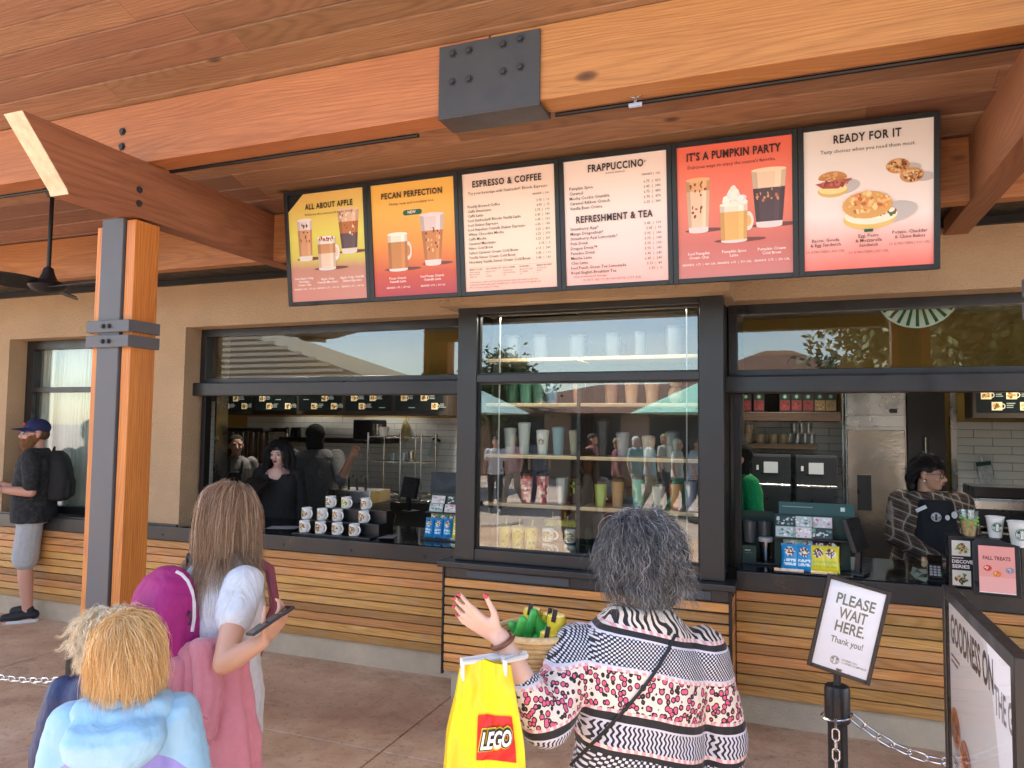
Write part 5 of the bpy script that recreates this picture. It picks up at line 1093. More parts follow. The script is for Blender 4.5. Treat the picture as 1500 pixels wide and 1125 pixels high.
def strands(parent, name, roots, nrm, mat, cols, length=.2, seg=9, grav=.25, lift=.6, curl=0., freq=2.2, colliders=(), kids_=9, rad=.0011, clump=.7, spread=.012, seed=1, flow=None, lenvar=.25, wob=.004):
    """hair: guide strands roll off the scalp, are pushed out of the colliders, and each carries a lock of finer ones"""
    rg = np.random.default_rng(seed); G = len(roots); p = np.array(roots, float); nr = np.array(nrm, float)
    fl = np.zeros_like(p)
    for i in range(G): fl[i] = flow(p[i], nr[i]) if flow else (0, 0, -1)
    fl = fl-nr*np.sum(fl*nr, 1, keepdims=True); fl /= np.linalg.norm(fl, axis=1, keepdims=True)+1e-9
    v = nr*lift+fl; v /= np.linalg.norm(v, axis=1, keepdims=True)+1e-9
    L = length*(1+lenvar*rg.uniform(-1, 1, (G, 1))); st = L/seg; path = [p.copy()]; ph = rg.uniform(0, 6.28, (G, 1)); ax = rg.normal(size=(G, 3)); ax /= np.linalg.norm(ax, axis=1, keepdims=True)
    for s in range(seg):
        v = v*(1-grav)+np.array([0, 0, -1.])*grav
        if curl:
            bx = np.cross(v, ax); v = v+curl*(np.sin(ph+s*freq)*ax+np.cos(ph+s*freq)*bx)
        v /= np.linalg.norm(v, axis=1, keepdims=True)+1e-9
        p = p+v*st
        for (cc, rr) in colliders:
            q = (p-np.array(cc))/np.array(rr); d = np.linalg.norm(q, axis=1, keepdims=True); q2 = q/np.maximum(d, 1e-6)*np.array(rr)+np.array(cc)
            new = np.where(d < 1, q2, p); ch = (d < 1)
            v = np.where(ch, (new-path[-1])/(np.linalg.norm(new-path[-1], axis=1, keepdims=True)+1e-9), v); p = new
        path.append(p.copy())
    A = np.stack(path, 1)                                   # G, seg+1, 3
    n1 = seg+1; off = rg.normal(size=(G, kids_, 1, 3))*spread; t = np.linspace(0, 1, n1)[None, None, :, None]
    wv = np.cumsum(rg.normal(size=(G, kids_, n1, 3)), axis=2)*wob*t
    S = A[:, None]+off*(1-clump*t)+wv; S = S.reshape(-1, n1, 3); N = len(S)
    T = np.gradient(S, axis=1); T /= np.linalg.norm(T, axis=2, keepdims=True)+1e-9
    a = np.cross(T, np.array([.31, .42, .85])); a /= np.linalg.norm(a, axis=2, keepdims=True)+1e-9; b_ = np.cross(T, a)
    tt = np.linspace(0, 1, n1)[None, :, None]; r = rad*(1-.75*tt**2)*rg.uniform(.7, 1.3, (N, 1, 1))
    th = rg.uniform(0, 6.28, (N, 1, 1)); e = a*np.cos(th)+b_*np.sin(th)
    V_ = np.stack([S-e*r, S+e*r], 2).reshape(-1, 3)
    base = (np.arange(N)*n1*2)[:, None]; ii = (np.arange(seg)*2)[None, :]; q0 = base+ii
    Fq = np.stack([q0, q0+1, q0+3, q0+2], -1).reshape(-1, 4)
    me = bpy.data.meshes.new(name); me.vertices.add(len(V_)); me.vertices.foreach_set('co', V_.ravel().astype(np.float32)); me.loops.add(len(Fq)*4); me.loops.foreach_set('vertex_index', Fq.ravel().astype(np.int32))
    me.polygons.add(len(Fq)); me.polygons.foreach_set('loop_start', np.arange(0, len(Fq)*4, 4).astype(np.int32)); me.update(calc_edges=True)
    me.polygons.foreach_set('use_smooth', np.ones(len(Fq), bool))
    C = np.array(cols, float); gi = rg.integers(0, len(C), G); ci = np.repeat(gi, kids_); mixk = .55+rg.random((N, 1))*.45; cc = C[ci]*(1-mixk)+C[rg.integers(0, len(C), N)]*mixk; cc *= rg.uniform(.8, 1.15, (N, 1))
    col = np.ones((N, n1*2, 4)); col[:, :, :3] = cc[:, None, :]
    at_ = me.color_attributes.new('Col', 'FLOAT_COLOR', 'POINT'); at_.data.foreach_set('color', col.reshape(-1).astype(np.float32))
    me.materials.append(mat); o = ob(name, me, parent); return o
m_hair = attrmat('hair', .38, spec=.45)
def scalp(c, R, rad, n, mask, seed=0):
    rg = np.random.default_rng(seed); out = []; nn = []
    while len(out) < n:
        d = rg.normal(size=3); d /= np.linalg.norm(d)
        if not mask(d): continue
        q = Vector(d); out.append(c+R @ Vector((q.x*rad[0], q.y*rad[1], q.z*rad[2]))); nn.append(R @ q)
    return out, nn
def person_root(label, loc, rz):
    r = thing('person', label, 'person', loc, rz); bpy.context.view_layer.update(); return r
ADULT = dict(pelvis=(0, 0, .95), chest=(0, .0, 1.28), neck=(0, .02, 1.45), head=(0, -.012, 1.60), sh=.178, hip=.09)
def adult(label, loc, rz, height=1.7, wide=1., skin_c=(.62, .36, .25), yaw=0., pitch=0., roll=0., arms=None, legs=None, shirt=None, pants=None, shoes=(.02, .02, .02), sleeve=.55, face_on=True, lips=(.42, .16, .14), brow=(.02, .012, .01),
          hands=True, hcurl=.5, lean=0., belly=0., voxel=.0075, shirt_len=.86, shirt_disp=.012, pant_len=1., hand_kw=None, slope=0., fem=1., hk=1.):
    """one continuous body in local axes, looking along -Y; arms = {'L': (elbow, wrist), 'R': ...} in metres for this height"""
    s = height/1.735; r = person_root(label, loc, rz); w = wide
    def P(x, y, z): return Vector((x*s, (y-lean*max(0, z-.95))*s, z*s))
    b = MB(); hc = P(0, -.012, 1.60); HR = headrot(yaw, pitch, roll); k = s*1.02*hk
    head_shapes(b, hc, HR, k, fem); cone(b, P(0, .028, 1.40), P(0, .005, 1.53), .058*s, .052*s)
    tors = [(.83, .15, .10), (.90, .168, .115), (.97, .165, .115), (1.06, .142, .102), (1.14, .142, .104), (1.24, .158, .114), (1.33, .166, .112), (1.40, .150, .092), (1.445, .09, .068)]
    tors = [(z, a*(1-(2.2 if z < 1.39 else 4.)*slope*(z > 1.3)), d_) for z, a, d_ in tors]
    loft(b, [(P(0, .015-belly*.3*math.exp(-((z-1.08)/.12)**2), z), a*w*s, (d_*w+belly*.5*math.exp(-((z-1.08)/.14)**2))*s) for z, a, d_ in tors])
    sh = {'slope': slope}; A = arms or {}
    for q, sg in (('R', -1), ('L', 1)):
        S = P(sg*.176*(.6+.4*w), .015, 1.395-slope); e, wr = A.get(q, (None, None))
        if e is None: e = P(sg*(.235*(.6+.4*w)), .035, 1.115); wr = P(sg*.245*(.6+.4*w), -.03, .875)
        e, wr = Vector(e), Vector(wr); sh[q] = (S, e, wr); aw = .75+.25*w
        limb(b, [S, S.lerp(e, .35), e, e.lerp(wr, .3), wr], [.052*s*aw, .047*s*aw, .038*s*aw, .039*s*aw, .026*s])
        if hands:
            kw = dict(curl=hcurl); kw.update((hand_kw or {}).get(q, {})); f = kw.pop('fwd', None) or (wr-e); n_ = kw.pop('nrm', None) or Vector((-sg, -.2, 0)); sd = kw.pop('side', sg)
            sh['h'+q] = hand(b, wr, f, n_, sd, k=s*.98, **kw)
    L = legs or {}; lg = {}
    for q, sg in (('R', -1), ('L', 1)):
        h, kn, an, to = L.get(q, (P(sg*.088, .01, .9), P(sg*.10, -.015, .5), P(sg*.105, .025, .085), P(sg*.13, -.13, .03))); h, kn, an, to = map(Vector, (h, kn, an, to)); lg[q] = (h, kn, an, to)
        lw = (.7+.3*w)*s; limb(b, [h, h.lerp(kn, .4), kn, kn.lerp(an, .3), an], [.085*lw, .074*lw, .053*lw, .057*lw, .036*lw]); cone(b, an, (an.x, an.y, .05*s), .036*s, .034*s)
        cone(b, (an.x, an.y+.02*s, .035*s), to, .034*s, .028*s)
    body = bake(b, 'body', voxel, 4, skin(skin_c), parent=r)
    if face_on: face(body, hc, HR, k, lips, brow)
    if shirt:
        c = MB(); g = .014*s
        loft(c, [(P(0, .015-belly*.3*math.exp(-((z-1.08)/.12)**2), z), a*w*s*1.03+g, (d_*w+belly*.5*math.exp(-((z-1.08)/.14)**2))*s*1.03+g) for z, a, d_ in ((shirt_len, .165, .118),)+tuple(t for t in tors if t[0] > shirt_len)+((1.462, .072, .06),)])
        for q in 'LR':
            S, e, wr = sh[q]; aw = .75+.25*w; t = min(1, sleeve*2)
            pts = [S, S.lerp(e, t)]; rr = [.062*s*aw+g*.5, (.060-.008*t)*s*aw+g*.5]
            if sleeve > .5: pts.append(e.lerp(wr, (sleeve-.5)*2)); rr.append(.042*s*aw+g*.3)
            limb(c, pts, rr)
        r['_'] = 0; so = bake(c, 'shirt', voxel, 5, shirt, disp=shirt_disp*s, dscale=.09, parent=r); del r['_']
    if pants:
        c = MB(); g = .012*s
        loft(c, [(P(0, .015, z), a*w*s*1.02+g, d_*w*s*1.02+g) for z, a, d_ in ((.83, .15, .105), (.9, .168, .118), (.97, .165, .115), (1.0, .155, .108))])
        for q in 'LR':
            h, kn, an, to = lg[q]; lw = (.7+.3*w)*s
            if pant_len < 1: limb(c, [h, h.lerp(kn, pant_len*2)], [.095*lw, .098*lw])
            else: limb(c, [h, kn, an], [.095*lw, .074*lw, .062*lw])
        bake(c, 'trousers' if pant_len >= 1 else 'shorts', voxel*1.15, 5, pants, disp=.012*s, dscale=.1, parent=r)
    if shoes:
        for q in 'LR':
            h, kn, an, to = lg[q]; c = MB(); d = (to-an); d.z = 0; d.normalize(); hl = Vector((an.x, an.y, .04*s))-d*.045*s
            cone(c, hl, hl+d*.10*s, .043*s, .046*s); cone(c, hl+d*.1*s+Vector((0, 0, -.004*s)), hl+d*.21*s+Vector((0, 0, -.012*s)), .046*s, .034*s); cone(c, hl+d*.02*s, hl+d*.04*s+Vector((0, 0, .05*s)), .04*s, .04*s)
            so = bake(c, 'shoe', .006, 3, M('shoe_%d_%d' % (shoes[0]*100, shoes[2]*100), shoes, .6, bump=.2, bs=200), parent=r)
            zmin = min(v.co.z for v in so.data.vertices); so.location.z -= zmin-.012*s
            sl = MB(); nrm = Vector((-d.y, d.x, 0)); out = [hl+d*x*s+nrm*y*s for x, y in ((-.04, .018), (-.04, -.018), (-.018, -.038), (.1, -.043), (.18, -.032), (.222, 0), (.18, .032), (.1, .043), (-.018, .038))]
            sl.prism([(v.x, v.y, .0) for v in out], (0, 0, .026*s)).build('sole', M('white_sole', (.7, .7, .68), .6), so, bevel=.006).location.z = zmin-.012*s if 0 else -so.location.z
    return r, dict(hc=hc, HR=HR, k=k, s=s, P=P, sh=sh, body=body)
def hair_cap(parent, info, grow=1.06, back=0., mat=None, col=(.02, .015, .012), drop=.0, side=1.):
    hc, HR, k = info['hc'], info['HR'], info['k']
    c = MB(); c.ell(hc+HR @ Vector((0, .018+back, .042))*k, (.076*k*grow*side, .094*k*grow, .082*k*grow), 20, 14, rot=HR)
    if drop: c.ell(hc+HR @ Vector((0, .045, -.02-drop*.4))*k, (.070*k*grow*side, .06*k*grow, (.07+drop*.5)*k), 18, 12, rot=HR)
    return bake(c, 'hair', .006, 4, mat or M('hair_%d' % (col[0]*1000), col, .45), parent=parent)
def camray(x, y, c): return CAMP+ray(x, y)*c
def surf(o, x, y, lift=.004):
    """the point where a photo pixel meets an already built piece"""
    me = o.data; bv = getattr(surf, 'c', {}).get(o.name)
    if bv is None:
        bv = BVHTree.FromPolygons([v.co.copy() for v in me.vertices], [tuple(p.vertices) for p in me.polygons]); surf.c = {**getattr(surf, 'c', {}), o.name: bv}
    mi = o.matrix_world.inverted(); a = mi @ CAMP; d = (mi.to_3x3() @ ray(x, y)).normalized(); h = bv.ray_cast(a, d)
    return None if h[0] is None else h[0]+h[1]*lift
# ---------------------------------------------------------------- the man with the cap
def sgn_side(f, n_, up): return 1 if Vector(f).cross(Vector(n_)).dot(Vector(up)) > 0 else -1
Pm_ = onZ(40, 907)
s_ = 1.84/1.735
man, I = adult('bearded man in navy cap, black camouflage shirt and grey shorts by the left window', (Pm_.x, Pm_.y, 0), radians(-50), 1.83, 1.16, (.60, .33, .24), pitch=-.04, yaw=.42, belly=.05,
    arms={'L': (Vector((.235, .04, 1.10))*s_, Vector((.215, -.235, 1.135))*s_), 'R': (Vector((-.235, .02, 1.10))*s_, Vector((-.18, -.25, 1.13))*s_)}, hcurl=.7, sleeve=.40,
    shirt=None, pants=cloth('grey_shorts', (.42, .43, .44), .85, .45), pant_len=.46, shoes=(.015, .016, .02), face_on=True, brow=(.16, .07, .03), shirt_disp=.012)
def camo(name):
    m, t, b = newmat(name); v = t.obj(); n = t.noise(t.mapv(v, (1, 1, 1.6)), 13, 2, .4); n2 = t.noise(t.mapv(v, (1, 1, 1.6), (5, 2, 7)), 19, 2, .4)
    c = t.mix(t.ramp(n, [(.5, (0, 0, 0)), (.52, (1, 1, 1))]), (.012, .013, .015), (.017, .018, .021)); c = t.mix(t.ramp(n2, [(.56, (0, 0, 0)), (.58, (1, 1, 1))]), c, (.024, .026, .029))
    t.l.new(c, b.inputs['Base Color']); b.inputs['Roughness'].default_value = .85
    t.l.new(t.new('Bump', Strength=.6, Distance=.03, Height=t.noise(t.mapv(v, (1, 1, .5)), 15, 4, .55, 1.)).outputs[0], b.inputs['Normal']); return m
def shirt_for(r, I, mat, height, wide, belly=0., sleeve=.4, ln=.86, extra=.0, lean=0., disp=.012, name='shirt', neck=9.):
    """a top over the body: trunk and sleeves in one piece"""
    s = height/1.735; P = I['P']; c = MB(); g = .016*s+extra
    T = [(ln, .172, .122), (.95, .172, .122), (1.06, .150, .108), (1.14, .148, .108), (1.24, .160, .116), (1.33, .166, .112), (1.40, .150, .092), (1.45, .088, .068), (1.475, .06, .058)]
    sl_ = I['sh']['slope']; T = [(z, a*(1-(2.2 if z < 1.39 else 4.)*sl_*(z > 1.3)), d_) for z, a, d_ in T]
    loft(c, [(P(0, .015-belly*.3*math.exp(-((z-1.08)/.12)**2), z), a*wide*s*1.02+g, (d_*wide+belly*.5*math.exp(-((z-1.08)/.14)**2))*s*1.02+g) for z, a, d_ in T if ln <= z <= neck])
    for q in 'LR':
        S, e, wr = I['sh'][q]; aw = .75+.25*wide; t = min(1, sleeve*2); pts = [S, S.lerp(e, t)]; rr = [.064*s*aw+g*.5, (.062-.010*t)*s*aw+g*.5]
        if sleeve > .5: pts.append(e.lerp(wr, (sleeve-.5)*2)); rr.append(.040*s*aw+g*.4)
        limb(c, pts, rr)
    return bake(c, name, .0075, 4, mat, disp=disp, dscale=.08, parent=r)
shirt_for(man, I, camo('camouflage_black'), 1.83, 1.16, .05, .40, .84)
hc, HR, k = I['hc'], I['HR'], I['k']
H_ = lambda x, y, z: hc+HR @ (Vector((x, y, z))*k)
c = MB(); c.ell(H_(0, .016, .052), (.083*k, .102*k, .078*k), 22, 14, rot=HR); cap = bake(c, 'cap', .006, 3, M('cap_navy', (.012, .02, .085), .8, bump=.2, bs=400), parent=man)
vs = []; nb = 12
for i in range(nb+1):
    a = pi+pi*i/nb
    for rr_, dz_ in ((.078, 0), (.155, -.014)):
        for tz in (0, .005): vs.append(H_(.8*rr_*cos(a)*(1 if rr_ < .1 else .62), -.01+rr_*sin(a)*1.06, .040+dz_-.012*cos(a)**2*(rr_ > .1)+tz))
b_ = MB().add(vs, [f for i in range(nb) for f in ((i*4, i*4+4, i*4+6, i*4+2), (i*4+1, i*4+3, i*4+7, i*4+5), (i*4+2, i*4+6, i*4+7, i*4+3), (i*4, i*4+1, i*4+5, i*4+4))]); b_.build('brim', MATS['cap_navy'], cap, smooth=True)
MB().ell(H_(.0, -.082, .075), (.02*k, .01*k, .018*k), 10, 8, rot=HR).build('badge', M('cap_red', (.5, .02, .03), .7), cap, smooth='all')
gl = MB()
for s in (-1, 1): gl.ell(H_(s*.032, -.09, .004), (.026*k, .007*k, .019*k), 14, 10, rot=HR); gl.tube([H_(s*.056, -.085, .008), H_(s*.08, -.03, .01), H_(s*.082, .02, .0)], .003*k, 6)
gl.tube([H_(-.012, -.097, .008), H_(.012, -.097, .008)], .003, 6); gl.build('sunglasses', M('mirror_lens', (.10, .14, .26), .06, metal=.7), man, smooth='all')
rt, nn = [], []
rg_ = np.random.default_rng(4)
while len(rt) < 220:
    x, z = rg_.uniform(-.068, .068), rg_.uniform(-.115, -.03)
    if z > -.045 and abs(x) < .05: continue
    y = -.088+.012*(abs(x)/.03)+.55*max(0, abs(x)-.03)*1.6+(.012 if z < -.09 else 0)
    rt.append(H_(x, y, z)); nn.append(HR @ Vector((x*6, -1, -.5)).normalized())
cb = MB(); cb.ell(H_(0, -.056, -.084), (.057*k, .05*k, .05*k), 16, 12, rot=HR); cb.ell(H_(0, -.05, -.12), (.036*k, .04*k, .04*k), 14, 10, rot=HR)
for s in (-1, 1): cb.ell(H_(s*.054, -.028, -.06), (.02*k, .045*k, .045*k), 12, 8, rot=HR); cb.ell(H_(s*.066, .0, -.035), (.013*k, .028*k, .04*k), 12, 8, rot=HR)
beard = bake(cb, 'beard', .005, 2, M('beard_ginger', (.20, .085, .028), .8, bump=.6, bs=300), parent=man)
strands(beard, 'beard_hair', rt, nn, m_hair, [(.30, .14, .05), (.22, .09, .03), (.36, .18, .07)], .055, 5, .4, .8, .2, 2, (), 7, .0008, .3, .006, 5)
cb = MB(); cb.ell(H_(0, .045, -.005), (.078*k, .068*k, .058*k), 14, 10, rot=HR); bake(cb, 'hair', .006, 2, M('hair_man', (.10, .045, .02), .8, bump=.5, bs=300), parent=man)
wt = thing('watch', 'white square wristwatch on the bearded man', 'watch'); wt.parent = None
w_ = I['sh']['L'][2]; Wm = man.matrix_world
wt.location = Wm @ (w_+(I['sh']['L'][1]-w_)*.16); wt.rotation_euler = (0, 0, man.rotation_euler.z)
MB().box(-.0, .03, -.019, .019, -.02, .02).build('case', M('watch_case', (.55, .55, .55), .3), wt, (.018, 0, 0), bevel=.005); MB().tube([(.034*cos(a), 0, .034*sin(a)) for a in np.linspace(0, 2*pi, 18)[:-1]], .008, 6, closed=True).build('strap', M('watch_strap', (.7, .7, .7), .5), wt, smooth=True)
def tex_pack(name, col): return cloth(name, col, .75, .5, 9., 1200., .02)
def backpack(label, root, centre, w, d, h, mat, rz=0., zips=None, tilt=0.):
    t = thing('backpack', label, 'backpack', root.matrix_world @ Vector(centre), root.rotation_euler.z+rz); c = MB()
    loft(c, [((0, y, z*h), a*w, b_*d) for z, a, b_, y in ((-.5, .36, .34, 0), (-.46, .47, .46, 0), (-.2, .5, .55, .01), (.1, .49, .5, .0), (.3, .44, .42, -.005), (.42, .34, .32, -.01), (.5, .18, .16, -.015))], 32, 3.2)
    loft(c, [((0, d*.42, z*h), a*w, b_*d) for z, a, b_ in ((-.44, .36, .12), (-.38, .41, .2), (-.12, .41, .2), (-.02, .36, .1))], 28, 3.5)
    bd = bake(c, 'bag', .008, 4, mat, disp=.01, dscale=.1, parent=t); return t, bd
bp, bb = backpack('black backpack on the bearded man', man, (0, .20, 1.30), .30, .20, .46, tex_pack('pack_black', (.012, .012, .014)))
MB().tube([(-.04, -.06, .2), (0, -.05, .26), (.04, -.06, .2)], .01, 8).build('grab_loop', M('strap_black', (.012, .012, .014), .8), bp, smooth=True)
for s in (-1, 1): MB().tube([(s*.09, -.08, .16), (s*.12, -.16, .17), (s*.135, -.27, .12), (s*.13, -.305, -.02), (s*.14, -.27, -.16), (s*.15, -.12, -.2)], .018, 8).build('strap', MATS['strap_black'], bp, smooth=True)

# ---------------------------------------------------------------- grey-haired woman with the patterned blouse
def blouse(name, ztop, zlen):
    m, t, b = newmat(name); v = t.obj(); xyz = t.new('SeparateXYZ', Vector=v).outputs; x, y, z = xyz
    ang = t.math('ADD', x, t.math('MULTIPLY', y, .6))
    wob = t.math('MULTIPLY', t.math('SINE', t.math('MULTIPLY', ang, 9.)), .055)
    vv = t.math('ADD', t.math('DIVIDE', t.math('SUBTRACT', ztop, z), zlen), wob)
    BLK, CRM, LIL, PNK = (.012, .011, .014), (.80, .68, .58), (.62, .61, .70), (.72, .10, .22)
    nz_ = t.noise(v, 11, 2, .5)
    zeb = t.math('GREATER_THAN', t.math('SINE', t.math('ADD', t.math('MULTIPLY', ang, 290.), t.math('MULTIPLY', nz_, 30.))), .05); zebra = t.mix(zeb, CRM, BLK)
    def hound(k): 
        q = t.math('MULTIPLY', t.math('SINE', t.math('MULTIPLY', t.math('ADD', ang, t.math('MULTIPLY', z, .25)), k)), t.math('SINE', t.math('MULTIPLY', z, k))); return t.mix(t.math('GREATER_THAN', q, -.12), (.70, .69, .74), BLK)
    vo = t.new('TexVoronoi', Vector=t.mapv(v, (1, 1, .85)), Scale=72., Randomness=.75).outputs['Distance']; nn_ = t.math('ADD', vo, t.math('MULTIPLY', t.math('SUBTRACT', t.noise(v, 90, 2), .5), .22))
    leo = t.mix(t.math('LESS_THAN', nn_, .52), CRM, BLK); leo = t.mix(t.math('LESS_THAN', nn_, .34), leo, PNK)
    wav = t.mix(t.math('GREATER_THAN', t.math('SINE', t.math('ADD', t.math('MULTIPLY', ang, 560.), t.math('MULTIPLY', t.math('SINE', t.math('MULTIPLY', z, 300.)), 1.3))), .1), LIL, BLK)
    zig = t.mix(t.math('GREATER_THAN', t.math('SINE', t.math('MULTIPLY', ang, 330.)), 0.), (.74, .34, .38), CRM)
    f = t.math('FRACT', t.math('MULTIPLY', t.math('MAXIMUM', vv, 0.), .93))
    col = zebra
    for a, c in ((.155, zig), (.172, BLK), (.20, LIL), (.21, hound(640.)), (.345, LIL), (.356, zig), (.37, leo), (.558, zig), (.574, BLK), (.615, LIL), (.626, wav), (.74, zig), (.758, BLK), (.785, hound(420.))):
        col = t.mix(t.math('GREATER_THAN', f, a), col, c)
    t.l.new(col, b.inputs['Base Color']); b.inputs['Roughness'].default_value = .75; b.inputs['Sheen Weight'].default_value = .15
    t.l.new(t.new('Bump', Strength=.45, Distance=.03, Height=t.noise(t.mapv(v, (1, 1, .5)), 12, 4, .55, 1.2)).outputs[0], b.inputs['Normal']); return m
CE = 1.95
hp = camray(936, 832, CE); ht = camray(936, 744, CE).z-.012
rzE = pi+radians(17)
tmp = Matrix.Translation((hp.x, hp.y, 0)) @ Matrix.Rotation(rzE, 4, 'Z'); toL = lambda P: tmp.inverted() @ Vector(P)
el, wrL = toL(camray(800, 1058, 1.80)), toL(camray(733, 934, 1.80))
erR, wrR = toL(camray(1062, 1085, 1.90)), toL(camray(1048, 1215, 1.84))
fw = toL(camray(688, 903, 1.82))-wrL
nm = Matrix.Rotation(-rzE, 3, 'Z') @ (_f*.80+_u*.38+_r*.30)
upL = Matrix.Rotation(-rzE, 3, 'Z') @ _u
elder, I = adult('grey-haired woman in a busy black, pink and white patterned blouse gesturing with her hand', (hp.x, hp.y, 0), rzE, ht, 1.02, (.66, .44, .35), yaw=radians(38), pitch=.05, arms={'L': (el, wrL), 'R': (erR, wrR)},
    hand_kw={'L': dict(fwd=fw, nrm=nm, side=sgn_side(fw, nm, upL), curl=.10, spread=.24, fcurl=(.05, .10, .17, .25))}, pants=cloth('dark_slacks', (.02, .02, .025)), shoes=(.05, .045, .04), voxel=.006, belly=.03, brow=(.08, .07, .06), slope=.06)
bl = shirt_for(elder, I, blouse('patterned_blouse', ht*.862, .46), ht, 1.03, .03, .70, .74, .012, disp=.014, name='blouse')
tip, td, tips = I['sh']['hL']
nail = M('nail_red', (.62, .03, .08), .15, coat=.5)
MB().ell(tip-td*.001-(Matrix.Rotation(-rzE, 3, 'Z') @ _f)*.0045, (.0058, .0045, .0075), 12, 8, rot=Vector((0, 0, 1)).rotation_difference(td).to_matrix()).build('nail', nail, elder, smooth='all')
for q in tips: MB().ell(q-Vector(nm).normalized()*.004, (.0045, .0045, .0045), 10, 8).build('nail', nail, elder, smooth='all')
hc, HR, k = I['hc'], I['HR'], I['k']
hair_cap(elder, I, 1.15, .010, M('grey_hair_mass', (.07, .069, .071), .7, bump=.5, bs=120), drop=.10, side=1.14)
rad = (.088*k, .106*k, .097*k); cc_ = hc+HR @ Vector((0, .02, .03))*k
rt, nn = scalp(cc_, HR, rad, 560, lambda d: (d[2] > .15 and d[1] > -.82) or (d[1] > -.28 and d[2] > -.75), 3)
strands(elder, 'hair_locks', rt, nn, m_hair, [(.05, .05, .052), (.09, .09, .093), (.22, .22, .225), (.06, .06, .062), (.46, .46, .46), (.03, .03, .032)], .115, 13, .20, .10, .62, 1.05, [(tuple(cc_), tuple(x*1.03 for x in rad))], 22, .00055, .35, .0085, 8, flow=lambda p, n: (n[0]*.9, n[1]*.9, -.45), wob=.0020, lenvar=.35)
# her bracelet, shoulder strap, carrier bag and basket
e_, w_ = I['sh']['L'][1], I['sh']['L'][2]; d_ = (w_-e_).normalized(); a_ = d_.orthogonal().normalized(); b_ = d_.cross(a_)
br = thing('bracelet', 'brown leather bracelet on the raised wrist', 'bracelet', elder.location, elder.rotation_euler.z)
cen = w_-d_*.012; MB().tube([cen+(a_*cos(t)+b_*sin(t))*.0275 for t in np.linspace(0, 2*pi, 22)[:-1]], .0065, 8, closed=True).build('band', M('leather_brown', (.16, .055, .025), .45), br, smooth=True)
bpy.context.view_layer.update()
pts = [surf(bl, *q, lift=.004) for q in ((1000, 905), (988, 930), (975, 958), (958, 985), (936, 1015), (912, 1043), (885, 1072), (860, 1098), (838, 1121))]; pts = [p for p in pts if p is not None]
stp = thing('bag_strap', 'thin black shoulder strap running slantwise over the patterned blouse', 'strap', elder.location, elder.rotation_euler.z)
MB().tube(pts, .0042, 6).build('cord', M('cord_black', (.008, .008, .009), .5), stp, smooth=True)
# LEGO carrier bag hanging from the forearm
bagP = camray(710, 1052, 1.72); up = _u; W0, W1, Hh, D = .075, .098, .31, .05
R3 = Matrix((_r, -_f, _u)).transposed().to_4x4() if 0 else None
yb_ = math.atan2(_f.x, _f.y)
bag = thing('carrier_bag', 'bright yellow carrier bag with red LEGO square hanging from the raised arm', 'bag', (bagP.x, bagP.y, bagP.z), -yb_+radians(8))
n = 26; vs = []; fs = []
def bagpt(u, v, sgn):       # u -1..1 across, v 0..1 up
    w_ = W1+(W0-W1)*v; q_ = mnoise.noise(Vector((u*1.7+4, v*3.1, 1.3)))*.022+abs(mnoise.noise(Vector((u*3.3-2, v*5.5+u*2, 7.))))*.012; wv = .005*sin(v*9+u*3)+q_*(1-v*.3); return (u*w_*(1-.35*max(0, v-.45)), sgn*(D*(1-.85*v**1.6))*(1-.10*u*u)+wv, -Hh*.56+v*Hh*(1-.05*abs(u)))
for sgn in (-1, 1):
    for j in range(n+1):
        for i in range(n+1): vs.append(bagpt(-1+2*i/n, j/n, sgn))
m1 = (n+1)*(n+1)
for q in (0, 1):
    for j in range(n):
        for i in range(n): a = q*m1+j*(n+1)+i; fs.append((a, a+1, a+n+2, a+n+1))
for j in range(n):
    for i in (0, n): a = j*(n+1)+i; fs.append((a, a+n+1, a+n+1+m1, a+m1))
for i in range(n): fs.append((i, i+1, i+1+m1, i+m1))
MB().add(vs, fs).build('sack', cloth('yellow_plastic', (.90, .66, .004), .32, .35, 9., 1500., 0., .02), bag, smooth=True)
def onbag(u, v, off): p = bagpt(u, v, -1); return (p[0], p[1]-off, p[2])
def lego(off=0.0):
    pr = MB(); G_ = 8
    for i in range(G_):
        for j in range(G_):
            q = [onbag(-.24+1.0*(i+a)/G_, .30+.33*(j+b_)/G_, .003) for a, b_ in ((0, 0), (1, 0), (1, 1), (0, 1))]; pr.add(q, [(0, 1, 2, 3)], (.66, .008, .006))
    for bold, col, o in ((.16, (.88, .62, .01), .0075), (.115, (.01, .01, .01), .0105), (.03, (.88, .88, .86), .0135)):
        v_, f_ = glyphs('LEGO', bold, 3, .93); x0 = min(p[0] for p in v_); x1 = max(p[0] for p in v_); X0, X1 = .0, max(p[0] for p in glyphs('LEGO', 0., 3, .93)[0])
        pr.add([onbag(-.14+.80*(p[0]-X0)/(X1-X0)+.10*(p[1]-.35), .395+.125*p[1]/.72+.03*(p[0]-X0)/(X1-X0), o) for p in v_], f_, col)
    return pr
lego().build('emblem', attrmat('bag_print', .35), bag, fix=False)
topc = bag.matrix_world.inverted() if 0 else None
bpy.context.view_layer.update(); bi = bag.matrix_world.inverted(); wW = bi @ (elder.matrix_world @ e_.lerp(w_, .62))
for sgn in (-1, 1):
    a1 = Vector((-.055, sgn*.012, Hh*.43)); a2 = Vector((.045, sgn*.012, Hh*.43)); top = wW+Vector((0, sgn*.012, .036))
    MB().tube([a1-Vector((0, 0, .06)), a1, a1.lerp(top, .6)+Vector((-.012, 0, 0)), top+Vector((-.02, 0, 0)), top+Vector((.02, 0, 0)), a2.lerp(top, .6)+Vector((.012, 0, 0)), a2, a2-Vector((0, 0, .06))], .0065, 8).build('handle', M('white_handle', (.72, .72, .70), .6), bag, smooth=True)
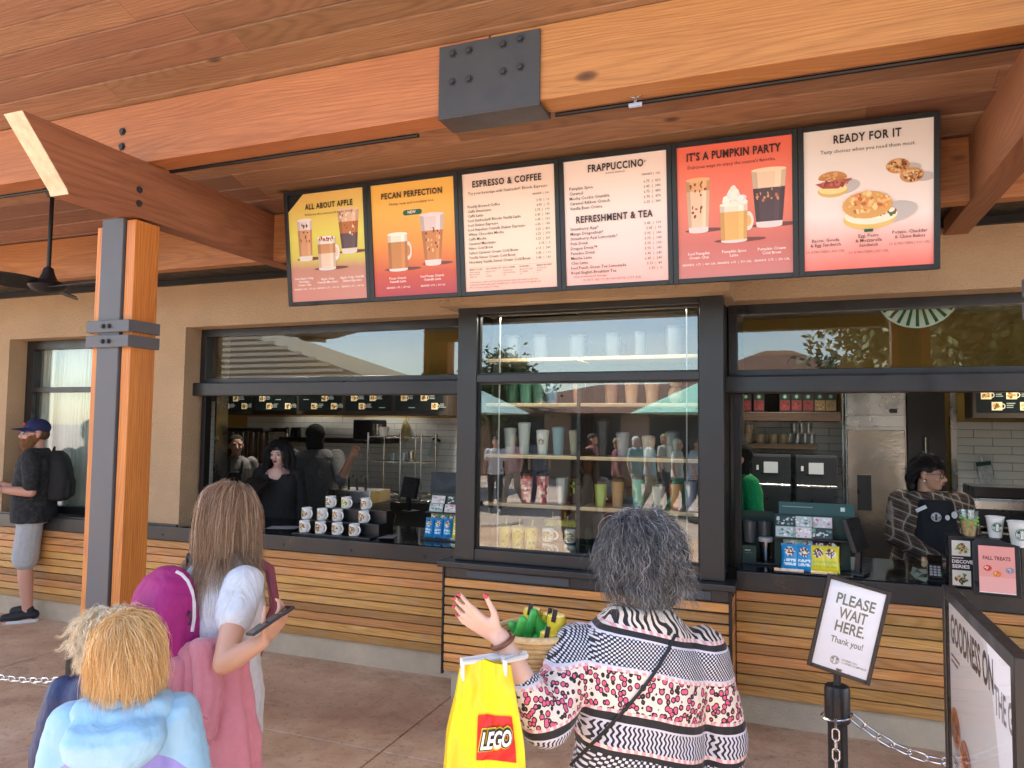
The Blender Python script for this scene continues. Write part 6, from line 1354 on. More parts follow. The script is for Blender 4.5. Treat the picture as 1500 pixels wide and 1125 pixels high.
# basket of toys held at her waist
bk_c = camray(784, 934, 2.0)
bs = thing('wicker_basket', 'round wicker basket of souvenirs tucked behind the raised arm', 'basket', bk_c, .3)
wk = MB()
for j in range(9): wk.tube([((.075+.0035*j)*cos(a)*(1+.02*sin(9*a+j*pi)), (.075+.0035*j)*sin(a)*(1+.02*sin(9*a+j*pi)), -.1+.013*j) for a in np.linspace(0, 2*pi, 40)[:-1]], .0065, 6, closed=True)
wk.build('weave', M('wicker', (.55, .36, .15), .7, var=.2, vs=40), bs, smooth=True); MB().lathe([(0, -.1), (.075, -.1), (.07, -.092), (0, -.092)], 20).build('base', MATS['wicker'], bs); MB().tube([(.108*cos(a), .108*sin(a), .02) for a in np.linspace(0, 2*pi, 40)[:-1]], .009, 8, closed=True).build('rim', M('wicker_rim', (.66, .47, .24), .6, var=.2, vs=60), bs, smooth=True)
MB().tube([(-.10, 0, .02), (-.09, 0, .02)], .005, 5).build('tie', MATS['wicker'], bs)
rb = random.Random(4)
for i in range(9):
    a = rb.uniform(0, 6.28); x, y = rb.uniform(-.045, .03), rb.uniform(-.06, .05); m = MB(); cone(m, (0, 0, -.05), (.012, 0, .045), .016, .012, 10)
    o = m.build('green_pouch', M('toy_green', (.06, .42, .08), .35, var=.2, vs=30), None, bk_c+Vector((x, y, -.005+.012*(i % 3))), (rb.uniform(-.6, .6), rb.uniform(-.7, .7), a), smooth='all'); tag(o, 'glossy green toy piece lying in the wicker basket', 'toy', 'green toy pieces in the basket')
for i, (q, z) in enumerate((((.055, -.045), .02), ((.06, .0), .055), ((.03, .05), .045), ((-.03, .06), .05))):
    t = thing('yellow_tin', ('small yellow tin with black tag at the basket rim', 'upper yellow tin with black tag in the basket', 'yellow tin behind the green toys', 'yellow tin at the back of the basket')[i], 'tin', bk_c+Vector((q[0], q[1], z))); MB().lathe([(0, -.07), (.024, -.07), (.026, .0), (.024, .012), (0, .014)], 18).build('tin', M('toy_yellow', (.75, .55, .03), .3), t, smooth=True); MB().box(-.006, .006, -.03, -.026, .0, .035).build('tag', m_blackp, t, rot=(0, .2, 0))

# ---------------------------------------------------------------- woman with the magenta backpack
CM = 2.60
hp = camray(334, 762, CM); ht = camray(332, 708, CM).z
rzM = pi-radians(24)
tmp = Matrix.Translation((hp.x, hp.y, 0)) @ Matrix.Rotation(rzM, 4, 'Z'); toL = lambda P: tmp.inverted() @ Vector(P)
eM, wM = toL(camray(328, 972, 2.27)), toL(camray(385, 940, 2.28))
fwM = toL(camray(410, 908, 2.32))-wM; nmM = Matrix.Rotation(-rzM, 3, 'Z') @ (-_r*.5+_u*.55+_f*.6); upM = Matrix.Rotation(-rzM, 3, 'Z') @ (-_r*.3-_f)
mom, I = adult('woman with long light brown hair in white t-shirt looking at her phone', (hp.x, hp.y, 0), rzM, ht, 1.0, (.62, .36, .24), yaw=radians(-6), pitch=.06, arms={'R': (eM, wM)}, sleeve=.3,
    hand_kw={'R': dict(fwd=fwM, nrm=nmM, side=sgn_side(fwM, nmM, upM), curl=.55)}, pants=cloth('dark_jeans', (.02, .025, .04)), shoes=(.3, .3, .3), voxel=.006, slope=.025)
tee = shirt_for(mom, I, cloth('white_tee', (.66, .68, .72), .85, .7, 14.), ht, 1.02, 0., .20, .80, .008, disp=.014, name='t_shirt')
hc, HR, k = I['hc'], I['HR'], I['k']; P = I['P']
hair_cap(mom, I, 1.03, .004, M('brown_hair_mass', (.16, .10, .068), .6, bump=.4, bs=120), drop=.16, side=1.0)
rad = (.079*k, .097*k, .088*k); cc_ = hc+HR @ Vector((0, .016, .038))*k
part = HR @ Vector((1, 0, 0))
def flowM(p, n):
    q = HR.inverted() @ Vector(n); s = 1 if q.x > .02 else -1; return HR @ Vector((s*.55*(1-abs(q.x)), .35 if q.y > -.2 else .1, -.55))
rt, nn = scalp(cc_, HR, rad, 520, lambda d: (d[2] > .05 and d[1] > -.75) or (d[1] > -.32 and d[2] > -.55), 11)
strands(mom, 'hair_locks', rt, nn, m_hair, [(.26, .15, .085), (.40, .25, .15), (.15, .085, .048), (.54, .37, .24), (.30, .18, .105)], .30, 15, .32, .06, .05, .8, [(tuple(cc_), tuple(x*1.03 for x in rad)), (tuple(P(0, .02, 1.30)), (.20*I['s'], .135*I['s'], .185*I['s']))], 22, .00055, .35, .0085, 9, flow=flowM, lenvar=.3, wob=.0026)
ph = thing('phone', 'dark smartphone held up in the hand of the white t-shirt woman', 'phone', camray(396, 909, 2.27))
ax = (camray(419, 893, 2.31)-camray(374, 924, 2.24)).normalized(); nn_ = (-_f*.25+_u*.75-_r*.6); nn_ = (nn_-ax*nn_.dot(ax)).normalized(); ph.rotation_euler = Matrix((nn_.cross(ax)*-1, nn_*-1, ax)).transposed().to_euler() if 0 else Matrix((ax.cross(nn_), ax, nn_)).transposed().to_euler()
MB().box(-.036, .036, -.074, .074, -.0045, .0045).build('case', M('phone_case', (.03, .022, .02), .35), ph, bevel=.004); MB().box(-.033, .033, -.07, .07, .0046, .0052).build('screen', m_screen, ph)
MB().box(.008, .030, .035, .066, -.0065, -.0045).build('camera', m_blackp, ph, bevel=.002)
bp, bb = backpack('magenta day pack with white zips worn by the white t-shirt woman', mom, P(.03, .215, 1.21), .29, .19, .40, tex_pack('pack_magenta', (.36, .012, .155)), radians(4))
m_web = M('webbing_mauve', (.22, .05, .075), .8, bump=.3, bs=300); m_zip = M('zip_white', (.72, .66, .64), .5)
for s in (-1, 1): MB().tube([(s*.07, -.09, .15), (s*.085, -.15, .205), (s*.10, -.235, .23), (s*.115, -.32, .17), (s*.12, -.345, .03), (s*.13, -.27, -.12), (s*.135, -.11, -.17)], .019, 8).build('shoulder_strap', m_web, bp, smooth=True)
MB().tube([(-.03, -.09, .19), (0, -.075, .235), (.03, -.09, .19)], .008, 8).build('grab_loop', m_blackp, bp, smooth=True)
bpy.context.view_layer.update()
for nm_, pp in (('zip', ((258, 838), (266, 842), (275, 852), (281, 866), (284, 884), (284, 905), (281, 925))),):
    q = [surf(bb, *x, lift=.002) for x in pp]; q = [x for x in q if x is not None]
    if len(q) > 2: MB().tube(q, .006, 6).build('zip', m_zip, bp, smooth=True)
q = [surf(bb, *x, lift=.001) for x in ((212, 868), (228, 878), (250, 882), (268, 880), (282, 876))]; q = [x for x in q if x is not None]
pass
cr = surf(bb, 276, 905, .006); cr = bp.matrix_world @ cr if cr is not None else bp.location.copy(); cb_ = thing('carabiner', 'small black snap hook on the magenta day pack', 'hook', cr); MB().tube([(.008*cos(a), 0, .022*sin(a)) for a in np.linspace(0, 2*pi, 16)[:-1]], .0025, 6, closed=True).build('ring', m_blackp, cb_, smooth=True)
# pink jacket over her arm: folded cloth falling from the forearm
jc = camray(309, 1010, 2.37); jt = camray(309, 936, 2.37).z; jz = jt-.02
jk = thing('pink_jacket', 'dusty pink jacket draped over the arm of the white t-shirt woman', 'jacket', (jc.x, jc.y, jt), -yb_)
def drape(W_, Dp, L, seed, x0=0., taper=.8, folds=6):
    rg = random.Random(seed); ph = [rg.uniform(0, 6) for _ in range(5)]; vs = []; nt, nv = 96, 44
    for j in range(nv+1):
        v = j/nv; z = -L*v; wv = W_*(taper+(1-taper)*min(1, v*2.2))*(1 if v > .06 else (.35+.65*(v/.06)**.5)); dv = Dp*(.7+.3*v)*(1 if v > .06 else (.3+.7*(v/.06)**.5))
        for i in range(nt):
            t = 2*pi*i/nt; am = .035+.12*min(1, v*1.5); f = 1+am*(sin(folds*t+ph[0]+.5*sin(v*3+ph[4]))*.6+sin((folds*2+1)*t+ph[1]+1.2*v)*.28+.4*sin(3*t+ph[2]+v*3))+.02*sin(30*v+5*t)
            vs.append((x0+wv*cos(t)*f+.02*sin(v*4+ph[3]), dv*sin(t)*f, z+.02*sin(t*2+ph[2])*(v > .8)))
    m = MB().add(vs, [(j*nt+i, j*nt+(i+1) % nt, (j+1)*nt+(i+1) % nt, (j+1)*nt+i) for j in range(nv) for i in range(nt)]+[tuple(range(nt))[::-1], tuple(range(nv*nt, nv*nt+nt))]); return m
m_pink = cloth('pink_fleece', (.58, .21, .25), .95, .3, 10., 700., .4)
drape(.168, .062, .66, 3, .01, .66).build('body', m_pink, jk, smooth='all'); sl = drape(.045, .05, .52, 8, -.09, .9, 3).build('sleeve', m_pink, jk, (0, -.035, -.05), smooth='all'); drape(.05, .045, .30, 5, .02, .7, 4).build('collar', m_pink, jk, (-.03, -.045, .012), smooth='all')
MB().box(.03, .11, -.072, -.066, -.47, -.462).build('pocket_seam', M('pink_dark', (.40, .12, .16), .9), jk)

# ---------------------------------------------------------------- children
def child(label, x, y, c, top_y, rz, yaw, jacket, lean=0., wide=.95, pitch=0.):
    hp = camray(x, y, c); ht = camray(x, top_y, c).z-.015
    return adult(label, (hp.x, hp.y, 0), rz, ht, wide, (.72, .46, .36), slope=.03, yaw=yaw, pitch=pitch, pants=cloth('child_trousers', (.05, .06, .09)), shoes=(.2, .2, .25), voxel=.007, hk=1.0, brow=(.3, .2, .1))+(ht,)
kidA, I, ht = child('child with strawberry blond bob in light blue and violet hooded jacket', 190, 952, 1.95, 892, pi+radians(34), radians(-34), None, pitch=.05)
def jacket_mat(name, upper, lower, zs):
    m, t, b = newmat(name); v = t.obj(); xyz = t.new('SeparateXYZ', Vector=v).outputs
    zz = t.math('ADD', xyz[2], t.math('MULTIPLY', t.math('ABSOLUTE', xyz[0]), -1.1 if 0 else .75))
    t.l.new(t.mix(t.math('GREATER_THAN', zz, zs), lower, upper), b.inputs['Base Color']); b.inputs['Roughness'].default_value = .55; b.inputs['Sheen Weight'].default_value = .2
    t.l.new(t.new('Bump', Strength=.4, Distance=.03, Height=t.noise(t.mapv(v, (1, 1, .6)), 9, 3, .5, .6)).outputs[0], b.inputs['Normal']); return m
SK = (.30, .54, .74)
jA = shirt_for(kidA, I, jacket_mat('jacket_blue_violet', SK, (.27, .25, .64), ht*.80), ht, 1.0, 0., .95, .80, .016, disp=.02, name='jacket')
P = I['P']; hc, HR, k, s = I['hc'], I['HR'], I['k'], I['s']
c = MB()     # the hood lies folded on the shoulders and back
loft(c, [(P(0, .10, 1.42), .09*s, .05*s), (P(0, .125, 1.40), .15*s, .085*s), (P(0, .145, 1.36), .165*s, .085*s), (P(0, .155, 1.31), .150*s, .068*s), (P(0, .155, 1.265), .105*s, .05*s), (P(0, .15, 1.235), .045*s, .03*s)], 28, 2.4)
for sg in (-1, 1): limb(c, [P(0, .12, 1.40), P(sg*.12, .07, 1.425), P(sg*.115, -.03, 1.42), P(sg*.06, -.085, 1.39)], [.05*s, .048*s, .04*s, .028*s])
bake(c, 'hood', .007, 4, cloth('jacket_sky', SK, .55, .4, 9.), disp=.02, dscale=.07, parent=kidA)
c = MB(); c.tube([P(.085*cos(a), .012+.08*sin(a), 1.452+.012*sin(a)) for a in np.linspace(0, 2*pi, 24)[:-1]], .016*s, 8, closed=True); c.build('lining', cloth('fleece_grey', (.5, .52, .52), .95), kidA, smooth=True)
hair_cap(kidA, I, 1.07, .002, M('blond_hair_mass', (.48, .25, .08), .6, bump=.4, bs=120), drop=.06, side=1.02)
rad = (.083*k, .101*k, .090*k); cc_ = hc+HR @ Vector((0, .016, .036))*k
rt, nn = scalp(cc_, HR, rad, 480, lambda d: (d[2] > .0 and d[1] > -.8) or (d[1] > -.38 and d[2] > -.6), 21)
crown = HR @ Vector((0, .5, .85))
def flowA(p, n): v = Vector(n)-crown*1.0; return (v.x*.8, v.y*.8, -.45)
strands(kidA, 'hair_locks', rt, nn, m_hair, [(.74, .45, .17), (.86, .60, .28), (.60, .32, .10), (.92, .72, .42), (.68, .40, .14)], .135, 11, .24, .06, .10, .7, [(tuple(cc_), tuple(x*1.04 for x in rad))], 34, .00042, .35, .010, 22, flow=flowA, lenvar=.35, wob=.0028)
kidB, I, ht = child('curly-haired blond child in a navy jacket behind the taller child', 163, 934, 2.30, 884, pi+radians(32), radians(-22), None)
shirt_for(kidB, I, cloth('jacket_navy', (.012, .026, .10), .5, .4, 9.), ht, 1.0, 0., .95, .80, .014, disp=.02, name='jacket')
hc, HR, k = I['hc'], I['HR'], I['k']
hair_cap(kidB, I, 1.10, .0, M('pale_hair_mass', (.62, .47, .27), .7, bump=.6, bs=150), drop=.08, side=1.06)
rad = (.086*k, .104*k, .092*k); cc_ = hc+HR @ Vector((0, .018, .034))*k
rt, nn = scalp(cc_, HR, rad, 460, lambda d: (d[2] > .0 and d[1] > -.8) or (d[1] > -.3 and d[2] > -.8), 31)
strands(kidB, 'hair_locks', rt, nn, m_hair, [(.86, .72, .48), (.92, .82, .60), (.74, .56, .32), (.95, .88, .72)], .115, 12, .12, .20, .85, 1.3, [(tuple(cc_), tuple(x*1.01 for x in rad))], 18, .0006, .7, .006, 33, flow=lambda p, n: (n[0]*.3, n[1]*.3, -.6), wob=.0012)

# ---------------------------------------------------------------- baristas
def barista(label, x, y, Y, top_y, rz, **kw):
    hp = onY(x, y, Y); ht = onY(x, top_y, Y).z; return adult(label, (hp.x, hp.y, 0), rz, ht, pants=cloth('black_trousers', (.012, .012, .013)), **kw)+(ht,)
def long_hair(r, I, cols, n, length, grow=1.07, seed=1, curl=.1, drop=.12, mask=None, kids_=8, grav=.28, mass=(.008, .007, .008), flow=None):
    hc, HR, k = I['hc'], I['HR'], I['k']; hair_cap(r, I, grow, .004, M('mass_%d' % (mass[0]*1000), mass, .5), drop=drop); rad = (.082*k, .1*k, .09*k); cc_ = hc+HR @ Vector((0, .016, .037))*k
    rt, nn = scalp(cc_, HR, rad, n, mask or (lambda d: (d[2] > .42 and d[1] > -.8) or (d[1] > -.25 and d[2] > -.5)), seed)
    def fl(p, n_): q = HR.inverted() @ Vector(n_); return HR @ Vector(((1 if q.x > 0 else -1)*.8*(1-abs(q.x)), .25, -.5))
    fc = hc+HR @ Vector((0, -.045, -.02))*k
    strands(r, 'hair_locks', rt, nn, m_hair, cols, length, 11, grav, .3, curl, .9, [(tuple(cc_), tuple(x*1.04 for x in rad)), (tuple(fc), (.066*k, .07*k, .1*k)), (tuple(I['P'](0, .0, 1.30)), (.2*I['s'], .13*I['s'], .17*I['s']))], kids_*2, .0008, .5, .01, seed, flow=flow or fl, wob=.002)
BLK = [(.006, .005, .006), (.012, .010, .011), (.02, .017, .018)]
P0 = onY(410, 672, 5.75); rzg = radians(22)
g1, I, ht = barista('barista with long black hair, black choker and black jacket at the left window', 409, 668, 5.75, 645, rzg, wide=1.02, skin_c=(.74, .50, .42), yaw=radians(-8), pitch=.14, lips=(.22, .02, .03), arms={}, voxel=.0065, fem=.9)
tmp = g1.matrix_world.inverted()
shirt_for(g1, I, cloth('black_jacket', (.010, .010, .011), .8, .5), ht, 1.12, 0., .95, .82, .018, name='jacket', neck=1.41)
s = I['s']; P = I['P']; c = MB(); c.ell(P(0, -.085, 1.375), (.085*s, .06*s, .10*s), 16, 12); c.ell(P(0, -.03, 1.42), (.11*s, .06*s, .045*s), 16, 12); cone(c, P(0, .0, 1.46), P(0, -.08, 1.40), .055*s, .06*s); bake(c, 'neckline', .006, 2, skin((.74, .50, .42)), parent=g1)
MB().tube([P(.056*cos(a), -.002+.058*sin(a), 1.475+.008*sin(a)) for a in np.linspace(0, 2*pi, 24)[:-1]], .006*s, 8, closed=True).build('choker', m_blackp, g1, smooth=True)
long_hair(g1, I, BLK, 300, .27, seed=41, curl=.22, drop=.14)
g2, I, ht = barista('barista in grey top and black apron standing behind the long-haired barista', 346, 657, 6.75, 636, radians(44), wide=1.0, skin_c=(.42, .25, .17), yaw=.06, voxel=.0075)
shirt_for(g2, I, cloth('grey_top', (.09, .085, .08)), ht, 1.04, 0., .6, .84, .008); P = I['P']; s = I['s']
ap = MB(); loft(ap, [(P(0, -.05, z), a*s, .10*s) for z, a in ((.6, .17), (.95, .165), (1.1, .13), (1.28, .085), (1.3, .08))], 20, 3); bake(ap, 'apron', .009, 3, cloth('black_apron', (.012, .013, .013)), parent=g2)
for sg in (-1, 1): MB().tube([P(sg*.07, -.15, 1.28), P(sg*.075, -.12, 1.40), P(sg*.06, -.0, 1.47)], .012, 6).build('apron_strap', MATS['black_apron'], g2, smooth=True)
hair_cap(g2, I, 1.07, .01, M('dark_cap_hair', (.010, .009, .009), .95, bump=.9, bs=130), drop=.05)
g3, I, ht = barista('broad barista in grey shirt seen from behind at the back counter', 462, 642, 6.55, 621, pi+radians(30), wide=1.55, skin_c=(.30, .17, .11), face_on=False, voxel=.0085, belly=.05,
    arms={'R': (onY(505, 700, 6.5)-onY(462, 700, 6.5), (0, 0, 0))} if 0 else None)
shirt_for(g3, I, cloth('grey_shirt', (.075, .073, .071), .85, .6), ht, 1.58, .05, .42, .80, .012)
hair_cap(g3, I, 1.16, .01, M('dark_cap_hair', (.010, .009, .009), .95, bump=.9, bs=130), drop=.10, side=1.1)
c = MB(); sR = I['sh']['R'][0]; q1 = g3.matrix_world.inverted() @ onY(500, 702, 6.35); q2 = g3.matrix_world.inverted() @ onY(516, 668, 6.3); limb(c, [sR, q1], [.085, .07]); bake(c, 'raised_sleeve', .009, 3, MATS['grey_shirt'], parent=g3)
c = MB(); limb(c, [q1, q2], [.052, .032]); hand(c, q2, q2-q1, (0, 1, .2), 1, .6); bake(c, 'raised_forearm', .007, 3, skin((.30, .17, .11)), parent=g3)
# plaid
def plaid(name):
    m, t, b = newmat(name); v = t.obj(); xyz = t.new('SeparateXYZ', Vector=v).outputs; x = t.math('ADD', xyz[0], t.math('MULTIPLY', xyz[1], .7)); z = t.math('ADD', xyz[2], t.math('MULTIPLY', xyz[0], .35))
    x = t.math('SUBTRACT', x, t.math('MULTIPLY', xyz[2], .3))
    st = lambda q, f, w, o=0.: t.math('LESS_THAN', t.math('FRACT', t.math('ADD', t.math('MULTIPLY', q, f), o)), w)
    c = t.mix(t.math('MULTIPLY', st(x, 15., .5), .55), (.14, .092, .05), (.038, .03, .022)); c = t.mix(t.math('MULTIPLY', st(z, 15., .5), .55), c, (.030, .026, .022))
    c = t.mix(t.math('MULTIPLY', st(x, 15., .13, .25), .8), c, (.42, .36, .29)); c = t.mix(t.math('MULTIPLY', st(z, 15., .13, .25), .8), c, (.42, .36, .29)); c = t.mix(t.math('MULTIPLY', st(z, 15., .06, .75), .7), c, (.35, .12, .10))
    t.l.new(c, b.inputs['Base Color']); b.inputs['Roughness'].default_value = .9
    t.l.new(t.new('Bump', Strength=.5, Distance=.03, Height=t.noise(v, 14, 4, .55, 1.)).outputs[0], b.inputs['Normal']); return m
YP2 = 5.80; r0 = onY(1362, 700, YP2); mi = (Matrix.Translation((r0.x, r0.y, 0)) @ Matrix.Rotation(radians(-4), 4, 'Z')).inverted()
eP, wP = mi @ onY(1312, 785, 5.72), mi @ onY(1384, 828, 5.50)
g4, I, ht = barista('barista with glasses, plaid shirt and black apron looking aside at the right window', 1362, 698, YP2, 668, radians(-4), wide=1.25, skin_c=(.50, .29, .19), yaw=radians(62), pitch=.06, arms={'R': (eP, wP)}, voxel=.0065, fem=.95)
shirt_for(g4, I, plaid('plaid_shirt'), ht, 1.36, 0., .93, .84, .02, name='plaid_shirt', disp=.018)
P = I['P']; s = I['s']; hc, HR, k = I['hc'], I['HR'], I['k']; H_ = lambda x, y, z: hc+HR @ (Vector((x, y, z))*k)
ap = MB(); loft(ap, [(P(.02, -.085, z), a*s, .115*s) for z, a in ((.6, .2), (.95, .19), (1.15, .165), (1.30, .14), (1.40, .115), (1.425, .10))], 24, 3); apo = bake(ap, 'apron', .008, 3, cloth('navy_black_apron', (.008, .009, .012), .85, .4), parent=g4)
pr = Print(); emblem(pr, 0, 0, .03, (.6, .6, .58), (.01, .01, .012)); pr.oval(.065, .0, .014, .018, (.6, .6, .58), 10); pr.oval(.105, .02, .018, .024, (.6, .6, .58), 10)
bpy.context.view_layer.update()
q = surf(apo, 1371, 757, .006)
if q is not None: pr.build('apron_print', m_paperprint, g4, q+Vector((0, -.012, 0)), (pi/2, 0, 0))
nt_ = surf(apo, 1350, 745, .006)
if nt_ is not None: MB().box(-.035, .035, -.004, .004, -.012, .012).build('name_tag', m_paper, g4, nt_+Vector((0, -.008, 0)), (0, -.5, 0), bevel=.003)
HRg = I['HR']
long_hair(g4, I, BLK, 260, .095, seed=51, curl=.10, drop=.0, grav=.1, mask=lambda d: d[2] > .28 and d[1] > -.86 or (d[1] > .1 and d[2] > -.6), flow=lambda p, n_: tuple(HRg @ Vector((0, 1, -.35))))
rt, nn = scalp(I['hc']+HRg @ Vector((0, .016, .037))*I['k'], HRg, (.083*I['k'], .101*I['k'], .091*I['k']), 26, lambda d: d[1] < -.62 and d[2] > .45 and abs(d[0]) < .5, 6)
strands(g4, 'fringe', rt, nn, m_hair, BLK, .06, 7, .3, .35, .1, .8, (), 7, .0011, .6, .006, 7, flow=lambda p, n_: tuple(HRg @ Vector((.3, -.6, -.6))))
c = MB(); c.ell(H_(0, .125, -.04), (.05*k, .05*k, .05*k)); c.ell(H_(0, .12, -.09), (.04*k, .035*k, .06*k)); bake(c, 'hair_bun', .006, 2, M('mass_8', (.008, .007, .008), .5), parent=g4)
gl = MB()
for sg in (-1, 1): gl.tube([H_(sg*.032+.024*cos(a), -.098+.004*abs(cos(a)), .002+.02*sin(a)) for a in np.linspace(0, 2*pi, 18)[:-1]], .0026*k, 6, closed=True); gl.tube([H_(sg*.056, -.094, .006), H_(sg*.08, -.03, .008), H_(sg*.081, .01, .0)], .002*k, 6)
gl.tube([H_(-.009, -.1, .006), H_(.009, -.1, .006)], .002, 6); gl.build('glasses', M('tortoise', (.10, .05, .02), .3), g4, smooth='all')
for sg in (-1, 1): MB().ell(H_(sg*.085, .0, -.045), .009*k, 10, 8).build('earring', m_white, g4, smooth='all')
g5, I, ht = barista('barista in bright green t-shirt half hidden by the right window jamb', 1080, 668, 6.2, 648, radians(-60), wide=1.15, skin_c=(.55, .32, .22), voxel=.0085)
shirt_for(g5, I, cloth('green_tee', (.0, .30, .085), .85, .4), ht, 1.2, 0., .42, .84, .012); hair_cap(g5, I, 1.1, .02, M('dark_cap_hair', (.010, .009, .009), .95, bump=.9, bs=130), drop=.12, side=1.05)
# ================================================================ signs and chains in front of the counter
def frame_from(P, right, up): # rotation with local X = right, local Z = up, local -Y = facing
    r = Vector(right).normalized(); u = Vector(up); u = (u-r*u.dot(r)).normalized(); y = u.cross(r); return Matrix((r, y, u)).transposed().to_euler()
CS = 2.30; pc = camray(1226, 1003, CS)
st = thing('stanchion', 'black stanchion post carrying the please wait here sign', 'stanchion', (pc.x, pc.y, 0))
ZT = pc.z
MB().lathe([(.0, 0), (.17, 0), (.17, .012), (.15, .024), (.04, .034), (.029, .05), (.029, ZT-.10), (.0, ZT-.10)], 28).build('post', m_blackp, st, smooth=True)
MB().lathe([(.0305, ZT-.115), (.038, ZT-.11), (.038, ZT-.012), (.034, ZT-.002), (.0, ZT)], 28).build('cap', m_blackp, st, smooth=True); MB().box(-.006, .006, -.0395, -.037, ZT-.09, ZT-.03).build('slot', m_black, st)
sg = thing('queue_sign', 'tilted black framed sign reading please wait here, thank you', 'sign', camray(1243, 922, CS-.01)); rr = _r*cos(radians(13))-_u*sin(radians(13)); rr = rr-_f*.42
sg.rotation_euler = frame_from(None, rr, _u*cos(radians(11))+_r*sin(radians(11))-_f*.02)
w2, h2 = .0925, .150
f = MB(); f.box(-w2, -w2+.012, 0, .022, -h2, h2); f.box(w2-.012, w2, 0, .022, -h2, h2); f.box(-w2+.012, w2-.012, .0005, .022, h2-.012, h2); f.box(-w2+.012, w2-.012, .0005, .022, -h2, -h2+.012); f.box(-w2+.012, w2-.012, .006, .022, -h2+.012, h2-.012); f.build('frame', m_blackp, sg, bevel=.002)
p = Print(); p.rect(-w2+.0125, -h2+.0125, w2-.0125, h2-.0125, (.80, .82, .86)); dg = srgb(58, 84, 74)
for s, v in (('PLEASE', .07), ('WAIT', .027), ('HERE.', -.016)): p.text(s, .004, v, .048, dg, bold=.022, res=3, width={'PLEASE': .112, 'WAIT': .082, 'HERE.': .086}[s])
p.text('Thank you!', .004, -.053, .028, dg, bold=.016, res=3, width=.094); emblem(p, -.018, -.107, .0135, srgb(60, 70, 66), (.80, .82, .86))
for i, s in enumerate(('STARBUCKS', 'COFFEE COMPANY', 'ANAHEIM')[:2]): p.text(s, .001, -.102-i*.009, .0085, dg, 'l', bold=.01, res=1)
p.build('card', m_paperprint, sg, (0, .0055, 0)); MB().box(-w2+.012, w2-.012, .0005, .0015, -h2+.012, h2-.012).build('cover', glassmat('sign_cover', .0, (1, 1, 1), .8), sg)
sgi = (sg.matrix_world if 0 else None); bpy.context.view_layer.update(); lo = sg.matrix_world.inverted() @ Vector((pc.x, pc.y, ZT-.01)); MB().tube([Vector((0, .012, -h2+.02)), Vector((0, .012, -h2-.005)), lo], .011, 10).build('stem', m_blackp, sg, smooth=True)
m_chain = M('chain_chrome', (.70, .70, .70), .18, metal=1.)
def linkmesh(L=.052, W_=.024, r=.0036):
    pts = [((L/2-W_/2)*(1 if cos(a) > 0 else -1)+W_/2*cos(a), W_/2*sin(a), 0) for a in np.linspace(0, 2*pi, 22)[:-1]]; return MB().tube(pts, r, 7, closed=True).mesh('link', m_chain, smooth='all')
def chain(label, pts, me, pitch):
    """links strung along a curve, every second one turned"""
    t = thing('chain', label, 'chain'); P = [Vector(p) for p in pts]; d = [0.]
    for a, b_ in zip(P, P[1:]): d.append(d[-1]+(b_-a).length)
    n = int(d[-1]/pitch); prev = None
    def at_(s):
        for i in range(len(P)-1):
            if s <= d[i+1]: return P[i].lerp(P[i+1], (s-d[i])/max(1e-6, d[i+1]-d[i]))
        return P[-1]
    for i in range(n):
        a, b_ = at_(i*pitch), at_((i+1)*pitch); c = (a+b_)/2; q = (b_-a).to_track_quat('X', 'Z') @ Quaternion((1, 0, 0), (.25 if i % 2 else 1.75)); o = ob('link', me, t, None, c); o.rotation_mode = 'QUATERNION'; o.rotation_quaternion = q
    return t
LM = linkmesh(); a = camray(1246, 1048, CS-.02); b_ = camray(1420, 1118, 2.05)
def sagged(a, b_, sag, n=24): return [a.lerp(b_, t)-Vector((0, 0, sag*4*t*(1-t))) for t in np.linspace(0, 1, n)]
chain('chrome chain swinging from the stanchion ring behind the poster stand', sagged(a, b_, .04), LM, .045)
c0 = camray(1226, 1048, CS); rg = thing('chain_ring', 'chrome ring around the neck of the stanchion', 'ring', c0); MB().tube([(.046*cos(t), .046*sin(t), .008*cos(t)) for t in np.linspace(0, 2*pi, 30)[:-1]], .0035, 7, closed=True).build('ring', m_chain, rg, smooth=True)
d0 = camray(1224, 1052, CS-.05); chain('short chrome chain end with snap hook hanging down the stanchion', [d0+Vector((0, 0, -.035)), d0+Vector((0, 0, -.45))], linkmesh(.036, .02, .003), .03)
MB().tube([d0+Vector((0, 0, .0)), d0+Vector((0, 0, -.03))], .004, 8).build('snap_hook', m_chain, [o for o in COL.objects if o.name.startswith('chain') and o.type == 'EMPTY' and 'snap' in o.get('label', '')][0], smooth=True)
# chain on the left, and the stanchion base it belongs to
LS = linkmesh(.040, .02, .0032); a = camray(-60, 975, 3.05); b_ = camray(110, 993, 2.75)
chain('white plastic chain running behind the children', sagged(a, b_, .03), LS, .034)
for o in [o for o in COL.objects if o.name.startswith('chain') and 'white plastic' in o.get('label', '')]:
    for c in o.children: pass
gb = onZ(97, 1138); sb = thing('stanchion', 'black stanchion whose round base shows beside the child in blue', 'stanchion', (gb.x, gb.y, 0))
MB().lathe([(.0, 0), (.16, 0), (.16, .012), (.14, .022), (.04, .03), (.0, .032)], 30).build('base', m_blackp, sb, smooth=True); MB().lathe([(.026, .03), (.026, .70), (.0, .71)], 20).build('post', m_blackp, sb, smooth=True)
